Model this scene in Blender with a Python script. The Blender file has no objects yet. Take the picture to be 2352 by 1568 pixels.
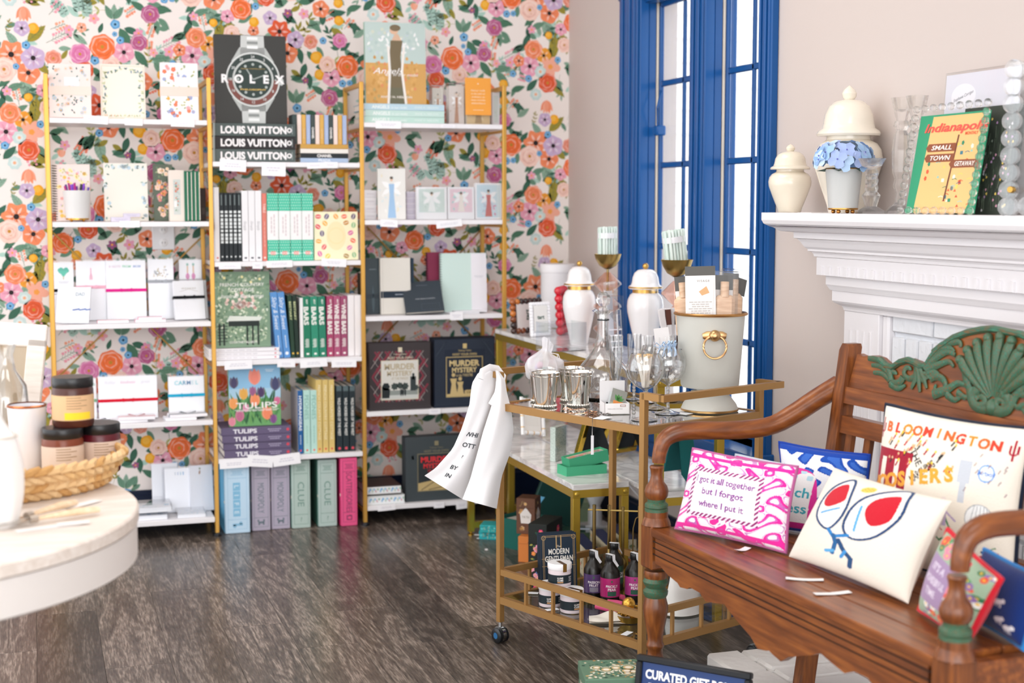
import bpy, math, random
import numpy as np
from mathutils import Matrix, Vector, Euler
R=math.radians; PI=math.pi; sin=math.sin; cos=math.cos
S=bpy.context.scene; COL=S.collection
# ---------------------------------------------------------------- camera
FPX,TAU,PSI,ZC=3338.0,R(5.452),R(18.147),1.371
cd=bpy.data.cameras.new('camera'); cam=bpy.data.objects.new('camera',cd); COL.objects.link(cam); S.camera=cam
cd.sensor_width=36.0; cd.lens=36.0*FPX/2352.0; cam.location=(0,0,ZC); cam.rotation_euler=(PI/2-TAU,0,-PSI)
cd.clip_start=0.05; cd.dof.use_dof=True; cd.dof.focus_distance=4.25; cd.dof.aperture_fstop=2.7
# ---------------------------------------------------------------- light and exposure
S.view_settings.view_transform='Standard'; S.view_settings.look='None'; S.view_settings.gamma=1; S.view_settings.use_curve_mapping=False
S.view_settings.exposure=0.33
W=bpy.data.worlds.new('sky'); S.world=W; W.use_nodes=True
bg=W.node_tree.nodes['Background']; bg.inputs[0].default_value=(0.95,0.97,1.0,1); bg.inputs[1].default_value=2.1
def area(name,loc,rot,sx,sy,e,c):
    l=bpy.data.lights.new(name,'AREA'); l.shape='RECTANGLE'; l.size=sx; l.size_y=sy; l.energy=e; l.color=c
    o=bpy.data.objects.new(name,l); COL.objects.link(o); o.location=loc; o.rotation_euler=rot; return o
for i,(x,y) in enumerate(((-1.2,1.2),(1.0,1.2),(-1.0,3.9),(1.0,4.1))):
    area('ceiling_fill_light',(x,y,2.93),(0,0,0),1.2,1.2,13,(1,0.965,0.93))  # unseen fill lights added under the ceiling to brighten the room
area('shop_front_daylight',(-0.6,-2.6,1.7),(R(86),0,R(-6)),4.5,2.6,72,(1.0,0.98,0.965))
# ---------------------------------------------------------------- helpers
FW=Vector((sin(PSI)*cos(TAU),cos(PSI)*cos(TAU),-sin(TAU))); RT=Vector((cos(PSI),-sin(PSI),0)); UP=RT.cross(FW); CAM=Vector((0,0,ZC))
def ray(x,y): return FW+RT*((x-1176)/FPX)-UP*((y-784)/FPX)
def onY(x,y,Y): d=ray(x,y); return CAM+d*(Y/d.y)
def onX(x,y,X): d=ray(x,y); return CAM+d*(X/d.x)
def onZ(x,y,Z): d=ray(x,y); return CAM+d*((Z-ZC)/d.z)
def mpp(P): return (Vector(P)-CAM).dot(FW)/FPX          # metres for one photo pixel at P
def hx(s):
    s=s.lstrip('#'); s=''.join(c*2 for c in s) if len(s)==3 else s; o=[]
    for i in (0,2,4):
        c=int(s[i:i+2],16)/255; o.append(c/12.92 if c<=0.04045 else ((c+0.055)/1.055)**2.4)
    return tuple(o)
def mixc(a,b,t): return tuple(a[i]*(1-t)+b[i]*t for i in range(3))
def C_(c): return hx(c) if isinstance(c,str) else c
class MB:
    def __init__(s): s.v=[];s.f=[];s.c=[];s.M=None
    def add(s,vs,fs,col):
        n=len(s.v); col=C_(col)
        if s.M is not None: vs=[tuple(s.M@Vector(p)) for p in vs]
        s.v+=[tuple(p) for p in vs]
        for f in fs: s.f.append([i+n for i in f]); s.c.append(col)
        return s
    def box(s,a,b,col='#ffffff',ch=0):
        x0,y0,z0=[min(a[i],b[i]) for i in range(3)]; x1,y1,z1=[max(a[i],b[i]) for i in range(3)]
        if ch<=0:
            return s.add([(x0,y0,z0),(x1,y0,z0),(x1,y1,z0),(x0,y1,z0),(x0,y0,z1),(x1,y0,z1),(x1,y1,z1),(x0,y1,z1)],
                [(0,3,2,1),(4,5,6,7),(0,1,5,4),(1,2,6,5),(2,3,7,6),(3,0,4,7)],col)
        ch=min(ch,(x1-x0)*.45,(y1-y0)*.45,(z1-z0)*.45)
        X=(x0,x1);Y=(y0,y1);Z=(z0,z1);sg=(1,-1);vs=[];ix={}
        for i in (0,1):
            for j in (0,1):
                for k in (0,1):
                    for ax in range(3):
                        p=[X[i]+sg[i]*ch,Y[j]+sg[j]*ch,Z[k]+sg[k]*ch]; p[ax]=(X[i],Y[j],Z[k])[ax]; ix[i,j,k,ax]=len(vs); vs.append(tuple(p))
        fs=[]; g=lambda i,j,k,a:ix[i,j,k,a]
        for i in (0,1):
            q=[g(i,0,0,0),g(i,1,0,0),g(i,1,1,0),g(i,0,1,0)]; fs.append(q if i else q[::-1])
            q=[g(0,i,0,1),g(1,i,0,1),g(1,i,1,1),g(0,i,1,1)]; fs.append(q[::-1] if i else q)
            q=[g(0,0,i,2),g(1,0,i,2),g(1,1,i,2),g(0,1,i,2)]; fs.append(q if i else q[::-1])
        for a in (0,1):
            for b2 in (0,1):
                fs.append([g(a,b2,0,0),g(a,b2,1,0),g(a,b2,1,1),g(a,b2,0,1)])
                fs.append([g(a,0,b2,0),g(a,1,b2,0),g(a,1,b2,2),g(a,0,b2,2)])
                fs.append([g(0,a,b2,1),g(1,a,b2,1),g(1,a,b2,2),g(0,a,b2,2)])
        for i in (0,1):
            for j in (0,1):
                for k in (0,1): fs.append([g(i,j,k,0),g(i,j,k,1),g(i,j,k,2)])
        return s.add(vs,fs,col)
    def lathe(s,prof,n=24,col='#ffffff',o=(0,0,0),cols=None,cap=True,lobes=0,amp=0):
        vs=[];fs=[]
        for r,z in prof:
            for i in range(n):
                a=2*PI*i/n; rr=r*(1+amp*cos(lobes*a)) if lobes else r
                vs.append((o[0]+rr*cos(a),o[1]+rr*sin(a),o[2]+z))
        m=len(prof)
        if cols is None:
            for j in range(m-1):
                for i in range(n): fs.append((j*n+i,j*n+(i+1)%n,(j+1)*n+(i+1)%n,(j+1)*n+i))
            if cap:
                if prof[0][0]>1e-5: fs.append(tuple(range(n-1,-1,-1)))
                if prof[-1][0]>1e-5: fs.append(tuple((m-1)*n+i for i in range(n)))
            return s.add(vs,fs,col)
        for j in range(m-1):
            s.add(vs[j*n:(j+2)*n],[(i,(i+1)%n,n+(i+1)%n,n+i) for i in range(n)],cols[j])
        if cap:
            if prof[0][0]>1e-5: s.add(vs[:n],[tuple(range(n-1,-1,-1))],cols[0])
            if prof[-1][0]>1e-5: s.add(vs[-n:],[tuple(range(n))],cols[-1])
        return s
    def ball(s,o,r,col,n=14,sz=1.0):
        k=max(6,n//2); return s.lathe([(r*sin(PI*i/k),-r*sz*cos(PI*i/k)) for i in range(k+1)],n,col,o,cap=False)
    def tube(s,pts,rad,n=8,col='#ffffff',closed=False,flat=1.0,up=(0,0,1),cap=True):
        P=[Vector(p) for p in pts]; m=len(P)
        if not hasattr(rad,'__len__'): rad=[rad]*m
        vs=[];fs=[]; U=Vector(up)
        for i in range(m):
            a=P[(i-1)%m] if (closed or i) else P[0]; b=P[(i+1)%m] if (closed or i<m-1) else P[-1]
            t=(b-a).normalized(); sd=t.cross(U)
            if sd.length<1e-4: sd=t.cross(Vector((1,0,0)))
            sd.normalize(); w=sd.cross(t)
            for k in range(n):
                an=2*PI*(k+.5)/n; vs.append(tuple(P[i]+sd*(rad[i]*cos(an))+w*(rad[i]*flat*sin(an))))
        for i in range(m if closed else m-1):
            j=(i+1)%m
            for k in range(n): fs.append((i*n+k,i*n+(k+1)%n,j*n+(k+1)%n,j*n+k))
        if cap and not closed: fs+= [tuple(range(n-1,-1,-1)),tuple((m-1)*n+k for k in range(n))]
        return s.add(vs,fs,col)
    def bar(s,a,b,w,h=None,col='#ffffff',up=(0,0,1)):
        h=h or w; a=Vector(a);b=Vector(b);t=(b-a).normalized();U=Vector(up)
        sd=t.cross(U)
        if sd.length<1e-4: sd=t.cross(Vector((1,0,0)))
        sd.normalize(); q=sd.cross(t); vs=[]
        for p in (a,b):
            for x,y in ((-1,-1),(1,-1),(1,1),(-1,1)): vs.append(tuple(p+sd*(x*w/2)+q*(y*h/2)))
        return s.add(vs,[(3,2,1,0),(4,5,6,7),(0,1,5,4),(1,2,6,5),(2,3,7,6),(3,0,4,7)],col)
    def prism(s,poly,h0,h1,col,ax='z'):
        def m(x,y,h): return (x,y,h) if ax=='z' else ((x,h,y) if ax=='y' else (h,x,y))
        n=len(poly); vs=[m(x,y,h0) for x,y in poly]+[m(x,y,h1) for x,y in poly]
        fs=[tuple(range(n-1,-1,-1)),tuple(range(n,2*n))]+[(i,(i+1)%n,n+(i+1)%n,n+i) for i in range(n)]
        return s.add(vs,fs,col)
    def grid(s,fn,nu,nv,col='#ffffff',cf=None):
        vs=[fn(i/nu,j/nv) for j in range(nv+1) for i in range(nu+1)]
        fs=[(j*(nu+1)+i,j*(nu+1)+i+1,(j+1)*(nu+1)+i+1,(j+1)*(nu+1)+i) for j in range(nv) for i in range(nu)]
        s.add(vs,fs,col)
        if cf:
            k=len(s.c)-nu*nv
            for j in range(nv):
                for i in range(nu): s.c[k+j*nu+i]=C_(cf((i+.5)/nu,(j+.5)/nv))
        return s
def build(name,mb,mat,parent=None,sharp=38):
    me=bpy.data.meshes.new(name); me.from_pydata(mb.v,[],mb.f); me.update()
    if not me.materials: me.materials.append(mat)
    at=me.attributes.new('Col','FLOAT_COLOR','CORNER')
    cnt=np.fromiter((len(f) for f in mb.f),int,len(mb.f)); ca=np.ones((len(mb.c),4),np.float32); ca[:,:3]=np.array(mb.c,np.float32)
    at.data.foreach_set('color',np.repeat(ca,cnt,axis=0).ravel())
    me.polygons.foreach_set('use_smooth',np.ones(len(mb.f),bool))
    try: me.set_sharp_from_angle(angle=R(sharp))
    except Exception: pass
    o=bpy.data.objects.new(name,me); COL.objects.link(o)
    if parent: o.parent=parent
    return o
def tag(o,label,cat,group=None,kind=None):
    if label: o['label']=label
    if cat: o['category']=cat
    if group: o['group']=group
    if kind: o['kind']=kind
    return o
def thing(name,label,cat,loc=(0,0,0),rot=(0,0,0),group=None):
    o=bpy.data.objects.new(name,None); COL.objects.link(o); o.empty_display_size=.05
    o.location=loc; o.rotation_euler=rot if hasattr(rot,'__len__') else (0,0,rot)
    return tag(o,label,cat,group)
def struct(o): o['kind']='structure'; return o
def dup(root,loc,rot=None,label=None,group=None):
    r=root.copy(); COL.objects.link(r); r.location=loc
    if rot is not None: r.rotation_euler=rot if hasattr(rot,'__len__') else (0,0,rot)
    if label: r['label']=label
    if group: r['group']=group
    for ch in list(root.children):
        c=ch.copy(); COL.objects.link(c); c.parent=r
        for g in list(ch.children): d=g.copy(); COL.objects.link(d); d.parent=c
    return r
# text as flat faces
_tc={}
def tmesh(s,bold=0.0,shear=0.0,sp=1.0):
    k=(s,bold,shear,sp)
    if k in _tc: return _tc[k]
    cu=bpy.data.curves.new('t','FONT'); cu.body=s; cu.offset=bold; cu.shear=shear; cu.resolution_u=3; cu.space_character=sp
    ob=bpy.data.objects.new('t',cu); me=ob.to_mesh()
    v=[(p.co.x,p.co.y) for p in me.vertices]; f=[tuple(p.vertices) for p in me.polygons]
    ob.to_mesh_clear(); bpy.data.objects.remove(ob); bpy.data.curves.remove(cu)
    if v:
        xs=[p[0] for p in v]; x0,x1=min(xs),max(xs); v=[(x-(x0+x1)/2,y) for x,y in v]; w=x1-x0
    else: w=1
    ys=[p[1] for p in v] or [0,1]
    _tc[k]=(v,f,w,max(ys),min(ys)); return _tc[k]
class Cv:                      # a flat print: 2D drawing on a plane (o, ux, uy), layers a hair apart along n
    def __init__(s,mb,o,ux,uy,n=None,eps=2.2e-4,fn=None):
        s.mb=mb;s.o=Vector(o);s.ux=Vector(ux);s.uy=Vector(uy); s.n=Vector(n) if n else s.ux.cross(s.uy).normalized(); s.e=eps; s.fn=fn
    def p(s,x,y,l): return tuple(s.o+s.ux*x+s.uy*y+s.n*(s.e*l))
    def poly(s,pts,col,l=1): s.mb.add([s.p(x,y,l) for x,y in pts],[tuple(range(len(pts)))],col)
    def fan(s,cx,cy,pts,col,l=1):
        n=len(pts); s.mb.add([s.p(cx,cy,l)]+[s.p(x,y,l) for x,y in pts],[(0,i+1,(i+1)%n+1) for i in range(n)],col)
    def rect(s,x0,y0,x1,y1,col,l=1): s.poly([(x0,y0),(x1,y0),(x1,y1),(x0,y1)],col,l)
    def frame(s,x0,y0,x1,y1,t,col,l=1):
        s.rect(x0,y0,x1,y0+t,col,l);s.rect(x0,y1-t,x1,y1,col,l);s.rect(x0,y0+t,x0+t,y1-t,col,l);s.rect(x1-t,y0+t,x1,y1-t,col,l)
    def ell(s,cx,cy,rx,ry=None,col='#ffffff',l=1,n=20,a=0):
        ry=ry or rx; ca,sa=cos(a),sin(a)
        s.poly([(cx+rx*cos(t)*ca-ry*sin(t)*sa,cy+rx*cos(t)*sa+ry*sin(t)*ca) for t in (2*PI*i/n for i in range(n))],col,l)
    def ring(s,cx,cy,r0,r1,col,l=1,n=40,a0=0,a1=2*PI):
        vs=[];fs=[]
        for i in range(n+1):
            t=a0+(a1-a0)*i/n; vs+=[s.p(cx+r0*cos(t),cy+r0*sin(t),l),s.p(cx+r1*cos(t),cy+r1*sin(t),l)]
        s.mb.add(vs,[(2*i,2*i+1,2*i+3,2*i+2) for i in range(n)],col)
    def blob(s,cx,cy,r,col,l=1,k=6,amp=.08,ph=0,n=28,sq=1,a=0):
        ca,sa=cos(a),sin(a);P=[]
        for i in range(n):
            t=2*PI*i/n; q=r*(1+amp*cos(k*t+ph)); x,y=q*cos(t),q*sin(t)*sq; P.append((cx+x*ca-y*sa,cy+x*sa+y*ca))
        s.fan(cx,cy,P,col,l)
    def line(s,pts,w,col,l=1):
        n=len(pts);vs=[]
        for i in range(n):
            a=pts[max(0,i-1)];b=pts[min(n-1,i+1)];dx,dy=b[0]-a[0],b[1]-a[1];q=math.hypot(dx,dy) or 1;nx,ny=-dy/q*w/2,dx/q*w/2
            vs+=[s.p(pts[i][0]-nx,pts[i][1]-ny,l),s.p(pts[i][0]+nx,pts[i][1]+ny,l)]
        s.mb.add(vs,[(2*i,2*i+1,2*i+3,2*i+2) for i in range(n-1)],col)
    def leaf(s,x,y,a,L,w,col,vein=None,l=1,n=7):
        ca,sa=cos(a),sin(a);P=[]
        for sd in (1,-1):
            rg=range(n) if sd>0 else range(n,0,-1)
            for i in rg:
                t=i/n;q=w*.5*sin(PI*t**.8)*sd; P.append((x+L*t*ca-q*sa,y+L*t*sa+q*ca))
        s.poly(P,col,l)
        if vein:
            s.line([(x,y),(x+L*.94*ca,y+L*.94*sa)],w*.07,vein,l+1)
            for t in (.25,.42,.59,.74):
                for sd in (1,-1):
                    q=w*.40*sin(PI*t)*sd; s.line([(x+L*t*ca,y+L*t*sa),(x+L*(t+.13)*ca-q*sa,y+L*(t+.13)*sa+q*ca)],w*.045,vein,l+1)
    def text(s,t,cx,cy,h,col,l=2,bold=0.0,rot=0,w=None,shear=0,sp=1.0,cap=None):
        v,f,tw,ym,y0=tmesh(t,bold,shear,sp); k=h/.7; kx=k if w is None else w/tw; ca,sa=cos(rot),sin(rot)
        s.mb.add([s.p(cx+x*kx*ca-(y-.35)*k*sa,cy+x*kx*sa+(y-.35)*k*ca,l) for x,y in v],f,col)
    def scrib(s,cx,cy,w,h,col,rows=3,l=2,seed=0,align=0):      # lines of print too small to read in the photograph
        rg=random.Random(seed); st=h/rows
        for i in range(rows):
            y=cy+h/2-st*(i+.5); ww=w*rg.uniform(.6,1.0); x=cx-ww/2 if align==0 else cx-w/2
            e=x+ww
            while x<e-1e-6:
                q=min(e-x,w*rg.uniform(.08,.2)); s.rect(x,y-st*.22,x+q,y+st*.22,col,l); x+=q+w*.03
# ---------------------------------------------------------------- materials
def nodes(name):
    m=bpy.data.materials.new(name); m.use_nodes=True; nt=m.node_tree; return m,nt,nt.nodes['Principled BSDF']
def bump(nt,b,scale,strength,dist=.002,kind='ShaderNodeTexNoise',coord='Object',mapscale=None):
    tc=nt.nodes.new('ShaderNodeTexCoord'); t=nt.nodes.new(kind); t.inputs['Scale'].default_value=scale
    src=tc.outputs[coord]
    if mapscale:
        mp=nt.nodes.new('ShaderNodeMapping'); mp.inputs['Scale'].default_value=mapscale; nt.links.new(src,mp.inputs[0]); src=mp.outputs[0]
    nt.links.new(src,t.inputs['Vector']); bm=nt.nodes.new('ShaderNodeBump'); bm.inputs['Strength'].default_value=strength; bm.inputs['Distance'].default_value=dist
    nt.links.new(t.outputs[0],bm.inputs['Height']); nt.links.new(bm.outputs[0],b.inputs['Normal']); return t
def finish(name,rough,spec=.5,metal=0,bs=None,coat=0,sheen=0):
    m,nt,b=nodes(name); a=nt.nodes.new('ShaderNodeAttribute'); a.attribute_name='Col'
    nt.links.new(a.outputs['Color'],b.inputs['Base Color']); b.inputs['Roughness'].default_value=rough; b.inputs['Specular IOR Level'].default_value=spec
    b.inputs['Metallic'].default_value=metal; b.inputs['Coat Weight'].default_value=coat; b.inputs['Sheen Weight'].default_value=sheen
    if bs: bump(nt,b,*bs)
    return m
MATTE=finish('printed_card',.55,.35,bs=(220,.03,.001)); GLOSS=finish('glossy_print',.28,.45,bs=(60,.02,.001)); PAPER=finish('paper',.8,.2,bs=(300,.05,.001))
CLOTH=finish('woven_cloth',.92,.15,bs=(900,.35,.0015),sheen=.15); CERAM=finish('glazed_ceramic',.13,.5,bs=(12,.02,.002),coat=.3); PLAST=finish('smooth_plastic',.3,.5,bs=(40,.01,.001))
METAL=finish('brushed_metal',.30,.5,1,bs=(160,.04,.0006)); POLISH=finish('polished_metal',.07,.5,1,bs=(18,.02,.001)); SATIN=finish('satin_paint',.38,.4,bs=(50,.03,.001))
YARN=finish('needlepoint_yarn',.95,.1,bs=(420,.6,.002),sheen=.2); STRAW=finish('woven_straw',.75,.25,bs=(140,.4,.002))
def wallpaint(name,c,rough=.7,bs=(180,.05,.001)):
    m,nt,b=nodes(name); b.inputs['Base Color'].default_value=(*C_(c),1); b.inputs['Roughness'].default_value=rough; b.inputs['Specular IOR Level'].default_value=.3; bump(nt,b,*bs); return m
def woodmat(name,c1,c2,c3,axis=(1,1,8),scale=5,rough=.4,rand=False,bstr=.15,spec=.4,fine=60,wave=22,wt=.22):
    m,nt,b=nodes(name); N=nt.nodes.new; L=nt.links.new
    tc=N('ShaderNodeTexCoord'); src=tc.outputs['Object']
    if rand:
        oi=N('ShaderNodeObjectInfo'); cx=N('ShaderNodeCombineXYZ'); mu=N('ShaderNodeMath'); mu.operation='MULTIPLY'; mu.inputs[1].default_value=37.0
        L(oi.outputs['Random'],mu.inputs[0]); L(mu.outputs[0],cx.inputs[0]); L(mu.outputs[0],cx.inputs[1]); va=N('ShaderNodeVectorMath'); L(src,va.inputs[0]); L(cx.outputs[0],va.inputs[1]); src=va.outputs[0]
    mp=N('ShaderNodeMapping'); mp.inputs['Scale'].default_value=axis; L(src,mp.inputs[0])
    n1=N('ShaderNodeTexNoise'); n1.inputs['Scale'].default_value=scale; n1.inputs['Detail'].default_value=5; n1.inputs['Distortion'].default_value=1.2; L(mp.outputs[0],n1.inputs[0])
    n2=N('ShaderNodeTexNoise'); n2.inputs['Scale'].default_value=fine; n2.inputs['Detail'].default_value=3; L(mp.outputs[0],n2.inputs[0])
    wv=N('ShaderNodeMath'); wv.operation='MULTIPLY'; wv.inputs[1].default_value=wave; L(n1.outputs[0],wv.inputs[0]); sn=N('ShaderNodeMath'); sn.operation='SINE'; L(wv.outputs[0],sn.inputs[0])
    ra=N('ShaderNodeMapRange'); ra.inputs[1].default_value=-1; L(sn.outputs[0],ra.inputs[0])
    mx=N('ShaderNodeMath'); mx.operation='MULTIPLY_ADD'; mx.inputs[1].default_value=wt; L(ra.outputs[0],mx.inputs[0]); m2=N('ShaderNodeMath'); m2.operation='MULTIPLY'; m2.inputs[1].default_value=.82; L(n2.outputs[0],m2.inputs[0]); L(m2.outputs[0],mx.inputs[2])
    cr=N('ShaderNodeValToRGB'); e=cr.color_ramp.elements; e[0].position=.22; e[0].color=(*C_(c1),1); e[1].position=.8; e[1].color=(*C_(c3),1); k=e.new(.52); k.color=(*C_(c2),1); L(mx.outputs[0],cr.inputs[0])
    out=cr.outputs[0]
    if rand:
        hs=N('ShaderNodeHueSaturation'); vr=N('ShaderNodeMapRange'); vr.inputs[3].default_value=.5; vr.inputs[4].default_value=1.5; L(oi.outputs['Random'],vr.inputs[0]); L(vr.outputs[0],hs.inputs['Value']); L(out,hs.inputs['Color']); out=hs.outputs[0]
    L(out,b.inputs['Base Color']); b.inputs['Roughness'].default_value=rough; b.inputs['Specular IOR Level'].default_value=spec
    bm=N('ShaderNodeBump'); bm.inputs['Strength'].default_value=bstr; bm.inputs['Distance'].default_value=.001; L(mx.outputs[0],bm.inputs['Height']); L(bm.outputs[0],b.inputs['Normal']); return m
def glassmat(name,tint=(1,1,1),ior=1.45,rough=0.0,solid=False,gl=1.0):
    m=bpy.data.materials.new(name); m.use_nodes=True; nt=m.node_tree; nt.nodes.clear(); N=nt.nodes.new; L=nt.links.new
    out=N('ShaderNodeOutputMaterial'); lw=N('ShaderNodeLayerWeight'); lw.inputs[0].default_value=.5; pw=N('ShaderNodeMath'); pw.operation='POWER'; pw.inputs[1].default_value=5; L(lw.outputs['Facing'],pw.inputs[0])
    f0=((ior-1)/(ior+1))**2; fr=N('ShaderNodeMath'); fr.operation='MULTIPLY_ADD'; fr.inputs[1].default_value=1-f0; fr.inputs[2].default_value=f0; L(pw.outputs[0],fr.inputs[0])
    if solid:
        g=N('ShaderNodeBsdfGlass'); g.inputs['Color'].default_value=(*tint,1); g.inputs['IOR'].default_value=ior; g.inputs['Roughness'].default_value=rough
        t=N('ShaderNodeBsdfTransparent'); t.inputs[0].default_value=(*tint,1); mx=N('ShaderNodeMixShader'); mx.inputs[0].default_value=.45; L(g.outputs[0],mx.inputs[1]); L(t.outputs[0],mx.inputs[2]); L(mx.outputs[0],out.inputs[0])
    else:
        t=N('ShaderNodeBsdfTransparent'); t.inputs[0].default_value=(*tint,1); g=N('ShaderNodeBsdfGlossy'); g.inputs['Roughness'].default_value=max(rough,.02)
        ns=N('ShaderNodeTexNoise'); ns.inputs['Scale'].default_value=30; bm=N('ShaderNodeBump'); bm.inputs['Strength'].default_value=.03; bm.inputs['Distance'].default_value=.001; L(ns.outputs[0],bm.inputs['Height']); L(bm.outputs[0],g.inputs['Normal'])
        mu=N('ShaderNodeMath'); mu.operation='MULTIPLY'; mu.inputs[1].default_value=gl; mu.use_clamp=True; L(fr.outputs[0],mu.inputs[0])
        mx=N('ShaderNodeMixShader'); L(mu.outputs[0],mx.inputs[0]); L(t.outputs[0],mx.inputs[1]); L(g.outputs[0],mx.inputs[2]); L(mx.outputs[0],out.inputs[0])
    return m
PANE=glassmat('window_glass',(.97,.98,.98)); CLEAR=glassmat('clear_glass',(.99,.992,.992),1.5,gl=3.0); CRYSTAL=glassmat('cut_crystal',(.99,.99,.985),1.5,solid=True); PINKG=glassmat('pink_glass',(1.0,.78,.70),1.5,gl=1.5)
ACRYL=glassmat('clear_acrylic',(.975,.98,.985),1.45,gl=1.5); WRAP=glassmat('cellophane',(.96,.965,.97),1.4,rough=.06,gl=1.3); SHELFG=glassmat('shelf_glass',(.90,.95,.94),1.5,gl=1.8)
# ================================================================ the room
XW,YB,ZCEIL=2.361,6.36,2.95
FLOORW=woodmat('oak_plank','#322b27','#5c524a','#9a8c81',axis=(9,.9,9),scale=1.1,rough=.28,rand=True,bstr=.1,fine=18,wave=34,wt=.2)
fl=struct(build('floor',MB().box((-2.6,-2.5,-.05),(XW+.15,YB+.15,-.006)),wallpaint('subfloor','#2a231f')))
rg=random.Random(5)
PW=.1915
def plank(x,y0,y1):
    k=(round(y1-y0,3)); 
    if k not in plank.c:
        o=build('plank',MB().box((-PW/2+.0002,0,-.006),(PW/2-.0002,y1-y0-.0004,0),'#ffffff',.0006),FLOORW,fl); plank.c[k]=o
    else:
        o=plank.c[k].copy(); COL.objects.link(o)
    o.location=(x,y0,0); return o
plank.c={}
cuts={0:5.18,1:5.90,2:4.37,3:4.74,4:5.55,5:4.42,6:4.71,7:5.3,8:3.6,9:4.2,10:4.9,11:3.9,-1:4.35,-2:5.0,-3:4.6,-4:5.3,-5:4.2}
for i in range(-7,11):
    x=.352+PW*i+PW/2; c=cuts.get(i,4.5); y=c
    while y>-1.0: y-=1.24
    while y<YB:
        y1=min(y+1.24,YB); plank(x,y,y1); y+=1.24
# wall with wallpaper
wb=struct(build('wall_back',MB().box((-2.6,YB,0),(XW+.15,YB+.15,ZCEIL)),wallpaint('wallpaper_ground','#f1e8e3',.75)))
wp=MB(); cv=Cv(wp,(0,YB,0),(1,0,0),(0,0,1),(0,-1,0),eps=1.3e-4)
K=5.875e-4
LEAFG=['#4f7a62','#3f6a57','#6d937c','#8fae9a']; OL='#a0933a'; TEAL='#b3d4c8'
def rose(x,y,r,c,ctr='#c58a35',l=5,seed=0):
    q=random.Random(seed); c=C_(c); li=mixc(c,(1,.9,.85),.35); dk=mixc(c,(.45,.05,.03),.28)
    cv.blob(x,y,r,c,l,7,.05,q.random()*6)
    for i,(k,cc) in enumerate(((.88,li),(.80,c),(.66,dk),(.60,c),(.50,li),(.44,c),(.33,dk),(.28,c))):
        cv.blob(x+r*.07*cos(seed+i*.7),y+r*.07*sin(seed*2+i),r*k,cc,l+1+i*.5,6,.06,seed+i,22)
    cv.blob(x,y,r*.15,ctr,l+5.5,5,.1,0,12)
def anem(x,y,r,c,l=5,seed=0,k=5,amp=.07,ctr='#2c2526'):
    c=C_(c); li=mixc(c,(1,.93,.9),.45); dk=mixc(c,(.5,.1,.1),.2)
    cv.blob(x,y,r,c,l,k,amp,seed)
    for i in range(k*2):
        a=2*PI*i/(k*2)+seed; cv.leaf(x+r*.2*cos(a),y+r*.2*sin(a),a,r*.62,r*.2,li if i%2 else dk,None,l+1,4)
    cv.blob(x,y,r*.22,ctr,l+2,6,.08,0,14)
    for i in range(9):
        a=2*PI*i/9; cv.ell(x+r*.33*cos(a),y+r*.33*sin(a),r*.035,None,ctr,l+2,6)
def petal5(x,y,r,c,ctr,l=5,seed=0,n=5):
    for i in range(n):
        a=2*PI*i/n+seed; cv.ell(x+r*.55*cos(a),y+r*.55*sin(a),r*.47,r*.36,c,l+.1*i,12,a)
    cv.blob(x,y,r*.24,ctr,l+1,5,.1,0,10)
def blue(x,y,r,l=6): cv.blob(x,y,r,'#5f9fd0',l,5,.07,x*9,16); cv.blob(x,y,r*.68,'#82b7de',l+.6,5,.1,1,12); cv.blob(x,y,r*.28,'#173a55',l+1.2,5,.1,0,9)
def fruit(x,y,r,l=5): cv.blob(x,y,r,'#f0a929',l,5,.03,x,18); cv.blob(x-r*.15,y+r*.15,r*.6,'#f5ba4a',l+.6,5,.05,1,12)
def tulip(x,y,r,c,a0=-PI/2,l=5):
    c=C_(c)
    for i,(da,k) in enumerate(((-.75,1),(.75,1),(-.35,1.1),(.35,1.1),(0,1.05))): cv.leaf(x-r*.5*cos(a0),y-r*.5*sin(a0),a0+da*.7,r*1.6*k,r*.62,mixc(c,(1,.85,.75),.12*(i%3)),None,l+.2*i,6)
def lf(x,y,a,L,c=0,l=2,w=.42): col=LEAFG[c] if isinstance(c,int) else c; cv.leaf(x,y,a,L,L*w,col,mixc(C_(col),(.05,.15,.1),.45) if C_(col)[1]<.45 else mixc(C_(col),(.3,.5,.4),.4),l)
def sprig(x,y,a,L,c,n=4,s=.3,l=2,w=.36):
    c=LEAFG[c] if isinstance(c,int) else c
    P=[(x+L*t*cos(a+.35*t),y+L*t*sin(a+.35*t)) for t in (i/6 for i in range(7))]; cv.line(P,L*.015,mixc(C_(c),(.1,.15,.05),.3),l)
    for i in range(n):
        t=(i+1)/(n+.3); px,py=x+L*t*cos(a+.35*t),y+L*t*sin(a+.35*t)
        for sd in (1,-1): lf(px,py,a+.3+sd*.85,L*s,c,l,w)
    lf(P[-1][0],P[-1][1],a+.4,L*s,c,l,w)
def berries(x,y,a,L,c,n=9,seed=0,l=2,r=.0045):
    q=random.Random(seed); cv.line([(x,y),(x+L*cos(a),y+L*sin(a))],.0018,'#4f7a62',l)
    for i in range(n):
        t=.25+.75*i/n; sd=1 if i%2 else -1; px,py=x+L*t*cos(a),y+L*t*sin(a); ex,ey=px+L*.22*cos(a+sd*.9),py+L*.22*sin(a+sd*.9)
        cv.line([(px,py),(ex,ey)],.0014,'#4f7a62',l); cv.ell(ex,ey,r*q.uniform(.9,1.6),None,c,l+1,9)
CR,OR,PK,MG,LV,PP,PL,RD='#f08c62','#f2763f','#eba6bd','#db7fb0','#c9b1d2','#f4cdbf','#b8618f','#e2603a'
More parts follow.
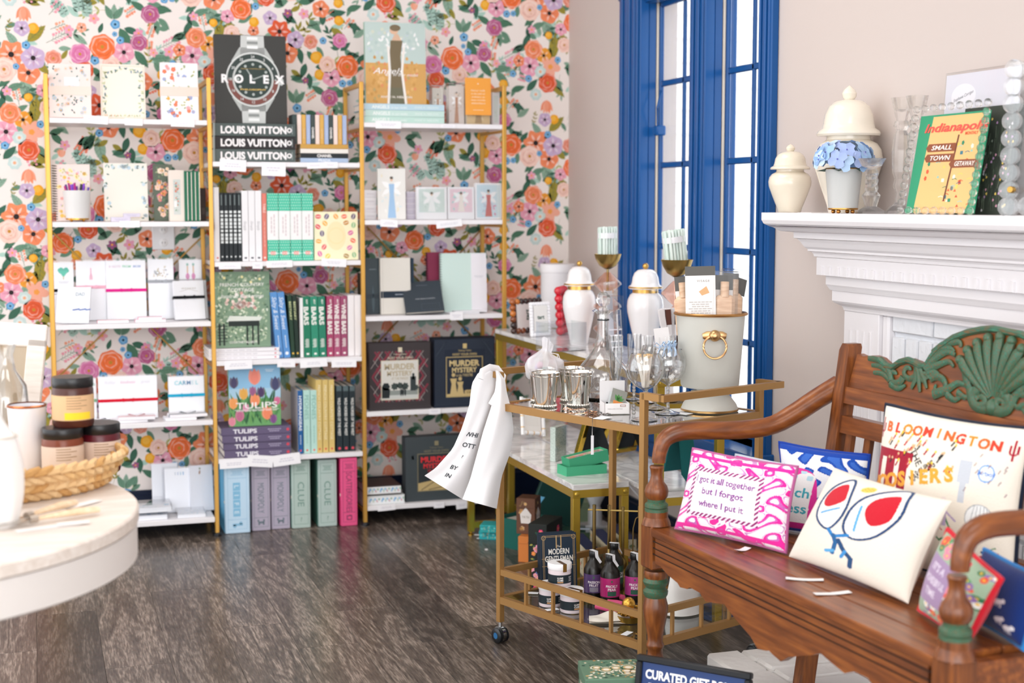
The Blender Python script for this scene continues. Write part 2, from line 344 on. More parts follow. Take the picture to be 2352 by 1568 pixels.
FLW=[('t',185,95,62,'#f2926e'),('f',247,212,38),('a',170,215,52,LV),('b',195,330,28),('p',95,397,92,'#f29065'),('a',240,417,80,LV),('b',125,478,22),('r',375,415,56,'#e58f78'),
('r',45,500,82,PP),('a',205,520,76,CR),('r',555,380,72,MG),('r',708,325,88,OR),('a',855,358,72,PK),('b',800,165,33),('b',795,233,18),('b',832,275,27),('b',655,422,30),('r',960,285,58,PL),('r',1043,85,64,PL),
('5',485,215,34,PK),('5',655,130,38,'#efaab5'),('a',570,195,34,'#f2a787'),('5',960,222,36,'#e79ab8'),('a',1243,330,44,CR),('5',1170,345,40,PK),('5',1060,355,32,'#efaab5'),
('r',75,800,72,CR),('a',160,845,58,'#eda039'),('a',45,930,78,PK),('w',132,970,46),('5',215,930,84,'#f3b09a'),('b',35,1025,28),('r',192,1055,74,RD),('w',95,1145,46),('b',275,875,26),
('a',735,890,72,CR),('b',672,930,27),('r',1180,975,84,OR),('a',1060,1060,66,PK),('f',950,915,46),('f',972,1040,40),('b',1143,1100,28),('b',1197,1095,22),('r',1340,1085,60,PP),('r',1030,965,62,PP),
('5',435,1017,36,PK),('v',410,1085,36),('5',865,1085,26,'#9d5c86'),('r',578,490,66,RD),('r',765,450,62,PP),('f',1117,512,36),('f',1120,640,36),('r',1126,786,54,MG),('a',795,790,62,LV),('r',906,801,52,'#e58f78'),('p',678,735,78,RD),
('f',493,673,36),('a',488,735,40,CR),('b',1000,790,26),('r',330,760,58,PP),('a',610,640,50,LV),('5',860,600,40,PK),('a',985,560,62,CR),('r',400,585,74,OR),('a',300,640,46,PK),('5',740,600,34,'#9d5c86'),('b',505,560,26),('5',60,650,34,PK),('f',200,690,30),('b',1195,430,26)]
LFS=[(780,130,2.0,110,2),(790,130,1.5,110,3),(790,130,.9,115,2),(860,190,-.3,120,1),(830,190,-1.1,170,0),(1010,60,2.6,120,0),(1060,60,.1,130,0),(1100,110,-.8,110,2),(1085,120,-1.5,110,2),(930,345,-.9,150,0),(1040,400,.1,140,2),(1060,420,-.8,150,2),(1200,240,.1,120,2),(1190,270,.6,130,2),(1285,230,1.2,130,1),(1320,230,.3,110,2),
(510,245,-.6,120,3),(205,305,.75,170,OL),(140,340,2.2,130,3),(410,345,.0,90,3),(430,420,1.0,80,OL),(640,470,-.9,110,0),(90,545,-2.4,120,0),(160,560,-1.2,220,3),(60,640,.4,120,2),(150,690,.2,110,1),(205,640,.2,60,1),(255,690,-1.7,200,OL),(215,780,-1.9,160,OL),(20,1120,.8,130,1),(250,1020,-1.0,120,2),(330,940,.3,110,0),(345,935,-.8,120,0),(520,1010,.4,140,0),(560,1050,.9,140,0),(600,1050,1.4,120,0),
(660,960,-1.4,190,3),(730,980,3.7,90,OL),(760,1010,-.6,90,OL),(820,850,-1.4,120,1),(880,870,-.9,110,0),(870,960,-1.9,120,1),(940,985,.1,110,1),(850,1050,3.5,100,1),(890,1030,-1.5,120,1),(1240,1010,.4,110,0),(1250,960,.9,110,1),(690,1080,-1.1,90,OL),(240,1080,-.7,120,OL),(1090,860,1.5,110,0),(1130,860,.7,100,1),(640,560,.5,130,2),(700,600,-.6,130,1),(560,560,2.4,120,3),(820,520,.2,130,0),(900,520,1.0,110,2),(900,640,-.8,130,2),(1050,600,.2,130,1),(1060,700,-.5,120,OL),(380,680,.5,120,2),(440,640,1.2,110,0),(560,780,.2,140,3),(600,800,-.8,130,OL),(340,520,2.4,120,OL),(1180,560,.3,120,0),(1190,660,-.4,110,1),(1230,760,.6,120,3),(20,700,1.2,110,1),(100,720,2.6,100,2),(880,700,.4,130,3),(740,680,1.3,110,0),(1000,680,1.6,120,1),(450,850,.2,120,1),(560,880,.9,110,2),(380,870,-.7,110,3)]
TL=[(560,110,1.5,150,2,TEAL),(600,140,1.2,130,2,TEAL),(480,140,1.9,130,2,TEAL),(270,800,1.6,150,1,'#9ec4bd'),(1180,470,1.7,120,1,TEAL),(870,470,1.4,120,1,TEAL)]
BER=[(330,310,.5,160,'#eb9fae',11),(360,215,.4,110,'#f2a787',7),(1020,270,1.2,110,'#f09a7c',10),(1090,330,.5,150,'#eb9fae',11),(480,1110,.9,150,'#ee8467',14),(540,1110,1.3,140,'#ee8467',12),(20,560,1.2,90,'#eb9fae',6),(980,640,.4,120,'#ee8467',9),(250,600,-.4,110,'#eb9fae',8),(1160,700,.9,90,'#f09a7c',7)]
SPR=[(250,600,-1.3,220,OL,4),(760,900,.9,200,OL,4),(60,260,.9,90,OL,3),(640,1060,1.4,160,'#b9b56a',4),(1110,900,1.6,190,1,4),(420,240,-.2,160,2,3),(840,770,.8,160,OL,3),(280,500,.5,140,2,3),(1010,470,1.2,150,OL,3),(480,430,-.9,140,'#c9b460',3)]
def tile(ox,oz):
    X=lambda z:.291+(z-708)*K+ox; Z=lambda z:2.016-(z-325)*K+oz
    ok=lambda x,z:-1.35<x<XW+.05 and .06<z<2.9
    for d in SPR:
        if ok(X(d[0]),Z(d[1])): sprig(X(d[0]),Z(d[1]),d[2],d[3]*K,d[4],d[5])
    qf=random.Random(77)
    for i in range(75):
        x,y=X(qf.uniform(0,1287)),Z(qf.uniform(0,1123)); a_=qf.random()*6.28; t_=qf.random(); k_=qf.uniform(70,115)*K
        if not ok(x,y): continue
        if t_<.62: lf(x,y,a_,k_,qf.choice([2,3,3,OL,1,TEAL]),1)
        elif t_<.82: sprig(x,y,a_,k_*1.5,qf.choice(['#b9b56a','#8fae9a',TEAL,OL]),3,.3,.6)
        else: berries(x,y,a_,k_*1.2,qf.choice(['#eb9fae','#f09a7c','#ee8467']),8,i,1.5)
    for d in TL:
        if ok(X(d[0]),Z(d[1])): sprig(X(d[0]),Z(d[1]),d[2],d[3]*K,d[5],5,.36,1,.7)
    for d in LFS:
        if ok(X(d[0]),Z(d[1])): lf(X(d[0]),Z(d[1]),d[2],d[3]*K,d[4],3 if d[4]!=3 else 2)
    for i,d in enumerate(BER):
        if ok(X(d[0]),Z(d[1])): berries(X(d[0]),Z(d[1]),d[2],d[3]*K,d[4],d[5],i)
    for i,d in enumerate(FLW):
        x,y,r=X(d[1]),Z(d[2]),d[3]*K
        if not ok(x,y): continue
        t=d[0]; l=5+(i%3)*1.2
        if t=='r': rose(x,y,r,d[4],l=l,seed=i)
        elif t=='a': anem(x,y,r,d[4],l,i*.7)
        elif t=='p': anem(x,y,r,d[4],l,.5,6,.16)
        elif t=='5': petal5(x,y,r,d[4],'#f3a24f',l,i)
        elif t=='b': blue(x,y,r,9)
        elif t=='f': fruit(x,y,r,l)
        elif t=='t': tulip(x,y,r,d[4],l=l)
        elif t=='v': tulip(x,y,r,'#f0a080',PI/2,l)
        elif t=='w': cv.blob(x,y,r,'#c9dcd9',l,7,.08,i); cv.blob(x,y,r*.55,'#dbe6e3',l+1,6,.1,1,14); cv.blob(x,y,r*.25,'#f2b086',l+2,5,.1,0,10)
for ci in range(-2,4):
    for ri in range(-1,5):
        tile(ci*.756,-ri*.66+(.33 if ci%2 else 0)+.66*0)
wp.v=[(min(p[0],XW-.001),p[1],max(.14,min(p[2],ZCEIL-.01))) for p in wp.v]
wpo=build('wallpaper_print',wp,finish('wallpaper_ink',.72,.25,bs=(400,.04,.001)),wb); 
# right wall round the window, left jamb of the opening at Y=5.50
WALLP=wallpaint('wall_paint','#cdc1bb',.65)
mb=MB(); ZS,ZH,Y0,Y1=.52,2.20,4.455,5.50
for a,b in (((XW,-2.5,0),(XW+.15,Y0,ZCEIL)),((XW,Y1,0),(XW+.15,YB,ZCEIL)),((XW,Y0,0),(XW+.15,Y1,ZS)),((XW,Y0,ZH),(XW+.15,Y1,ZCEIL))): mb.box(a,b)
struct(build('wall_right',mb,WALLP))

struct(build('ceiling',MB().box((-2.6,-2.5,ZCEIL),(XW+.15,YB+.15,ZCEIL+.1)),wallpaint('ceiling_paint','#f2efec')))
NAVY=wallpaint('navy_trim_paint','#0d1a33',.35,(60,.03,.001))
struct(build('baseboard_back',MB().box((-2.6,YB-.018,0),(XW,YB,.125),'#fff',.004).box((-2.6,YB-.012,.125),(XW,YB,.14)),NAVY))
struct(build('baseboard_right',MB().box((XW-.018,3.82,0),(XW,YB-.02,.125),'#fff',.004).box((XW-.012,3.82,.125),(XW,YB-.02,.14)),NAVY))
# window: a pair of tall blue casements
BLUE=wallpaint('blue_window_paint','#15508f',.22,(45,.04,.001)); wn=struct(bpy.data.objects.new('window_1',None)); COL.objects.link(wn); wn.location=(XW,5.0,ZS)
def wpart(n,boxes,mat,ch=.004):
    m=MB()
    for a,b in boxes: m.box((a[0]-XW,a[1]-5.0,a[2]-ZS),(b[0]-XW,b[1]-5.0,b[2]-ZS),'#fff',ch)
    return build(n,m,mat,wn)
ZB2=ZH+.16
fl_=lambda ya,yb:[((XW-.028,ya,ZS-.1),(XW,yb,ZB2))]+[((XW-.028-.005*(1+i%2),ya+(yb-ya)*(.12+.2*i),ZS-.1),(XW-.02,ya+(yb-ya)*(.24+.2*i),ZB2)) for i in range(4)]
wpart('casing',fl_(5.50,5.69),BLUE); wpart('casing',fl_(4.365,4.455),BLUE)
wpart('head_casing',[((XW-.034,4.365,ZH),(XW,5.69,ZB2))],BLUE)
wpart('mullion',[((XW-.022,4.905,ZS),(XW+.12,5.015,ZH)),((XW-.030,4.925,ZS),(XW-.02,4.95,ZH)),((XW-.030,4.972,ZS),(XW-.02,4.997,ZH))],BLUE)
wpart('sill',[((XW-.09,4.35,ZS-.045),(XW+.12,5.71,ZS)),((XW-.05,4.37,ZS-.10),(XW,5.69,ZS-.045)),((XW-.03,4.37,ZS-.17),(XW,5.69,ZS-.10))],BLUE)
BEI=wallpaint('sash_liner','#d9cdbd',.5)
for (a,b) in ((4.455,4.90),(5.02,5.50)):
    wpart('jamb',[((XW-.02,b-.016,ZS),(XW+.02,b,ZH)),((XW+.02,b-.009,ZS),(XW+.055,b,ZH)),((XW,a,ZS),(XW+.055,a+.008,ZH)),((XW,a,ZH-.03),(XW+.055,b,ZH))],BLUE)
    wpart('sash_liner',[((XW+.055,b-.014,ZS),(XW+.065,b,ZH)),((XW+.055,a,ZS),(XW+.065,a+.012,ZH)),((XW+.055,a,ZH-.025),(XW+.065,b,ZH))],BEI,.002)
    wpart('sash',[((XW+.065,b-.026,ZS),(XW+.082,b,ZH)),((XW+.065,a,ZS),(XW+.082,a+.02,ZH)),((XW+.065,a,ZH-.045),(XW+.082,b,ZH)),((XW+.065,a,ZS),(XW+.082,b,ZS+.05))],BLUE)
    c=(a+b)/2
    for z in (1.85,1.5225,1.195,.8675): wpart('muntin',[((XW+.067,a+.02,z-.012),(XW+.080,b-.026,z+.012))],BLUE)
    wpart('muntin',[((XW+.067,c-.009,ZS+.05),(XW+.080,c+.009,ZH-.045))],BLUE)
    zz=[ZS+.05,.8675,1.195,1.5225,1.85,ZH-.045]
    for i in range(5):
        for y0,y1 in ((a+.02,c-.009),(c+.009,b-.026)):
            wpart('pane',[((XW+.072,y0,zz[i]),(XW+.075,y1,zz[i+1]))],PANE,0)
m=MB()                                      # latch of the left casement
m.M=Matrix.Translation((.045,.43,1.14)); m.box((-.02,-.02,-.02),(.02,.02,.02),'#fff',.005); m.tube([(-.01,0,.02),(-.02,-.02,.09),(0,-.01,.16)],.004,6); build('latch',m,BLUE,wn)
# neighbouring white building seen through the panes
ex=thing('neighbour_house','white lap-sided house wall seen through the window panes','building',(3.0,7.4,-.2))
LAP=wallpaint('white_siding','#f2f3f2',.6)
for i in range(26): build('siding_board',MB().add([(-.6,0,i*.13),(.9,0,i*.13),(.9,.02,i*.13+.132),(-.6,.02,i*.13+.132),(-.6,.06,i*.13),(.9,.06,i*.13),(.9,.06,i*.13+.13),(-.6,.06,i*.13+.13)],[(0,1,2,3),(5,4,7,6),(0,4,5,1),(3,2,6,7),(1,5,6,2),(4,0,3,7)],'#fff'),LAP,ex)
e2=thing('garden_wall','white painted brick wall outside the right window panes','wall',(4.6,8.6,-.2))
build('brickwork',MB().box((-.7,0,0),(1.5,.2,2.35),'#eef0f0'),wallpaint('white_brick','#eceeee',.7,(9,.6,.01)),e2); build('coping',MB().box((-.75,-.03,2.35),(1.55,.23,2.42),'#eef0f0',.01),LAP,e2)
tag(build('outside_ground',MB().box((2.6,2,-.25),(9,12,-.2)),wallpaint('pale_gravel','#cfcac2',.9)),None,None); bpy.data.objects['outside_ground']['kind']='structure'
# outlet on the back wall
P=onY(375,541,YB); ot=thing('wall_outlet','white wall socket plate on the floral wallpaper behind the left shelves','outlet',(P.x,YB-.001,P.z-.06))
build('plate',MB().box((-.047,-.008,0),(.047,0,.115),'#e9e8ea',.003),PLAST,ot)
for z in (.03,.085):
    m=MB(); m.M=Matrix.Translation((0,-.008,z))@Matrix.Rotation(PI/2,4,'X'); m.lathe([(.017,0),(.017,.002),(.015,.003)],20,'#f4f3f3')
    for x in (-.006,.006): m.box((x-.0012,-.004,.0028),(x+.0012,.005,.0036),'#5b5b60')
    build('socket',m,PLAST,ot)
# ================================================================ gold and white shelving against the wallpaper
DS,RS=6.0,6.325; BX=[.0587+.62406*i for i in range(4)]
ZT=1.871; SP=.4057; SL=[1.7006-SP*i for i in range(5)]; SC=[1.5363-SP*i for i in range(4)]; SR=[1.704-SP*i for i in range(5)]
GOLD=finish('brushed_gold_paint',.36,.5,.55,bs=(200,.03,.0006)); WSH=wallpaint('white_shelf','#efecee',.4,(40,.02,.001))
GC='#d9a650'
su=thing('shelving_unit','tall gold-framed three-bay shelving with white shelves against the floral wallpaper','shelving',(BX[0],DS,0))
L=lambda x,y,z:(x-BX[0],y-DS,z)
for x in BX:
    for y in (DS,RS):
        p=build('post',MB().box(L(x-.0085,y-.009,.012),L(x+.0085,y+.009,ZT),GC,.002),GOLD,su)
        build('foot',MB().lathe([(.019,0),(.019,.007),(.014,.013)],16,'#17191d',L(x,y,0)),PLAST,p)
    build('side_rail',MB().bar(L(x,DS+.009,ZT-.012),L(x,RS-.009,ZT-.012),.014,.018,GC),GOLD,su)
for b,zs in ((0,SL),(1,SC),(2,SR)):
    x0,x1=BX[b],BX[b+1]
    for z in zs:
        sh=build('shelf',MB().box(L(x0+.009,DS-.006,z-.0195),L(x1-.009,RS-.012,z),'#efecee',.0015),WSH,su)
        for x in (x0+.004,x1-.004): build('shelf_bracket',MB().bar(L(x,DS+.009,z-.028),L(x,RS-.009,z-.028),.009,.012,GC),GOLD,sh)
for pts in (((123,535),(455,858)),((478,530),(128,872)),((842,520),(1102,790)),((1103,530),(842,815))):
    a,b=[onY(*p,RS-.004) for p in pts]; build('brace_rod',MB().tube([L(*a),L(*b)],.0035,6,'#a07a36'),GOLD,su)
# ---- generic books, pads and cards
def mapx(px,py,Y): return onY(px,py,Y).x
def fitbox(px0,px1,yt,z0,Y):
    a=onY(px0,yt,Y); b=onY(px1,yt,Y); zm=(a.z+b.z)/2; ym=0
    # use the x at mid height of the thing
    yb=784; 
    for _ in range(3):
        q=(Vector(((a.x+b.x)/2,Y,z0))-CAM); yb=784-FPX*q.dot(UP)/q.dot(FW)
    ym=(yt+yb)/2
    return onY(px0,ym,Y).x,onY(px1,ym,Y).x,zm-z0
def book(name,label,W,H,T,loc,rot,cover,front=None,spine=None,pages='#efe9e0',back=None,group=None,cat='book',mat=None,soft=False,ov=.003,bd=.0022):
    ln_=abs(rot[0]) if abs(rot[0])<1.2 else 0
    loc=(loc[0],loc[1],loc[2]+T*sin(ln_)+.0006); r=thing(name,label,cat,loc,rot,group); m=MB(); c=cover
    if soft:
        m.box((0,0,0),(W,T,H),c,min(.0012,T*.2))
    else:
        m.box((.001,0,0),(W,bd,H),c,.0006); m.box((.001,T-bd,0),(W,T,H),back or c,.0006); m.box((0,.0008,0),(bd,T-.0008,H),c,.0006)
    if front: front(Cv(m,(0,0,0),(1,0,0),(0,0,1),(0,-1,0)),W,H)
    if spine: spine(Cv(m,(0,T,H),(0,0,-1),(0,-1,0),(-1,0,0)),H,T)
    build('cover' if not soft else 'pad',m,mat or MATTE,r)
    if not soft: build('pages',MB().box((bd,bd,ov),(W-ov,T-bd,H-ov),pages),PAPER,r)
    return r
ROTS=(0,0,PI/2)
FLATM=Matrix(((0,0,-1),(1,0,0),(0,-1,0))).to_euler()
def flatbook(name,label,W,H,T,x1,y,z0,cover,yaw=0,**k):   # lies on its back cover, spine to the room, right end at x1
    mt=Matrix.Rotation(yaw,3,'Z')@Matrix(((0,0,-1),(1,0,0),(0,-1,0)))
    return book(name,label,W,H,T,(x1,y,z0+T),mt.to_euler(),cover,**k)
def facebook(name,label,px0,px1,yt,z0,Y,T,cover,lean=.06,yaw=0,**k):
    x0,x1,h=fitbox(px0,px1,yt,z0,Y); h=h/max(.5,cos(lean))
    return book(name,label,x1-x0,h,T,(x0,Y,z0+T*sin(abs(lean))*0),(-lean,0,yaw),cover,**k)
def spinebook(name,label,px0,px1,yt,z0,Y,W,cover,lean=0,**k):
    x0,x1,h=fitbox(px0,px1,yt,z0,Y)
    return book(name,label,W,h,max(.004,x1-x0-.0006),(x1,Y,z0),(Matrix.Rotation(lean,3,'Y')@Matrix.Rotation(PI/2,3,'Z')).to_euler(),cover,**k)
def floral(cv,W,H,seed,cols,lcols,n=40,s=.01,l=1,box=None):
    q=random.Random(seed); x0,y0,x1,y1=box or (0,0,W,H); s=min(s,(x1-x0)*.2,(y1-y0)*.2)
    for i in range(n):
        x,y=q.uniform(x0+s,x1-s),q.uniform(y0+s,y1-s)
        if q.random()<.55: cv.leaf(x,y,q.random()*6.28,min(s*1.6,x1-x-.0005 if x1-x<s*1.6 else s*1.6) if 0 else s*.95,s*.5,q.choice(lcols),None,l,4)
        else:
            c=q.choice(cols); cv.blob(x,y,s*q.uniform(.45,.8),c,l+.5,5,.15,q.random()*6,12); cv.blob(x,y,s*.18,'#f1b44a',l+1,5,.1,0,8)
def lineart(cv,W,H,t=.4): pass
GL=['#6c8f7d','#4d7467','#9db08d','#8aa36a']
# ---- left bay, top shelf
def f_set(cols,lc,band,seed,bg):
    def f(cv,W,H):
        floral(cv,W,H,seed,cols,lc,70,.012); cv.rect(0,H*.42,W,H*.58,band,3); cv.rect(W*.36,H*.59,W*.72,H*.75,'#e8ebf0',3)
        for i in range(4): cv.leaf(W*(.2+.18*i),H*.5,.4,.014,.005,'#e6d3b4',None,4,4)
    return f
bands=[('#f2dfda',['#f0d6d0','#b9c9d6','#e0b9a8'],['#3f6166','#5f8783','#8ea793','#516f5e'],'pink peacock-patterned notebook set in a cream band on the top left shelf',106,212,149,.11),
       ('#f3eeee',['#f06c50','#8fa6d8','#f3a93f','#f2a8b4'],['#8aa36a','#a9b36a'],'white notebook set with red and blue blossoms in a pink band, top left shelf',362,458,147,.05)]
for bgc,cols,lc,lab,a,b,yt,ln in bands:
    for k in (2,1,0):
        if k: continue
    x0,x1,h=fitbox(a+6,b-4,yt,SL[0],6.09)
    r=thing('notebook_set',lab,'notebook',(x0,6.05,SL[0]+.03*sin(ln)+.001),(-ln,0,R(-4) if a<200 else R(2)),'notebook sets on the top left shelf')
    for k in range(3):
        m=MB(); m.box((0,k*.009,0),(x1-x0,k*.009+.0075,h-.002*k),bgc,.001)
        if k==0: f_set(cols,lc,'#f1ddd2' ,11+a,bgc)(Cv(m,(0,0,0),(1,0,0),(0,0,1),(0,-1,0)),x1-x0,h)
        build('notebook',m,GLOSS,r)
    build('paper_band',MB().box((-.001,-.0018,h*.42),(x1-x0+.001,.028,h*.58),'#f1ddd2'),PAPER,r)
def f_border(cv,W,H):
    cv.frame(W*.03,H*.03,W*.97,H*.97,.002,'#d8cdb8',1); q=random.Random(3)
    for i in range(64):
        t=i/64
        if t<.3: x,y=W*.1,H*(.1+.75*t/.3)
        elif t<.7: a=PI*(1-(t-.3)/.4); x,y=W*.5+W*.40*cos(a),H*.80+H*.11*sin(a)
        else: x,y=W*.9,H*(.1+.75*(1-t)/.3)
        cv.leaf(x,y,q.random()*6.28,.014,.006,q.choice(['#7d97a8','#5f8076','#b7c59b','#cfd3a8']),None,2,4)
    for i in range(22): cv.leaf(W*(.1+.8*i/22),H*.06,q.random()*3.1,.010,.004,q.choice(['#b7c59b','#d9b48a','#cfd3a8']),None,2,4)
facebook('notepad','cream notepad with a leafy arched border standing on the top left shelf',231,334,148,SL[0],6.09,.016,'#f3ecdf',lean=.05,front=f_border,soft=True,cat='notepad')
# ---- left bay, second shelf
x0,x1,h=fitbox(119,207,378,SL[1],6.13)
r=thing('spiral_notebook','yellow floral spiral notebook standing behind the pen cup','notebook',(x0,6.13,SL[1]+.0025),(-.06,0,R(-6)))
m=MB(); m.box((.014,0,0),(x1-x0,.014,h),'#e9d6cf',.001); floral(Cv(m,(.014,0,0),(1,0,0),(0,0,1),(0,-1,0)),x1-x0-.014,h,8,['#f2cf5b','#e9b93f','#f6e3a2','#e79aa0'],['#c4c07a','#d3b5cf'],90,.011); build('cover',m,GLOSS,r)
m=MB()
for i in range(22): m.tube([(.02,-.003,.008+i*(h-.016)/21),(.004,-.008,.010+i*(h-.016)/21),(.0,.007,.010+i*(h-.016)/21),(.02,.016,.008+i*(h-.016)/21)],.0016,5,'#6d665c')
build('spiral_binding',m,METAL,r); build('pages',MB().box((.014,.014,.002),(x1-x0-.002,.02,h-.003),'#f0ece4'),PAPER,r)
cP=onY(178,505,6.07); sc=mpp(cP)
r=thing('pen_cup','white metal cup on gold ball feet packed with purple and orange pens','pen cup',(cP.x,6.07,SL[1]+.0006))
rr=31*sc; hh=64*sc
build('cup',MB().lathe([(rr*.80,.013),(rr*.82,.016),(rr,.013+hh),(rr*.96,.013+hh),(rr*.8,.02),(0,.02)],28,'#dfdedd',cap=False).lathe([(0,.013),(rr*.8,.013)],28,'#dfdedd',cap=False),SATIN,r)
build('gold_band',MB().lathe([(rr*.80,.008),(rr*.83,.008),(rr*.83,.014),(rr*.80,.014)],28,'#c9973f',cap=False),METAL,r)
for i in range(4): build('ball_foot',MB().ball((rr*.6*cos(.8+i*PI/2),rr*.6*sin(.8+i*PI/2),.005),.0052,'#d08a3c',10),METAL,r)
q=random.Random(2)
for i in range(16):
    a=q.uniform(0,6.28); d=q.uniform(.2,.8)*rr; bx,by=d*cos(a),d*sin(a); tp=hh+.013+q.uniform(.012,.03)
    pcn,pcc=q.choice([('violet','#5b3aa6'),('purple','#7a2f9e'),('orange','#e8622c'),('indigo','#42308c'),('magenta','#c02d83'),('charcoal','#3a3346'),('lilac','#8d4bd0')])
    tag(build('pen',MB().tube([(bx*.5+cP.x,by*.5+6.07,SL[1]+.024),(bx*1.15+cP.x,by*1.15+6.07,SL[1]+tp)],.0042,8,pcc),PLAST),f'slim {pcn} pen standing in the white cup on the second left shelf','pen','pens in the white cup')
def f_blueflor(cv,W,H):
    q=random.Random(6)
    for i in range(46):
        s=q.choice((0,1,2)); x,y=(W*q.uniform(.01,.12),H*q.uniform(.05,.95)) if s==0 else ((W*q.uniform(.86,.95),H*q.uniform(.05,.8)) if s==1 else (W*q.uniform(.05,.9),H*q.uniform(.9,.96)))
        if q.random()<.5: cv.blob(x,y,.008,q.choice(['#cfdfe6','#bcd3e0','#dfe9ea']),2,5,.12,q.random()*6,12)
        else: cv.leaf(x,y,q.random()*6.28,.013,.006,q.choice(['#7e9c95','#a5bfb4','#5f807b']),None,2,4)
    for i in range(14): cv.ell(W*(.32+.04*i),H*.065,.002,None,'#c9a04e',2,8)
facebook('notepad','pale cream notepad with blue flowers down its edges, second left shelf',239,340,375,SL[1],6.13,.012,'#efeae0',lean=.05,front=f_blueflor,soft=True,cat='notepad')
for k,(a,b,yt,z) in enumerate(((255,300,496,0),(284,322,489,.018))):
    x0,x1,_=fitbox(a,b,yt,SL[1],6.02); h=.017 if k==0 else .014
    r=thing('small_carton',['low lilac carton lying before the blue-flowered notepad','lilac carton stacked on the lower one before the blue-flowered notepad'][k],'box',(x0,6.015,SL[1]+z+.0006))
    m=MB(); m.box((0,0,0),(x1-x0,.05,h),'#d9d2e2',.001); c2=Cv(m,(0,0,0),(1,0,0),(0,0,1),(0,-1,0)); c2.scrib((x1-x0)/2,h/2,(x1-x0)*.7,h*.5,'#b9b3c9',2); build('carton',m,MATTE,r); build('carton_lid',MB().box((-.0005,-.0005,h),(x1-x0+.0005,.0505,h+.001),'#e3dded'),MATTE,r)
def f_dark(cv,W,H): floral(cv,W,H,21,['#e58c74','#f0c9b8','#d8788f','#f3d9c6'],['#6f8567','#94a27c','#3f5a4a'],60,.015)
facebook('journal','dark green journal with coral flowers on the second left shelf',353,397,378,SL[1],6.11,.014,'#5c6658',lean=.05,front=f_dark,spine=None)
def f_win(cv,W,H): cv.rect(W*.26,H*.13,W*.74,H*.82,'#cfd3cf',1); floral(cv,W,H,5,['#d9796c','#7f9fc4','#e6b5a8','#5c9b7f'],['#8fb29b','#6e8d9d'],50,.006,2,(W*.28,H*.15,W*.72,H*.8)); cv.rect(W*.3,H*.28,W*.5,H*.4,'#f3f1ee',5)
facebook('gift_set_box','narrow cream gift box with a printed window beside the green journals','',0,1,0,0,6,.01,'#fff') if 0 else None
x0,x1,h=fitbox(389,424,391,SL[1],6.06)
book('gift_set_box','narrow cream gift box with a printed window beside the green journals',x1-x0,h,.03,(x0,6.06,SL[1]),(0,0,R(3)),'#ece0d6',front=f_win,soft=True,cat='box')
for i in range(4):
    spinebook('green_journal',f'slim dark green journal, {["first","second","third","fourth"][i]} from the cream gift box on the second left shelf',424+i*9,432.4+i*9,393,SL[1],6.05,.12,'#1d6a4d',group='green journals',spine=lambda cv,H,T:cv.rect(H*.02,T*.75,H*.98,T*.98,'#e9e2d6',1))
spinebook('dark_planner','dark brown planner at the right end of the second left shelf',460,473,432,SL[1],6.12,.1,'#3b2a25',spine=lambda cv,H,T:cv.rect(H*.6,T*.2,H*.8,T*.8,'#51403a',1))
# ---- left bay, third shelf: wrapped notepads
def pad(name,label,px0,px1,yt,z0,Y,T,ribbon=None,rpos=.45,lean=.08,yaw=0,art=None,bow=True,wrap=True,loc=None,base='#f3f3f7'):
    x0,x1,h=fitbox(px0,px1,yt,z0,Y); w=x1-x0; h/=cos(lean)
    r=thing(name,label,'notepad',(x0,Y,z0+(T+.0015)*sin(lean)+.001),(-lean,0,yaw)); m=MB(); m.box((0,0,0),(w,T,h),base,.001)
    if art: art(Cv(m,(0,0,0),(1,0,0),(0,0,1),(0,-1,0)),w,h)
    build('pad',m,PAPER,r)
    if wrap: build('cellophane_wrap',MB().box((-.0015,-.0018,-.0003),(w+.0015,T+.0015,h+.006),'#fff'),WRAP,r)
    if ribbon:
        zr=h*rpos; m=MB(); m.box((-.0022,-.0026,zr-.006),(w+.0022,T+.002,zr+.006),ribbon)
        rb=build('ribbon',m,CLOTH,r)
        if bow:
            m=MB()
            for sd in (1,-1): m.add([(w/2,-.004,zr),(w/2+sd*.022,-.006,zr+.009),(w/2+sd*.026,-.007,zr),(w/2+sd*.02,-.006,zr-.008)],[(0,1,2,3)],ribbon)
            m.ball((w/2,-.005,zr),.0045,ribbon,8); build('bow',m,CLOTH,rb)
    return r
heart=lambda cv,w,h:([cv.blob(w*.5+sx*.010,h*.74,.012,'#2fb39a',1,4,.1,1,12) for sx in (-1,1)],cv.poly([(w*.5-.02,h*.73),(w*.5+.02,h*.73),(w*.5,h*.52)],'#3fc1a6',1.5),cv.rect(w*.48,h*.45,w*.52,h*.55,'#c9a24a',2),cv.scrib(w*.5,h*.36,w*.6,h*.08,'#c8c6cf',2))
pad('notepad','white pad with a teal heart and black ribbon on the third left shelf',123,169,604,SL[2]+.11,6.2,.02,'#15161a',.1,art=heart,bow=False)
build('pad_riser',MB().box((0,0,0),(.1,.05,.11),'#e7e5ea',.001),PAPER).location=(mapx(124,700,6.2),6.19,SL[2]+.0004); tag(bpy.data.objects['pad_riser'],'plain white box propping the teal-heart pad, third left shelf','box')
castle=lambda cv,w,h:(cv.line([(w*.5,h*.7),(w*.5,h*.88)],.004,'#e8a3bd',1),cv.rect(w*.44,h*.68,w*.56,h*.75,'#efc3d2',1),cv.poly([(w*.46,h*.75),(w*.54,h*.75),(w*.5,h*.84)],'#e8a3bd',2))
pad('notepad','tall white pad with a pink tower motif and pale pink ribbon',176,244,601,SL[2],6.17,.02,'#f0b7c9',.56,art=castle)
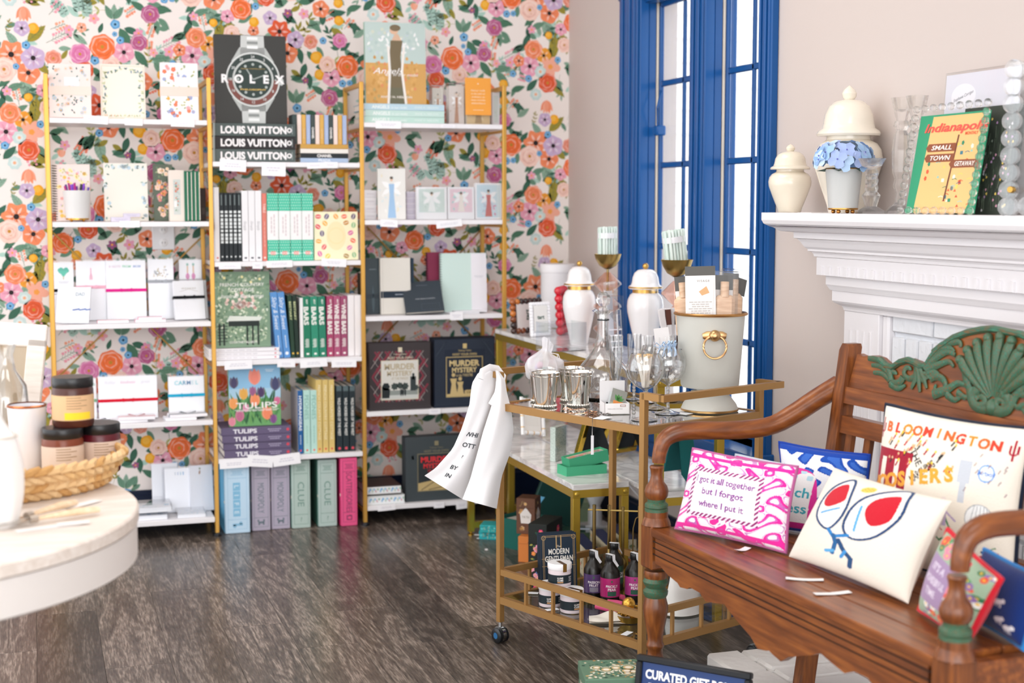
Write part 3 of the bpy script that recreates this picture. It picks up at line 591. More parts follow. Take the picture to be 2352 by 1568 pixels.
mom=lambda cv,w,h:(cv.text('A NOTE',w*.22,h*.9,.009,'#d7b9cd',2,.01),cv.text('FROM',w*.52,h*.9,.009,'#7cc7a4',2,.02),cv.text('MOM',w*.78,h*.9,.009,'#8fa8d6',2,.02))
pad('notepad','large white FROM MOM pad tied with a hot pink ribbon',245,336,600,SL[2],6.15,.022,'#e2268f',.5,art=mom)
def crowd(cv,w,h):
    q=random.Random(4)
    for i in range(26): cv.leaf(w*q.uniform(.25,.75),h*q.uniform(.72,.88),q.random()*6.28,.012,.004,q.choice(['#b9a27a','#8d8f98','#cfc3ad','#a3b0a8']),None,1,4)
pad('notepad','narrow white pad with small sketches and a grey ribbon',341,400,597,SL[2],6.16,.02,'#a9adb4',.63,art=crowd)
shoes=lambda cv,w,h:[(cv.line([(w*.5+s*w*.13,h*.5),(w*.5+s*w*.13,h*.86)],.005,'#d9ad86',1),cv.leaf(w*.5+s*w*.13,h*.62,-PI/2,.035,.016,'#d57fb2',None,2),cv.ell(w*.5+s*w*.13,h*.86,.005,.006,'#8fbcae',2)) for s in (-1,1)]
pad('notepad','white pad with a pair of pink shoes and a pink ribbon',412,464,598,SL[2]+.1,6.2,.02,'#d8327f',.12,art=shoes,bow=False)
tag(build('pad_riser',MB().box((0,0,0),(.1,.05,.10),'#e7e5ea',.001),PAPER),'plain white box propping the pink-shoes pad, third left shelf','box').location=(mapx(413,700,6.2),6.19,SL[2]+.0004)
dad=lambda cv,w,h:(cv.text('DAD',w*.62,h*.80,.014,'#97a9b4',2,.02,w=w*.34),[cv.leaf(w*(.35+.08*i),h*.36,.2*(i%3),.016,.006,'#4d6fb4',None,2,4) for i in range(8)])
for k in range(3): pad('notepad',['front white DAD pad with a blue motif leaning on the third left shelf','middle DAD pad leaning behind the front one, third left shelf','rear DAD pad leaning against the tower-motif pad'][k],[140,133,126][k],[204,197,190][k],664,SL[2],6.03+.019*k,.011,None,lean=.42,yaw=R(-14),art=dad if k==0 else None,wrap=False,base='#f1f2f7')
swirl=lambda cv,w,h:(cv.line([(w*.2,h*.72),(w*.5,h*.78),(w*.8,h*.72)],.0012,'#b9b0a6',1),cv.scrib(w*.5,h*.8,w*.5,h*.05,'#c9c4bd',1))
for k in range(2): pad('notepad',['front white pad with a black ribbon leaning at the right of the third left shelf','second pad behind the black-ribboned one, third left shelf'][k],402+6*k,474+6*k,648,SL[2],6.06+.025*k,.018,'#15171b' if k==0 else None,.57,lean=.2,yaw=R(8),art=swirl if k==0 else None)
def flatpad(label,px0,px1,py,z0,dep,H,edge='#e12a6a',Y=6.02,yaw=0,rib=None):
    x0,x1,_=fitbox(px0,px1,py,z0,Y); w=x1-x0; r=thing('flat_notepad',label,'notepad',(x0,Y,z0+.0008),(0,0,yaw)); 
    build('pad',MB().box((0,0,0),(w,dep,H),'#f4f2f6',.001),PAPER,r)
    m=MB(); m.box((-.001,dep*.3,-.0002),(w+.001,dep*.42,H+.0006),edge); rb=build('ribbon',m,CLOTH,r)
    if rib:
        m=MB()
        for sd in (1,-1): m.add([(w*.5,dep*.36,H+.001),(w*.5+sd*.03,dep*.2,H+.012),(w*.5+sd*.036,dep*.5,H+.004)],[(0,1,2)],edge)
        build('bow',m,CLOTH,rb)
    return r
flatpad('flat white pad with a red ribbon in the middle of the third left shelf',224,296,738,SL[2],.06,.011,'#e23e54'); flatpad('lower flat pad with a hot pink edge, third left shelf',311,381,737,SL[2],.07,.011,'#df2f7d'); flatpad('upper flat pad with a hot pink edge, third left shelf',318,372,730,SL[2]+.0115,.06,.009,'#e2317f')
# ---- left bay, fourth and fifth shelves
pad('notepad','white pad lettered in green with a green ribbon behind the candle jars',158,222,872,SL[3],6.15,.02,'#7fb08f',.46,art=lambda cv,w,h:cv.text('WESTFIELD',w*.55,h*.85,.011,'#6fae93',2,.02,w=w*.8),bow=False)
pad('notepad','wide white pad wrapped in clear film with a bright red ribbon bow',227,362,866,SL[3],6.11,.024,'#d2122e',.44,lean=.1,art=lambda cv,w,h:(cv.text('Kelley',w*.2,h*.86,.012,'#e0dbe6',2,.01,shear=.3),cv.text('kindness',w*.5,h*.86,.012,'#e6b8cf',2,.01,shear=.3),cv.text('great',w*.8,h*.86,.012,'#e0dbe6',2,.01,shear=.3)))
m=MB(); xw=fitbox(227,362,866,SL[3],6.11); rbx=(xw[0]+xw[1])/2
pad('notepad','white CARMEL pad with a bright blue ribbon',388,470,866,SL[3],6.11,.02,'#25a9cf',.53,lean=.08,art=lambda cv,w,h:[cv.text(t,w*(.22+.115*i),h*.84,.016,c,2,.03) for i,(t,c) in enumerate(zip('CARMEL',['#8fd0dc','#5fbccb','#3f93b8','#2f72a5','#c9dde6','#9fd3dc']))])
for k,(a,b,y,c,lab) in enumerate(((206,240,948,'#173448','flat white pad with a navy ribbon beside the candle jars'),(258,340,955,'#dfe3ea','lowest flat pad before the red-ribboned one'),(272,356,948,'#d98f96','upper flat pad with a pink and blue ribbon before the red-ribboned one'),(380,452,955,'#dfe3ea','lowest flat pad before the CARMEL pad'),(392,478,948,'#1c3f55','upper flat pad with a navy ribbon before the CARMEL pad'))):
    flatpad(lab+', fourth left shelf',a,b,y,SL[3]+(.012 if k in (2,4) else 0),.085,.011,c,6.015,R((-6,3,-3,2,5)[k]),rib=k in (0,2,4))
for k,(a,b,yt,Y,lab,art) in enumerate(((350,410,1068,6.2,'plain white pad at the back of the bottom left shelf',None),(380,448,1078,6.13,'white pad with four tiny coloured bars standing on the bottom left shelf',lambda cv,w,h:[cv.rect(w*(.34+.09*i),h*.84,w*(.37+.09*i),h*.91,c,1) for i,c in enumerate(['#b9c2d0','#a9b7d6','#8fb8cf','#4f95c8'])]),(438,492,1072,6.12,'white pad with a small brown figure at the right end of the bottom left shelf',lambda cv,w,h:(cv.leaf(w*.42,h*.8,1.4,.02,.007,'#a5806d',None,1),cv.ell(w*.45,h*.93,.004,None,'#8fa08a',1))))):
    pad('notepad',lab,a,b,yt,SL[4],Y,.016,None,lean=.12,yaw=R((0,0,6)[k]),art=art,base='#e9ebf3')
for k,(a,b,y0,z,h,lab) in enumerate(((300,384,1180,0,.03,'lower clear-lidded card box on the bottom left shelf'),(303,394,1160,.031,.032,'upper clear-lidded card box with blue print on the bottom left shelf'),(408,472,1172,0,.022,'clear-lidded stationery box before the white pads, bottom left shelf'))):
    x0,x1,_=fitbox(a,b,y0,SL[4],6.03); w=x1-x0; r=thing('stationery_box',lab,'box',(x0,6.02,SL[4]+z+.0006)); m=MB(); m.box((0,0,0),(w,.11,h*.6),'#eef0f6',.001); cc=Cv(m,(0,0,h*.6),(1,0,0),(0,1,0),(0,0,1)); floral(cc,w,.11,k,['#a9cfe6','#cfe0f0','#7fb7dc'],['#c9dceb'],24,.012); build('tray',m,MATTE,r); build('clear_lid',MB().box((-.0015,-.0015,h*.25),(w+.0015,.1115,h)),ACRYL,r)
# ---- centre bay, top shelf
def sp_text(t,col,hf=.55,wf=.7,at=.5,bold=.02,extra=None):
    def f(cv,H,T):
        cv.text(t,H*at,T*.5,T*hf,col,2,bold,w=H*wf)
        if extra: extra(cv,H,T)
    return f
CENX=lambda px,py:mapx(px,py,6.02)
lvz=SC[0]
for i,(c,d) in enumerate((('#56605e','bottom'),('#2b2829','middle'),('#4f5a58','top'))):
    x1=CENX(678,350-30*i); x0=CENX(489,350-30*i); th=.0515
    def f(cv,H,T,c=c):
        cv.rect(0,0,H*.02,T,'#a9b3b2',1); cv.text('LOUIS VUITTON',H*.49,T*.5,T*.54,'#f2eeee',2,.045,w=H*.80); cv.ell(H*.925,T*.5,T*.2,None,'#f2eeee',2); cv.ell(H*.925,T*.5,T*.1,None,c,3)
        cv.rect(H*.955,T*.2,H*.965,T*.8,'#8f9897',2)
    flatbook('coffee_table_book',f'{d} of three stacked dark LOUIS VUITTON books under the watch book',.24,x1-x0,th,x1,6.015,lvz,c,spine=f,pages='#d8b98d',group='stacked fashion books'); lvz+=th+.0005
def f_rolex(cv,W,H):
    cx,cy,r=W*.53,H*.5,W*.36
    for s in (1,-1):
        cv.poly([(cx-W*.17,cy+s*H*.28),(cx+W*.17,cy+s*H*.28),(cx+W*.16,cy+s*H*.495),(cx-W*.16,cy+s*H*.495)][::s],'#c9ccca',1)
        cv.poly([(cx-W*.30,cy+s*H*.20),(cx+W*.30,cy+s*H*.20),(cx+W*.18,cy+s*H*.36),(cx-W*.18,cy+s*H*.36)][::s],'#b5b9b6',1)
        for k in range(3): cv.rect(cx-W*.075,cy+s*H*(.36+.05*k)-H*.012,cx+W*.075,cy+s*H*(.36+.05*k)+H*.02,'#eef0ef' if k%2==0 else '#8d918f',2)
    cv.ring(cx,cy,r*.99,r*1.05,'#dadddb',2); cv.ell(cx,cy,r*1.0,None,'#8c918e',2,48)
    cv.ring(cx,cy,r*.78,r*.98,'#33403d',3,40,0,PI); cv.ring(cx,cy,r*.78,r*.98,'#7d4a43',3,40,PI,2*PI); cv.ell(cx,cy,r*.80,None,'#bfc3c0',4,48); cv.ell(cx,cy,r*.72,None,'#2d3d39',5,48)
    for k in range(12):
        a=k*PI/6; cv.ell(cx+r*.58*cos(a),cy+r*.58*sin(a),r*.055,None,'#aeb6b2',6,10); cv.text(str((k*2)%24 or 24),cx+r*.88*sin(a),cy+r*.88*cos(a),r*.1,'#cfd2d0',6,.02)
    cv.line([(cx,cy),(cx+r*.45,cy+r*.18)],r*.05,'#9aa39f',7); cv.line([(cx,cy),(cx-r*.25,cy+r*.4)],r*.05,'#9aa39f',7); cv.ell(cx+r*1.1,cy-r*.06,r*.09,r*.15,'#c5c8c6',2)
    for i,t in enumerate('ROLEX'): cv.text(t,W*(.14+.19*i),H*.505,H*.088,'#f6f3f3',11,.045)
    cv.text('PHILOSOPHY',W*.53,H*.385,H*.018,'#e8c46a',9,.02,w=W*.36); cv.text('MARA CAPPELLETTI',W*.53,H*.62,H*.012,'#c9a860',9,.0,w=W*.33)
facebook('watch_book','tall dark ROLEX watch book standing on the stacked fashion books',494,659,81,lvz,6.06,.03,'#3a3a38',lean=.05,front=f_rolex,spine=lambda cv,H,T:(cv.text('ROLEX',H*.42,T*.5,T*.5,'#d9d5d0',2,.02,w=H*.3),cv.rect(H*.9,T*.3,H*.96,T*.7,'#b9b4ae',1)))
# small fashion books: four flat, twelve upright on them
fz=SC[0]
for i,(c,t,tc,d,h) in enumerate((('#a9bcd6','PRADA','#dfe6ef','blue PRADA','bottom'),('#23282c','CHANEL','#eeeae6','black CHANEL','second'),('#e9e4dd','','','cream','third'),('#c79a4b','','','gold','top'))):
    x0,x1=CENX(690,360-10*i),CENX(800,360-10*i); th=.0185
    flatbook('small_fashion_book',f'{d} small fashion book lying flat, {h} of the four beside the LOUIS VUITTON stack',.125,x1-x0,th,x1,6.02,fz,c,spine=(lambda cv,H,T,t=t,tc=tc:cv.text(t,H*.5,T*.5,T*.6,tc,2,.04)) if t else None,group='small fashion books lying flat'); fz+=th+.0004
seq=[('#3c4a49','dark green',''),('#ecd8cf','cream',''),('#d8a956','gold',''),('#a7b8da','blue',''),('#3f4b4a','dark CHANEL','CHANEL'),('#ecd8cf','cream',''),('#d8a956','gold',''),('#a7b8da','blue',''),('#3f4b4a','dark CHANEL','CHANEL'),('#ecd8cf','cream',''),('#d8a956','gold',''),('#a7b8da','blue','')]
for i,(c,d,t) in enumerate(seq):
    a=672+i*10.4; spinebook('small_fashion_book',f'{d} small upright fashion book, number {i+1} from the left in the row on the flat ones' if 0 else f'{d} small upright fashion book, {["first","second","third","fourth","fifth","sixth","seventh","eighth","ninth","tenth","eleventh","twelfth"][i]} from the watch book',a,a+10,263+i*.2,fz,6.03,.10,c,spine=(lambda cv,H,T:cv.text('CHANEL',H*.62,T*.5,T*.5,'#eeeae6',2,.03,w=H*.4)) if t else (lambda cv,H,T,c=c:cv.text('CATWALK',H*.65,T*.5,T*.35,mixc(C_(c),(1,1,1),.35),2,.0,w=H*.35)),group='small upright fashion books')
# ---- centre bay, second shelf
spinebook('white_book','thin white book at the left end of the second centre shelf',493,504,430,SC[1],6.03,.2,'#f0edee',spine=lambda cv,H,T:cv.ell(H*.95,T*.5,T*.2,None,'#d9564c',2))
for i in range(5):
    def f(cv,H,T):
        q=random.Random(3)
        for k in range(9): cv.rect(H*(.26+.055*k),T*.18,H*(.26+.055*k+q.choice((.035,.045))),T*.85,'#dfe4e4',1)
        cv.ell(H*.93,T*.5,T*.22,None,'#cfd3d2',1); cv.rect(H*.03,T*.3,H*.18,T*.6,'#6b7676',1)
    spinebook('black_spine_book',f'black book with white block lettering, {["first","second","third","fourth","fifth"][i]} of five beside the thin white book',505+i*10.1,514.6+i*10.1,443,SC[1],6.03,.19,'#22292d',spine=f,group='black books in a row')
for i in range(3):
    spinebook('white_cookbook',f'white book with a tiny grey script title, {["first","second","third"][i]} of three next to the salmon book',555.5+i*15.4,570.5+i*15.4,438,SC[1],6.03,.2,'#eeecee',spine=lambda cv,H,T:(cv.text('Simply',H*.5,T*.5,T*.4,'#a9a7aa',2,.0,shear=.3),cv.rect(H*.94,T*.3,H*.965,T*.7,'#565c63',2)),group='white script-title books')
spinebook('salmon_book','slim salmon book between the white and the turquoise books',602,613,444,SC[1],6.03,.2,'#dd7f70',spine=lambda cv,H,T:(cv.text('TABLE',H*.22,T*.5,T*.5,'#f2d3c9',2,.02),cv.scrib(H*.6,T*.5,H*.4,T*.3,'#eab3a6',1),cv.ell(H*.95,T*.5,T*.2,None,'#f5e7df',2)))
for i in range(4):
    def f(cv,H,T):
        for u in range(24):
            for v in range(5):
                x=H*(.012+u*.0418); 
                if .26<x/H<.68: continue
                cv.ell(x,T*(.1+.2*v+(.1 if u%2 else 0)),T*.045,None,'#d8f0e8',1,6)
        cv.rect(H*.26,0,H*.69,T,'#f3f0ef',2); cv.scrib(H*.47,T*.5,H*.34,T*.5,'#d6c9cc',2,3); cv.rect(H*.86,T*.28,H*.91,T*.72,'#ee6e5e',3); cv.text('FOOD',H*.885,T*.5,T*.2,'#ffffff',4,.02,rot=PI/2)
    spinebook('turquoise_book',f'turquoise polka-dot book with a white panel, {["first","second","third","fourth"][i]} of four beside the macaron book',613.5+i*26.6,639.5+i*26.6,444,SC[1],6.03,.2,'#4fc3a3',spine=f,group='turquoise polka-dot books')
def f_mac(cv,W,H):
    cols=['#e4525f','#5b4a7d','#f0a53f','#ef6b4c','#54426f','#f3b03d','#c98a38','#8fc08b','#e23e55','#d95fa0','#5a4877','#ee6a4c','#d97bb0','#8fbf8d','#a8853f','#e0cf52','#d960a3','#efae42']
    pts=[(.1,.9),(.29,.9),(.5,.9),(.69,.9),(.9,.9),(.25,.76),(.73,.77),(.9,.72),(.09,.69),(.83,.56),(.18,.55),(.88,.4),(.8,.25),(.9,.1),(.72,.08),(.3,.08),(.12,.13),(.1,.39),(.22,.27)]
    for i,(x,y) in enumerate(pts):
        c=cols[i%len(cols)]; a=i*1.1; cv.ell(W*x,H*y,W*.066,W*.05,c,1,16,a); cv.ell(W*x,H*y,W*.064,W*.016,mixc(C_(c),(1,.95,.8),.5),2,12,a)
    cv.ell(W*.5,H*.5,W*.22,H*.3,'#f6e3b6',1,28); cv.ring(W*.5,H*.5,W*.17,W*.178,'#f2d795',2)
facebook('macaron_book','pale yellow cookbook with rings of coloured macarons standing on the second centre shelf',722,823,487,SC[1],6.03,.025,'#f3edc9',lean=.05,front=f_mac)
# ---- centre bay, third shelf
fz=SC[2]
for i in range(3):
    x0,x1=CENX(492,815),CENX(642,815); flatbook('white_paperback',f'white book lying flat, {["bottom","middle","top"][i]} of three under the garden table book',.22,x1-x0+.02,.0155,x1,6.02-.0,fz,'#f0edf0',spine=lambda cv,H,T:(cv.scrib(H*.4,T*.5,H*.6,T*.4,'#c9c5cb',1),cv.rect(H*.93,T*.3,H*.955,T*.7,'#d57a84',1)),group='white books lying flat'); fz+=.016
def f_gard(cv,W,H):
    q=random.Random(9)
    for i in range(420):
        c=q.choice(['#8fa588','#6d8a6f','#b8c7a8','#55735c','#a9b9a0','#dfe5cf','#7d9676']); x,y=W*q.uniform(.04,.96),H*q.uniform(.08,.96); cv.leaf(x,y,q.random()*6.28,.014,.008,c,None,1+q.random(),4)
    for i in range(46): cv.blob(W*(.5+q.gauss(0,.13)),H*(.52+abs(q.gauss(0,.07))),.007,q.choice(['#f0e9e2','#e9c9bd','#f3ddd0','#d8a59b']),3.2,5,.15,q.random()*6,10)
    cv.poly([(W*.2,H*.34),(W*.8,H*.34),(W*.86,H*.40),(W*.26,H*.42)],'#dfe3da',3.4); cv.rect(W*.24,H*.28,W*.8,H*.35,'#26302c',3.6)
    for x in (.06,.14,.56,.66,.76): cv.rect(W*x,H*.03,W*(x+.03),H*.32,'#222c29',3.6)
    for k in range(6): cv.rect(W*.04,H*(.08+.04*k),W*.22,H*(.09+.04*k),'#222c29',3.7)
    for x,y in ((.18,.92),(.5,.93),(.82,.9),(.66,.86)): cv.blob(W*x,H*y,.006,'#f3e9ae',4,5,.1,0,10)
    cv.text('FRENCH COUNTRY',W*.5,H*.83,H*.042,'#f2efea',5,.01,w=W*.8); cv.text('COTTAGE',W*.5,H*.76,H*.042,'#f2efea',5,.01,w=W*.42); cv.text('Inspired Gatherings',W*.5,H*.68,H*.05,'#f6f3ee',5,.0,w=W*.78,shear=.35); cv.text('COURTNEY ALLISON',W*.5,H*.07,H*.028,'#e9e7e0',5,.02,w=W*.5)
facebook('garden_table_book','green FRENCH COUNTRY COTTAGE book showing a garden table, standing on the white books',494,621,625,fz,6.04,.026,'#7f9a80',lean=.05,front=f_gard)
for i in range(2): spinebook('blue_script_book',f'leaning bright blue book with white script, {["left","right"][i]} one of the pair',635+i*16.2,650.6+i*16.2,671,SC[2],6.03,.18,'#5b93cf',lean=-.09,spine=lambda cv,H,T:(cv.text('Salty & Sweet',H*.32,T*.5,T*.62,'#e9f0f7',2,.0,w=H*.5,shear=.3),cv.scrib(H*.75,T*.5,H*.2,T*.3,'#d5e2f0',1),cv.ell(H*.93,T*.5,T*.25,None,'#eef3f8',2)),group='blue script books')
for i in range(2): spinebook('dark_green_book',f'thin dark green book with pale lettering, {["left","right"][i]} one of the leaning pair',668+i*10.4,677.6+i*10.4,678,SC[2],6.03,.18,'#24402f' if i==0 else '#1c3027',lean=-.05,spine=lambda cv,H,T:(cv.text('BESTIARY',H*.25,T*.5,T*.5,'#c8cf9c',2,.02,w=H*.3),cv.ell(H*.93,T*.5,T*.25,None,'#e0b64e',2)),group='thin dark green books')
spinebook('white_thin_book','thin white book between the dark green pair and the BARS books',689,697,684,SC[2],6.03,.18,'#edebea')
def f_bar(t,w,p): 
    return lambda cv,H,T:(cv.text(t,H*p,T*.46,T*.62,'#f1efe9',2,.035,w=H*w),cv.text('BEST',H*.09,T*.6,T*.22,'#f1efe9',2,.02),[cv.rect(H*(.70+.016*k),T*(.3-.06*(k%3)),H*(.708+.016*k),T*(.7+.06*(k%2)),'#f1efe9',2) for k in range(9)],cv.rect(H*.93,T*.35,H*.96,T*.7,'#f1efe9',2))
for i in range(3): spinebook('bars_book',f'green BARS book, {["first","second","third"][i]} of three beside the maroon ones',697.5+i*17.6,714.5+i*17.6,681,SC[2],6.03,.18,['#1f7a5b','#2f8d70','#277f64'][i],lean=-.02,spine=f_bar('BARS',.3,.32),group='green BARS books')
for i in range(3): spinebook('wine_bars_book',f'maroon WINE BARS book, {["first","second","third"][i]} of three beside the green ones',750.5+i*16,766+i*16,680,SC[2],6.03,.18,['#a84368','#ad5678','#9c4a6c'][i],spine=f_bar('WINE BARS',.5,.38),group='maroon WINE BARS books')
for i in range(2): spinebook('blank_white_book',f'blank white book, {["left","right"][i]} one at the right end of the third centre shelf',799+i*15.4,814+i*15.4,678,SC[2],6.03,.18,'#f1eef0',group='blank white books')
# ---- centre bay, bottom shelf
fz=SC[3]
for i in range(4):
    x0,x1=CENX(514+i*-2.5,1040-17*i),CENX(667,1040-17*i); flatbook('tulips_book',f'purple TULIPS book lying flat, {["bottom","second","third","top"][i]} of the four',.2,x1-x0,.031,x1,6.0+.006*(i%2),fz,'#665b79',spine=lambda cv,H,T:(cv.text('TULIPS',H*.34,T*.5,T*.55,'#efecf2',2,.03,w=H*.34),cv.scrib(H*.76,T*.5,H*.2,T*.5,'#b4abc4',2,2),cv.ell(H*.955,T*.5,T*.2,None,'#d9495a',2)),group='TULIPS books lying flat'); fz+=.0314
def tul(cv,x,y,r,c,l):
    c=C_(c)
    for da,k in ((-.5,1),(.5,1),(0,1.05)): cv.leaf(x,y-r,PI/2+da*.55,r*2.1*k,r*1.05,mixc(c,(1,.9,.7),.18*abs(da)+.1*k-.1),None,l+abs(da)*-.3,7)
def f_tul(cv,W,H):
    cv.rect(0,H*.62,W,H,'#8fbfe0',1); cv.rect(0,H*.45,W,H*.62,'#a9cde2',1); q=random.Random(4)
    for i in range(60): cv.leaf(W*q.uniform(.05,.9),H*q.uniform(0,.3),PI/2+q.uniform(-.5,.5),H*q.uniform(.2,.42),W*.05,q.choice(['#4f8a52','#3d7446','#6da05c','#2f5f3d']),None,1.5+q.random(),5)
    for x,y,r,c in ((.5,.8,.15,'#ee8a78'),(.1,.72,.11,'#4a4468'),(.9,.68,.13,'#43466b'),(.28,.53,.11,'#e3a94f'),(.46,.57,.09,'#9a5c86'),(.62,.55,.1,'#4b3560'),(.08,.38,.11,'#f0a05c'),(.5,.42,.12,'#ef8f5e'),(.2,.17,.11,'#c06a8c'),(.73,.2,.13,'#ef8a63'),(.32,.3,.08,'#d98fb0'),(.93,.4,.08,'#d06a92'),(.85,.1,.09,'#7d4a86'),(.05,.08,.09,'#e38b9e')): tul(cv,W*x,H*y,W*r,c,4)
    cv.text('TULIPS',W*.53,H*.34,H*.10,'#f7f4f1',8,.01,w=W*.8); cv.rect(W*.1,H*.265,W*.96,H*.272,'#f7f4f1',8); cv.scrib(W*.53,H*.25,W*.84,H*.02,'#efe9e6',1,8); cv.scrib(W*.79,H*.91,W*.18,H*.05,'#e6eef4',2,8)
facebook('tulips_book','TULIPS book with a blue sky cover standing on the four flat ones',526,645,840,fz,6.03,.022,'#6fa86a',lean=.04,front=f_tul)
def f_hyd(cv,W,H):
    q=random.Random(2)
    for i in range(60): cv.blob(W*q.uniform(.05,.95),H*q.uniform(.02,.45),.012,q.choice(['#4d5aa0','#6d7fc4','#33407a','#8a6fb0','#2c3c5e']),1+q.random(),5,.15,q.random()*6,10)
x0,x1,h=fitbox(681,696,897,SC[3],6.02)
book('hydrangeas_book','blue HYDRANGEAS book turned to show its pale cover edge beside the TULIPS stack',.17,h,.022,(x1,6.02,SC[3]),(0,0,PI/2-.0),'#1e5f9e',spine=lambda cv,H,T:(cv.text('HYDRANGEAS',H*.36,T*.5,T*.5,'#eef1f2',2,.03,w=H*.55),cv.scrib(H*.78,T*.5,H*.16,T*.3,'#cfdbe8',1),cv.ell(H*.95,T*.5,T*.18,None,'#d9495a',2)),back='#a8a6ac')
for i in range(2): spinebook('peonies_book',f'mint green PEONIES book, {["left","right"][i]} one of the pair',697+i*16.2,712.6+i*16.2,896,SC[3],6.02,.19,'#b7dcd2',spine=lambda cv,H,T:(cv.text('PEONIES',H*.27,T*.5,T*.6,'#7fb3a5',2,.0,w=H*.38),cv.scrib(H*.7,T*.5,H*.3,T*.25,'#93c2b5',1),cv.ell(H*.95,T*.5,T*.16,None,'#e26d5c',2)),group='mint PEONIES books')
for i in range(3): spinebook('yellow_book',f'mustard yellow book with pale lettering, {["first","second","third"][i]} of three on the bottom centre shelf',726.5+i*14.2,740+i*14.2,872,SC[3],6.02,.2,'#d9bd73',spine=lambda cv,H,T:(cv.text('FRENCH COUNTRY COTTAGE',H*.45,T*.5,T*.42,'#f1e7c6',2,.0,w=H*.75),cv.ell(H*.95,T*.5,T*.18,None,'#d9564c',2)),group='mustard yellow books')
for i in range(3): spinebook('wild_horses_book',f'black WILD HORSES OF THE WEST book, {["first","second","third"][i]} of three at the shelf end',772+i*15.2,786.4+i*15.2,886,SC[3],6.02,.2,'#202d33',spine=lambda cv,H,T:(cv.rect(H*.0,T*.1,H*.08,T*.9,'#56666a',1),cv.text('WILD HORSES OF THE WEST',H*.47,T*.5,T*.42,'#e7e7e2',2,.02,w=H*.58),cv.ell(H*.95,T*.5,T*.22,None,'#d9495a',2)),group='black WILD HORSES books')
# ---- board games in book-shaped boxes on the floor
def game(px0,px1,yt,yb,c,ink,t,label,icon,side,block=False):
    P=onZ((px0+px1)/2,yb,0); Y=P.y; a=onY(px0,(yt+yb)/2,Y).x; b=onY(px1,(yt+yb)/2,Y).x; w=b-a; H=(yb-yt)*mpp(P); D=.205
    r=thing('game_box',label,'board game',((a+b)/2,Y,.0006),(0,0,0),'book-shaped board games on the floor'); c=C_(c); lt=mixc(c,(1,1,1),.18)
    m=MB(); m.box((-w/2,0,0),(w/2,D,H),c,.003); m.box((-w/2-.001,.01,.002),(-w/2,D,H-.002),C_(side)); m.box((w/2,.01,.002),(w/2+.001,D,H-.002),C_(side))
    cv=Cv(m,(-w/2,0,0),(1,0,0),(0,0,1),(0,-1,0)); cv.frame(w*.12,H*.06,w*.88,H*.96,.0012,ink,1); cv.rect(w*.12,H*.20,w*.88,H*.206,ink,1); cv.rect(w*.12,H*.80,w*.88,H*.806,ink,1)
    cv.scrib(w*.5,H*.88,w*.5,H*.08,ink,4)
    if block:
        for i,ch in enumerate(t): z=H*(.68-.125*i); cv.rect(w*.33,z-.017,w*.62,z+.017,'#86bfdf',1); cv.text(ch,w*.475,z,.018,lt,2,.03,rot=-PI/2)
    else:
        cv.text(t,w*.5,H*.5,w*.34,ink,2,.0,rot=-PI/2,w=H*(.26+.025*len(t)))
    icon(cv,w,H,ink); build('game_case',m,MATTE,r)
    for s in (-1,1): build('thumb_notch',MB().ball((s*(w/2-.0035),.012,H*.46),.0055,'#efe4d2',10,2.2),MATTE,r)
    return r
def ic_car(cv,w,H,k): cv.rect(w*.3,H*.11,w*.7,H*.145,'#8cc0de',2); cv.ell(w*.38,H*.105,w*.07,None,'#8cc0de',2); cv.ell(w*.62,H*.15,w*.06,None,'#8cc0de',2)
def ic_dog(cv,w,H,k): cv.rect(w*.34,H*.115,w*.66,H*.145,k,2); [cv.rect(w*x,H*y,w*(x+.08),H*(y+.035),k,2) for x,y in ((.34,.09),(.58,.09),(.30,.14),(.6,.14))]
def ic_q(cv,w,H,k): cv.text('?',w*.5,H*.13,H*.065,k,2)
def ic_pen(cv,w,H,k): cv.frame(w*.34,H*.09,w*.66,H*.16,.004,k,2); cv.rect(w*.5,H*.15,w*.62,H*.165,k,2)
game(516,574,1065,1225,'#c3def2','#8cbfdd','LIFE','pale blue LIFE game box standing on the floor beside the gold post',ic_car,'#5fa9cf',True)
game(578,621,1067,1219,'#b2aabb','#6f7f88','MONOPOLY','mauve MONOPOLY game box next to the pale blue one',ic_dog,'#8d8795'); game(623,666,1066,1215,'#b3abbd','#6f7f88','MONOPOLY','mauve MONOPOLY game box next to the sage green ones',ic_dog,'#8d8795')
game(670,713,1055,1213,'#b4c7bf','#6f9488','CLUE','sage green CLUE game box beside the mauve boxes',ic_q,'#5d8f80'); game(731,774,1054,1209,'#b5c8c2','#6f9488','CLUE','sage green CLUE game box beside the pink one',ic_q,'#5d8f80')
game(783,821,1050,1208,'#e8588b','#8f3d63','SCATTERGORIES','hot pink SCATTERGORIES game box standing on the floor',ic_pen,'#c92a66')
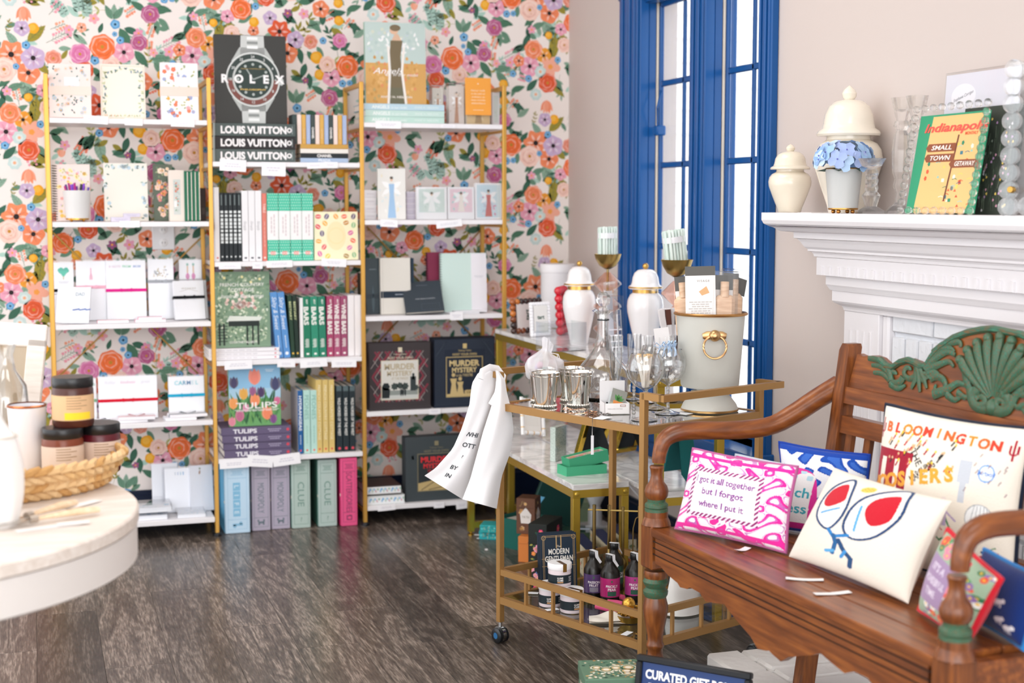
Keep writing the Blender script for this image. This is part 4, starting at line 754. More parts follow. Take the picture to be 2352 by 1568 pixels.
# ---- right bay
fz=SR[0]
RGX=lambda px,py,Y=6.02:mapx(px,py,Y)
for i in range(3):
    x0,x1=RGX(837,270),RGX(1021,270); flatbook('angels_book',f'{["mint","mint","pale blue"][i]} ANGELS book lying flat, {["bottom","middle","top"][i]} of three on the top right shelf',.22,x1-x0-.004*(i%2),.0265,x1,6.02,fz,['#bfdcd2','#c4ded6','#bcd6e2'][i],spine=lambda cv,H,T:(cv.text('ANGELS',H*.2,T*.5,T*.52,'#eef3f1',2,.03,w=H*.22),cv.text('in our midst',H*.43,T*.45,T*.4,'#eef3f1',2,.0,w=H*.2,shear=.3),cv.text('ANNE H. NEILSON',H*.77,T*.5,T*.34,'#e6efec',2,.0,w=H*.3)),group='ANGELS books lying flat'); fz+=.0268
def f_ang(cv,W,H):
    q=random.Random(7); cv.rect(0,H*.5,W,H,'#bfd0cb',1); cv.rect(0,0,W,H*.5,'#d3a25e',1)
    for i in range(90): cv.leaf(W*q.uniform(.04,.86),H*q.uniform(.03,.55),PI/2*q.choice((1,-1)),H*.05,W*.05,q.choice(['#d9a763','#c8954f','#e0b274','#dc9163','#b9a06b']),None,1.3+q.random(),4)
    for i in range(50): cv.leaf(W*q.uniform(.04,.86),H*q.uniform(.56,.93),q.random()*6.28,H*.05,W*.06,q.choice(['#c9d6d1','#b4c8c4','#cfd5c6','#c2cfd3']),None,1.3+q.random(),4)
    for i in range(30): cv.leaf(W*(.5+q.gauss(0,.17)),H*(.72+q.gauss(0,.06)),q.random()*6.28,H*.06,W*.04,'#eef0ee',None,2.6+q.random()*.4,4)
    cv.poly([(W*.36,0),(W*.64,0),(W*.58,H*.58),(W*.62,H*.78),(W*.42,H*.78),(W*.40,H*.58)],'#77694f',4); cv.rect(W*.36,0,W*.62,H*.2,'#6d6a55',4.2); cv.poly([(W*.44,H*.78),(W*.6,H*.78),(W*.55,H*.86),(W*.49,H*.86)],'#d9b59a',4.4)
    cv.ell(W*.48,H*.90,W*.07,H*.045,'#dfb89a',4.5); cv.ell(W*.5,H*.935,W*.09,H*.04,'#7b6b52',4.7)
    cv.line([(W*.37,0),(W*.4,H*.4),(W*.38,H*.7)],W*.04,'#efe9e2',4.6); cv.line([(W*.66,0),(W*.6,H*.4),(W*.64,H*.7)],W*.04,'#efe9e2',4.6)
    cv.text('Angels',W*.37,H*.405,H*.075,'#f7f4f1',8,.0,w=W*.5,shear=.35); cv.text('in our midst',W*.66,H*.36,H*.035,'#f7f4f1',8,.0,w=W*.42,shear=.35); cv.text('ANNE H. NEILSON',W*.5,H*.085,H*.026,'#efe6da',8,.02,w=W*.52)
facebook('angels_book','ANGELS book with a painted robed figure standing on the three flat ones',840,979,52,fz,6.05,.026,'#9fc0b0',lean=.05,front=f_ang)
def cardart(seed,bgc,body,wing='#f4f3f2',border=None):
    def f(cv,W,H):
        q=random.Random(seed); bx0,by0,bx1,by1=(0,0,W,H) if not border else (W*border[0],H*border[1],W*border[2],H*border[3]); w,h=bx1-bx0,by1-by0
        cv.rect(bx0,by0,bx1,by1,bgc[0],1)
        for i in range(34): cv.leaf(bx0+w*q.uniform(.12,.8),by0+h*q.uniform(.1,.85),q.random()*6.28,min(w,h)*.14,min(w,h)*.07,q.choice(bgc),None,1.4+q.random()*.5,4)
        cx=bx0+w*.5
        for s in (-1,1): cv.leaf(cx,by0+h*.62,PI/2-s*1.0,w*.42,w*.2,wing,None,2.3,5); cv.leaf(cx+s*w*.06,by0+h*.6,PI/2-s*2.2,w*.34,w*.16,wing,None,2.3,5)
        cv.poly([(cx-w*.15,by0+h*.03),(cx+w*.15,by0+h*.03),(cx+w*.08,by0+h*.5),(cx+w*.1,by0+h*.7),(cx-w*.1,by0+h*.7),(cx-w*.07,by0+h*.5)],body,3); cv.ell(cx,by0+h*.78,w*.05,w*.06,'#e2bfa6',3); cv.ell(cx,by0+h*.82,w*.06,w*.05,'#5b5148',3.4)
    return f
for k,(a,b,yt,Y,lab,art,cc) in enumerate(((992,1020,196,6.14,'clear box of cards with a tan robed figure behind the flat ANGELS books',cardart(1,['#dcd6cc','#c9c2b4','#b9b7a2'],'#c79b7c'),'#e7ddd4'),(1030,1068,191,6.08,'clear acrylic box of cards showing a pale figure with a coral sash',cardart(2,['#d9cfc9','#c9bcb2','#bcae9b'],'#b98f76'),'#e6dcd6'),(1071,1127,195,6.06,'clear acrylic box of tan cards holding up the orange card',cardart(3,['#cdb48a','#b99d70','#d9c7a5'],'#a98f6a'),'#d9cbb2'))):
    x0,x1,h=fitbox(a,b,yt,SR[0],Y); w=x1-x0; r=thing('card_box',lab,'card box',(x0,Y,SR[0]+.0006)); m=MB(); m.box((.003,.003,.003),(w-.003,.045,h*.93),cc); art(Cv(m,(.003,.003,.003),(1,0,0),(0,0,1),(0,-1,0)),w-.006,h*.92); build('cards',m,MATTE,r); build('acrylic_case',MB().box((0,0,0),(w,.05,h)),ACRYL,r)
x0,x1,h=fitbox(1070,1130,178,SR[0]+.042,6.04)
oc=thing('quote_card','bright orange card with white lettering propped on the clear card box','card',(x0,6.045,SR[0]+.042),(-.05,0,R(2)))
m=MB(); m.box((0,0,0),(x1-x0,.002,h),'#f3a545'); cv=Cv(m,(0,0,0),(1,0,0),(0,0,1),(0,-1,0))
for i,t in enumerate(('Never walk','in the path of','ordinary, so','many miracles','elsewhere')): cv.text(t,(x1-x0)*.5,h*(.66-.085*i),h*.04,'#fbe6cd',2,.01,w=(x1-x0)*(.55-.02*(i%3)),shear=.15)
cv.ell((x1-x0)*.5,h*.84,.003,None,'#fbe6cd',2); cv.rect((x1-x0)*.3,h*.13,(x1-x0)*.7,h*.14,'#fbe6cd',2); build('card',m,MATTE,oc); build('easel_tab',MB().bar(((x1-x0)/2,.002,h*.5),((x1-x0)/2,.03,.002),.02,.0015,'#e9d9c4'),MATTE,oc)
spinebook('framed_print','narrow white framed print edge at the right end of the top right shelf',1130,1148,212,SR[0],6.12,.08,'#e6e4e4',cat='print',spine=lambda cv,H,T:(cv.rect(H*.1,T*.2,H*.9,T*.8,'#d5dcd6',1),floral(cv,H,T,3,['#e9b9c0','#c9d6cf'],['#8fa993'],10,.01,1.5,(H*.5,T*.25,H*.9,T*.75))))
# second right shelf
for i in range(4):
    x0,x1,_=fitbox(836,864,480,SR[1],6.14); r=thing('white_card_box',f'small white box, {["bottom","second","third","top"][i]} of the stack at the left of the second right shelf','box',(x0,6.13,SR[1]+.0006+i*.0315),group='white boxes in a stack'); m=MB(); m.box((0,0,0),(x1-x0,.1,.031),'#eae6ea',.001); Cv(m,(0,0,0),(1,0,0),(0,0,1),(0,-1,0)).scrib((x1-x0)/2,.015,(x1-x0)*.6,.006,'#cfc8d0',1); build('carton',m,MATTE,r); build('lid',MB().box((-.0004,-.0004,.02),(x1-x0+.0004,.1004,.0312),'#f1eef1'),MATTE,r)
facebook('angel_canvas','pale canvas of a blue-gowned angel standing on the second right shelf',868,931,388,SR[1],6.05,.02,'#e9e6e0',lean=.05,yaw=R(-4),front=cardart(11,['#e6e4df','#f0eeea','#d9e2e2','#e7dfc9'],'#9fc0e0'),soft=True,cat='canvas')
for i in range(5):
    x0,x1,_=fitbox(934,955,470,SR[1],6.1); r=thing('lilac_card_box',f'small lilac box, {["bottom","second","third","fourth","top"][i]} of the stack between the angel canvas and the framed prints','box',(x0,6.1,SR[1]+.0006+i*.024),group='lilac boxes in a stack'); m=MB(); m.box((0,0,0),(x1-x0,.09,.0235),'#dcd6e6',.001); build('carton',m,MATTE,r); build('lid',MB().box((-.0004,-.0004,.016),(x1-x0+.0004,.0904,.0238),'#e6e1ee'),MATTE,r)
for k,(a,b,yt,lab,art) in enumerate(((957,1027,430,'white-bordered print of a pale angel on green, second right shelf',cardart(12,['#cfdcd6','#bfd0c9','#dfe6e2'],'#eceeec',border=(.08,.22,.92,.94))),(1029,1090,430,'white-bordered print of an angel on pink and teal, second right shelf',cardart(13,['#e9cfd6','#bfe0d9','#f0c9d0','#a9d6cf'],'#ece3da',border=(.08,.22,.92,.94))),(1092,1153,421,'framed print of a coral-gowned angel at the right end of the second right shelf',cardart(14,['#cfe0e6','#e6d9de','#d98fa8','#c3c9d3'],'#cf7f76',border=(.06,.05,.94,.95))))):
    x0,x1,h=fitbox(a,b,yt,SR[1],6.03); w=x1-x0; r=thing('angel_print',lab,'print',(x0,6.03,SR[1]+.0015),(-.04,0,0)); m=MB(); m.box((0,0,0),(w,.018,h),'#f2f0f1',.001); art(Cv(m,(0,0,0),(1,0,0),(0,0,1),(0,-1,0)),w,h); build('print_block',m,MATTE,r); build('acrylic_front',MB().box((-.001,-.003,-.0),(w+.001,-.0018,h)),ACRYL,r)
# third right shelf
spinebook('black_notebook','black notebook in shiny film at the left of the third right shelf',832,842,628,SR[2],6.16,.1,'#20272b')
facebook('black_notebook','black notebook wrapped in shiny film beside the cream journal',841,874,594,SR[2],6.1,.022,'#2f3d44',lean=.06,front=lambda cv,W,H:(cv.rect(0,H*.28,W,H*.36,'#22303a',1),cv.scrib(W*.5,H*.8,W*.5,H*.02,'#8fa0a8',1),cv.leaf(W*.5,H*.02,PI/2,H*.5,W*.2,'#46565e',None,1)),mat=GLOSS)
def f_crm(cv,W,H): cv.rect(0,H*.29,W,H*.41,'#1d2c3c',1); cv.scrib(W*.62,H*.35,W*.3,H*.03,'#b8bfc9',1,2); cv.rect(W*.06,0,W*.075,H,'#cfc9c0',1)
facebook('cream_journal','cream journal with a navy paper band on the third right shelf',875,944,593,SR[2],6.07,.022,'#e0dbd2',lean=.05,front=f_crm,soft=True,cat='journal')
spinebook('navy_journal','navy edge of a journal behind the cream one',944,951,593,SR[2],6.1,.1,'#22384b')
x0,x1,h=fitbox(922,1024,646,SR[2],6.03); 
book('slate_book','dark slate book leaning in front on the third right shelf',x1-x0-.03,.165,.016,(x0+.012,6.0,SR[2]+.001),(-.72,R(-3),R(-8)),'#363f47',front=lambda cv,W,H:(cv.frame(W*.42,H*.06,W*.9,H*.26,.0008,'#56616b',1),cv.text('FINE MENU CLASSICS',W*.55,H*.42,H*.03,'#c9cdd2',2,.0,w=W*.5),cv.scrib(W*.5,H*.86,W*.3,H*.02,'#7b848d',1)),pages='#e4ded4')
for k,(a,b,yt,c,Y,lab) in enumerate(((978,1020,580,'#8c3150',6.15,'burgundy spiral notebook behind the mint planner'),(1009,1118,582,'#cfe5de',6.09,'large mint spiral planner with a white paper sleeve on the third right shelf'))):
    x0,x1,h=fitbox(a,b,yt,SR[2],Y); w=x1-x0; r=thing('spiral_planner',lab,'planner',(x0,Y,SR[2]+.002),(-.05,0,0)); m=MB(); m.box((.008,0,0),(w,.018,h),c,.001)
    if k: m.box((w*.68,-.001,.001),(w+.001,.0195,h-.002),'#eceaf0'); Cv(m,(w*.68,-.001,0),(1,0,0),(0,0,1),(0,-1,0)).scrib(w*.16,h*.6,w*.2,h*.04,'#c4c6cf',2,1)
    build('cover',m,MATTE,r); m=MB()
    for i in range(24): m.tube([(.013,-.002,.006+i*(h-.012)/23),(.002,-.005,.007+i*(h-.012)/23),(0,.009,.007+i*(h-.012)/23),(.012,.02,.006+i*(h-.012)/23)],.0014,5,'#6f7a7a' if k else '#5d4650')
    build('spiral_binding',m,METAL,r)
for k,(a,b,z) in enumerate(((1030,1100,0),(1046,1118,.006))):
    x0,x1,_=fitbox(a,b,715,SR[2],6.03); m=MB(); m.box((0,0,0),(x1-x0,.1,.005),'#f1f0f4'); tag(build('paper_sheaf',m,PAPER),['lower sheaf of white papers before the mint planner','upper sheaf of white papers before the mint planner'][k],'papers').location=(x0,6.01+.02*k,SR[2]+.0006+z); bpy.data.objects['paper_sheaf' if k==0 else 'paper_sheaf.001'].rotation_euler=(0,0,R(4-6*k))
# fourth and fifth right shelves: party game boxes
def mystery(label,px0,px1,yt,z0,Y,D,bgc,bgf,panel,pinkt,title,sub,sil,loc=None,side='#1b1f26',titlec='#c9b27a',yaw=0,w=None):
    x0,x1,h=fitbox(px0,px1,yt,z0,Y); w=w or x1-x0; r=thing('party_game_box',label,'board game',(x0,Y,z0+.0006),(0,0,yaw),'MURDER MYSTERY game boxes'); m=MB(); m.box((0,0,0),(w,D,h),bgc,.0015); cv=Cv(m,(0,0,0),(1,0,0),(0,0,1),(0,-1,0),eps=1.6e-4)
    bgf(cv,w,h); cv.rect(w*.47,h*.86,w*.535,h*.93,titlec,3); cv.text('Talking Tables',w*.5,h*.83,h*.022,titlec,3,.0,w=w*.22); cv.text('HOST YOUR OWN',w*.5,h*.775,h*.033,titlec,3,.01,w=w*.40)
    a,b,c,d=w*.19,h*.15,w*.8,h*.74; cv.rect(a,b,c,d,titlec,3); cv.rect(a+.003,b+.003,c-.003,d-.003,panel,4); pw,ph=c-a,d-b
    cv.text('MURDER',a+pw*.5,b+ph*.84,ph*.14,title,6,.035,w=pw*.82); cv.text('MYSTERY',a+pw*.5,b+ph*.67,ph*.12,title,6,.03,w=pw*.68); cv.text(sub,a+pw*.5,b+ph*.54,ph*.07,title,6,.0,w=pw*.45); sil(cv,a,b,pw,ph)
    build('game_carton',m,MATTE,r); build('lid_seam',MB().box((-.0008,-.0008,0),(w+.0008,D+.0008,.012),bgc),MATTE,r); return r
def bg_plaid(cv,w,h):
    for i in range(-5,9):
        for s,c,t in ((1,'#7e2f3d',.009),(1,'#c9b9b4',.0015),(-1,'#7a3342',.008),(-1,'#b7a8a6',.0012)):
            o=w*i/6+(.012 if t<.003 else 0); P=[]
            for y in (0,h): P.append((o+s*y*.72+(0 if s>0 else w*.6),y))
            (xa,ya),(xb,yb)=P; n=8; seg=[(xa+(xb-xa)*k/n,ya+(yb-ya)*k/n) for k in range(n+1)]; seg=[p for p in seg if t<p[0]<w-t and t<=p[1]<=h-t]
            if len(seg)>1: cv.line(seg,t,c,1+.2*(s+1)+(.3 if t<.003 else 0))
def sil_manor(cv,a,b,w,h):
    cv.rect(a+w*.02,b+h*.02,a+w*.98,b+h*.24,'#8d948f',5); cv.rect(a+w*.02,b+h*.02,a+w*.98,b+h*.12,'#c9cbc6',5.4); k='#20282b'
    cv.blob(a+w*.13,b+h*.34,w*.1,k,6); cv.poly([(a+w*.02,b+h*.05),(a+w*.22,b+h*.05),(a+w*.24,b+h*.28),(a+w*.02,b+h*.34)],k,6)
    for x,y,r in ((.36,.34,.09),(.5,.36,.08),(.64,.34,.09),(.93,.3,.07)): cv.blob(a+w*x,b+h*y,w*r,'#3b4644',5.6,7,.15)
    cv.rect(a+w*.78,b+h*.22,a+w*.93,b+h*.58,'#343d3e',5.8); cv.rect(a+w*.83,b+h*.5,a+w*.89,b+h*.66,'#343d3e',5.8)
    for x in (.53,.58,.64): cv.leaf(a+w*x,b+h*.08,PI/2,h*.26,w*.05,k,None,6.4)
def sil_couple(cv,a,b,w,h):
    g='#cbb27c'; cv.rect(a+w*.02,b+h*.02,a+w*.98,b+h*.08,g,5)
    for x,s in ((.2,1.1),(.38,.9)): cv.poly([(a+w*(x-.09),b+h*.08),(a+w*(x+.1),b+h*.08),(a+w*(x+.06),b+h*.3*s),(a+w*(x+.09),b+h*.42*s),(a+w*(x-.09),b+h*.42*s),(a+w*(x-.05),b+h*.3*s)],g,6); cv.ell(a+w*x,b+h*.5*s,w*.05,None,g,6)
    for i in range(6): cv.blob(a+w*(.55+.07*i),b+h*.12,w*.05,g,6,5,.2,i)
def bg_deco(cv,w,h):
    for i in range(7): cv.frame(w*.02+i*.006,h*.02+i*.006,w*.98-i*.006,h*.98-i*.006,.0012,'#3a4350',1)
    for s in (0,1):
        for i in range(5): cv.line([(w*(.02+.03*i),h*(.75+.04*i)) if not s else (w*(.98-.03*i),h*(.75+.04*i)),(w*.2,h*.96) if not s else (w*.8,h*.96)],.0014,'#46505e',1.5)
def bg_plain(cv,w,h):
    for i in range(4): cv.leaf(w*(.1+.02*i),h*.65,1.2+i*.5,.03,.008,'#3b4449',None,1,4)
mystery('plaid MURDER MYSTERY game box with a manor scene on the fourth right shelf',848,989,787,SR[3],6.02,.07,'#3a3335',bg_plaid,'#d5d2cb','','#b7a98c','AT THE MANOR',sil_manor,titlec='#d8cdb4')
mystery('navy art deco MURDER MYSTERY game box on the fourth right shelf',998,1136,778,SR[3],6.02,.055,'#1b2536',bg_deco,'#1a2434','','#d6bf8a','at the THEATRE',sil_couple)
x0,x1,h=fitbox(992,1136,774,SR[3],6.09); book('party_game_box','second navy game box behind the art deco MURDER MYSTERY one',x1-x0,h,.05,(x0,6.085,SR[3]),(0,0,0),'#182030',soft=True,cat='board game',front=lambda cv,W,H:cv.frame(.003,.003,W-.003,H-.003,.001,'#2f3949',1))
mystery('grey MURDER MYSTERY game box with red title on the bottom right shelf',932,1072,1002,SR[4],6.03,.07,'#3f474b',bg_plain,'#2c3337','','#e2383f','ON THE TRAIN',lambda cv,a,b,w,h:(cv.poly([(a+w*.02,b+h*.02),(a+w*.98,b+h*.02),(a+w*.98,b+h*.1),(a+w*.5,b+h*.3),(a+w*.02,b+h*.22)],'#c3ab77',5),cv.line([(a+w*.1,b+h*.04),(a+w*.5,b+h*.28)],.003,'#4a4234',6),cv.line([(a+w*.3,b+h*.04),(a+w*.9,b+h*.14)],.003,'#4a4234',6)),titlec='#8b8265')
for k in range(2):
    x0,x1,_=fitbox(843,[928,921][k],[1140,1122][k],SR[4],6.02); w=x1-x0; h=.038; z=SR[4]+.0006+k*.042; r=thing('floral_edge_book',['lower floral-edged book lying on the bottom right shelf','upper floral-edged book with a dark brown cover on the bottom right shelf'][k],'book',(x0,6.02-.006*(1-k),z)); m=MB(); m.box((0,0,.003),(w,.19,h-.003),'#eef0f2'); cv=Cv(m,(0,0,0),(1,0,0),(0,0,1),(0,-1,0))
    for i in range(9): x=w*(.06+.11*i); cv.leaf(x,h*.25,1.4+.3*(i%3),.016,.006,['#7fb6dd','#b9cfc0','#d3a9b0'][i%3],None,1,5); cv.blob(x+.006,h*.62,.005,['#7fb6dd','#9fc7e2','#a9c4b4'][i%3],1.5,5,.15,i,10)
    build('page_edges',m,MATTE,r); build('cover',MB().box((-.001,-.001,h-.003),(w+.001,.191,h),'#3d2b29' if k else '#dfe3e2').box((-.001,-.001,0),(w+.001,.191,.003),'#3d2b29' if k else '#dfe3e2'),MATTE,r)
# ---- small paper price cards on the shelf edges
TAGS=[(193,247,266,284,3),(287,327,272,288,1),(393,446,276,291,1),(275,320,507,522,0),(505,565,366,393,3),(601,656,373,404,2),(705,742,373,387,-2),(742,776,372,386,0),(503,553,605,618,0),(580,603,602,617,1),(612,672,598,614,-1),(738,796,594,612,3),(516,579,827,848,-1),(637,678,828,843,2),(689,752,825,843,-2),(761,819,826,843,1),(505,570,1055,1075,-1),(568,627,1045,1072,6),(627,690,1042,1068,-5),(862,922,278,295,0),(1012,1046,285,294,0),(873,914,504,521,3),(1001,1062,506,522,-6),(1033,1064,716,735,1),(985,1012,938,951,-1),(867,909,1158,1172,-2),(996,1021,1152,1166,0),(1047,1075,1151,1168,-4)]
TAGL=['under the peacock notebooks', 'under the arched-border notepad', 'under the white blossom notebooks', 'on the second left shelf edge', 'left below the LOUIS VUITTON books', 'right below the LOUIS VUITTON books', 'left below the flat fashion books', 'right below the flat fashion books', 'below the black-spined books', 'below the salmon book', 'below the turquoise books', 'below the macaron book', 'below the garden table book', 'below the blue script books', 'below the green BARS books', 'below the maroon WINE BARS books', 'hanging over the pale blue LIFE box', 'tilted under the TULIPS stack, left one', 'tilted under the TULIPS stack, right one', 'under the flat ANGELS books', 'under the orange card', 'under the blue angel canvas', 'under the pale angel print', 'under the mint planner', 'between the two MURDER MYSTERY boxes', 'under the floral-edged books', 'under the grey MURDER MYSTERY box', 'behind the white tote on the bottom right shelf']
for i,(a,b,t,bt,an) in enumerate(TAGS):
    P=onY((a+b)/2,(t+bt)/2,DS-.010); k=mpp(P); w,h=(b-a)*k,(bt-t)*k; r=build('price_card',(lambda m:(m.box((-w/2,-.0008,-h/2),(w/2,0,h/2),'#f5f3f6'),Cv(m,(-w/2,-.0008,-h/2),(1,0,0),(0,0,1),(0,-1,0),eps=1e-4).scrib(w/2,h/2,w*.7,h*.4,'#d3d0da',2,1,seed=i),m)[-1])(MB()),PAPER)
    r.location=P; r.rotation_euler=(R(-3),R(an),0); tag(r,'small white price card '+TAGL[i],'card','price cards on the shelf edges')
# ================================================================ marble-topped console tables by the window
BRASS=finish('satin_brass',.33,.5,.75,bs=(160,.03,.0006)); BR='#c2a23e'
mm,nt,bb=nodes('white_marble'); N=nt.nodes.new; tcn=N('ShaderNodeTexCoord'); nz=N('ShaderNodeTexNoise'); nz.inputs['Scale'].default_value=5; nz.inputs['Detail'].default_value=8; nz.inputs['Distortion'].default_value=1.6
nt.links.new(tcn.outputs['Object'],nz.inputs[0]); crr=N('ShaderNodeValToRGB'); e=crr.color_ramp.elements; e[0].position=.40; e[0].color=(*hx('#efebe9'),1); e[1].position=.56; e[1].color=(*hx('#eceae8'),1); k_=e.new(.485); k_.color=(*hx('#cbc8c8'),1); nt.links.new(nz.outputs[0],crr.inputs[0]); nt.links.new(crr.outputs[0],bb.inputs['Base Color']); bb.inputs['Roughness'].default_value=.12
MARB=mm
def console(label,x0,x1,y0,y1,z,low=None):
    r=thing('console_table',label,'console table',(x0,y0,0)); w,d=x1-x0,y1-y0; t=.026
    build('marble_top',MB().box((0,0,z-.019),(w,d,z),'#eee',.0015),MARB,r)
    build('apron',MB().box((0,0,z-.045),(w,t,z-.0192),BR).box((0,d-t,z-.045),(w,d,z-.0192),BR).box((0,t,z-.045),(t,d-t,z-.0192),BR).box((w-t,t,z-.045),(w,d-t,z-.0192),BR),BRASS,r)
    for x in (0,w-t):
        for y in (0,d-t):
            lg=build('leg',MB().box((x,y,.014),(x+t,y+t,z-.045),BR,.0015),BRASS,r); build('foot',MB().lathe([(.014,0),(.014,.004),(.006,.007),(.006,.015)],14,'#c79c3c',(x+t/2,y+t/2,0)),METAL,lg)
    [build('bottom_stretcher',MB().box(a_,b_,BR),BRASS,r) for a_,b_ in (((t,0,.03),(w-t,t,.055)),((t,d-t,.03),(w-t,d,.055)))]
    for x in (t/2,w-t/2):
        m=MB(); m.M=Matrix.Translation((x,-.0005,z-.032))@Matrix.Rotation(PI/2,4,'X'); m.lathe([(.008,0),(.008,.003),(.005,.0045)],10,'#cfae4b'); build('bolt',m,BRASS,r)
    if low: build('lower_shelf',MB().box((t*.3,0,low-.019),(w-t*.3,d,low),'#eee',.0015),MARB,r); [build('lower_apron',MB().box(a_,b_,BR),BRASS,r) for a_,b_ in (((0,-.001,low-.045),(w,t,low-.0192)),((0,d-t,low-.045),(w,d,low-.0192)))]
    return r
ZA,ZB=.829,.44
console('tall white marble console table with gold legs under the blue window',1.88,2.12,4.24,5.97,ZA,.44); console('low white marble table with gold legs in front of the tall console',1.672,1.872,4.45,5.70,ZB)
def at(px,py,z): p=onZ(px,py,z); return Vector((p.x,p.y,z))
# ---- on the tall console
def bobble(r,w,h,rad,n1,n2,col,mat,cols=None,t=.02,lab='bobble'):
    q=random.Random(1)
    for k in range(n1):
        x=-w/2+w*k/(n1-1)
        for z in (0,h): build(lab,MB().ball((x,0,z+rad),rad,(q.choice(cols) if cols else col),14),mat,r)
    for k in range(1,n2-1):
        z=h*k/(n2-1)
        for x in (-w/2,w/2): build(lab,MB().ball((x,0,z+rad),rad,(q.choice(cols) if cols else col),14),mat,r)
def tartcard(r,w,h,z0,y,rot=0,tx='tart',base='#e3dfdb'):
    m=MB(); m.box((-w/2,y-.004,z0),(w/2,y,z0+h),base); cv=Cv(m,(-w/2,y-.004,z0),(1,0,0),(0,0,1),(0,-1,0)); cv.text(tx,w*.5,h*.55,min(w,h)*(.2 if rot else .24),'#1f4a3c',2,.03,rot=rot); cv.scrib(w*.5,h*.2,w*.5,h*.05,'#a9a49e',1) if not rot else None; build('insert_card',m,PAPER,r)
P=at(1222,768,ZA); k=mpp(P)
r=thing('photo_frame','tortoiseshell bobble frame with a sideways tart card on the marble console','picture frame',(P.x,P.y+.06,ZA),(-.08,0,R(24)))
TORT=finish('tortoise_resin',.08,.5,bs=(20,.02,.001),coat=.5); bobble(r,.15,.12,.0135,7,6,'#7d3f17',TORT,['#7d3f17','#3a1c10','#c4701f','#2a1712','#a3561d']); build('back_panel',MB().box((-.07,.0,.012),(.07,.012,.135),'#4a2413'),TORT,r); tartcard(r,.115,.105,.02,-.002,PI/2)
P=at(1246,795,ZA); P.x=1.945; P.y=onX(1246,780,1.945).y
r=thing('photo_frame','small white scalloped frame with an upright tart card before the tortoiseshell one','picture frame',(P.x,P.y+.02,ZA),(-.08,0,R(16)))
bobble(r,.085,.125,.0085,8,11,'#f0eef0',PLAST,lab='scallop'); build('back_panel',MB().box((-.045,.0,.006),(.045,.012,.14),'#f0eef0'),PLAST,r); tartcard(r,.066,.105,.022,-.002)
P=onY(1275,660,6.03); tb=onY(1275,605,6.03).z
r=thing('round_box','tall white round box with a lid standing in the corner behind the red frame','box',(P.x,6.0,ZA)); rr=40*mpp(P)
build('body',MB().lathe([(rr*.96,0),(rr*.96,tb-ZA-.03)],36,'#e6e3e4'),MATTE,r); build('lid',MB().lathe([(rr,tb-ZA-.035),(rr,tb-ZA-.002),(rr*.985,tb-ZA),(0,tb-ZA)],36,'#eeebec'),MATTE,r)
P=at(1297,768,ZA)
r=thing('photo_frame','red acrylic bobble frame seen edge-on beside the white ginger jar','picture frame',(P.x,P.y+.02,ZA),(-.05,0,R(58)))
RED=finish('red_acrylic',.06,.6,bs=(20,.01,.001),coat=.5); bobble(r,.11,.165,.0175,4,6,'#d4102b',RED); build('back_panel',MB().box((-.05,0,.018),(.05,.012,.182),'#c20f28'),RED,r)
def ginger(name,label,P,R_,H,base,gold,knob,mat=CERAM,lidh=.3):
    r=thing(name,label,'ginger jar',P); b=H*(1-lidh)
    prof=[(0,0),(.52,0),(.55,.02),(.56,.06),(.6,.12),(.82,.4),(.98,.62),(1.0,.72),(.96,.82),(.84,.9),(.68,.94),(.64,.955),(.64,1.0)]
    build('jar_body',MB().lathe([(q*R_,z*b) for q,z in prof],36,base),mat,r)
    if gold: build('gold_neck',MB().lathe([(R_*.645,b*.93),(R_*.70,b*.93),(R_*.70,b*1.0),(R_*.645,b*1.0)],36,gold,cap=False),METAL,r)
    ld=[(.66,0),(.90,.0),(.93,.04),(.90,.1),(.78,.16),(.74,.25),(.70,.45),(.6,.62),(.42,.73),(.16,.77),(0,.77)]; lh=H*lidh
    l=build('lid',MB().lathe([(q*R_,b+z*lh) for q,z in ld],36,base),mat,r)
    if gold: build('gold_rim',MB().lathe([(R_*.9,b+lh*.02),(R_*.94,b+lh*.045),(R_*.92,b+lh*.09),(R_*.88,b+lh*.1)],36,gold,cap=False),METAL,l)
    if knob=='ball': build('knob',MB().ball((0,0,b+lh*.88),R_*.17,gold or base,16),METAL if gold else mat,l)
    else: build('knob',MB().lathe([(R_*.13,b+lh*.76),(R_*.2,b+lh*.82),(R_*.22,b+lh*.90),(R_*.16,b+lh*.98),(R_*.05,b+lh*1.05),(0,b+lh*1.07)],18,base),mat,l)
    return r
P=at(1330,790,ZA); ginger('ginger_jar','white ginger jar with a gold neck standing behind the decanter',P,38*mpp(P),192*mpp(P),'#edeaea','#cfa55b','ball')
P=at(1482,808,ZA); P.x=min(P.x,2.11); P=onY(1482,700,4.98); P.z=ZA; ginger('ginger_jar','white ginger jar with a gold neck standing behind the balloon glasses',P,42*mpp(P),196*mpp(P),'#edeaea','#cfa55b','ball')
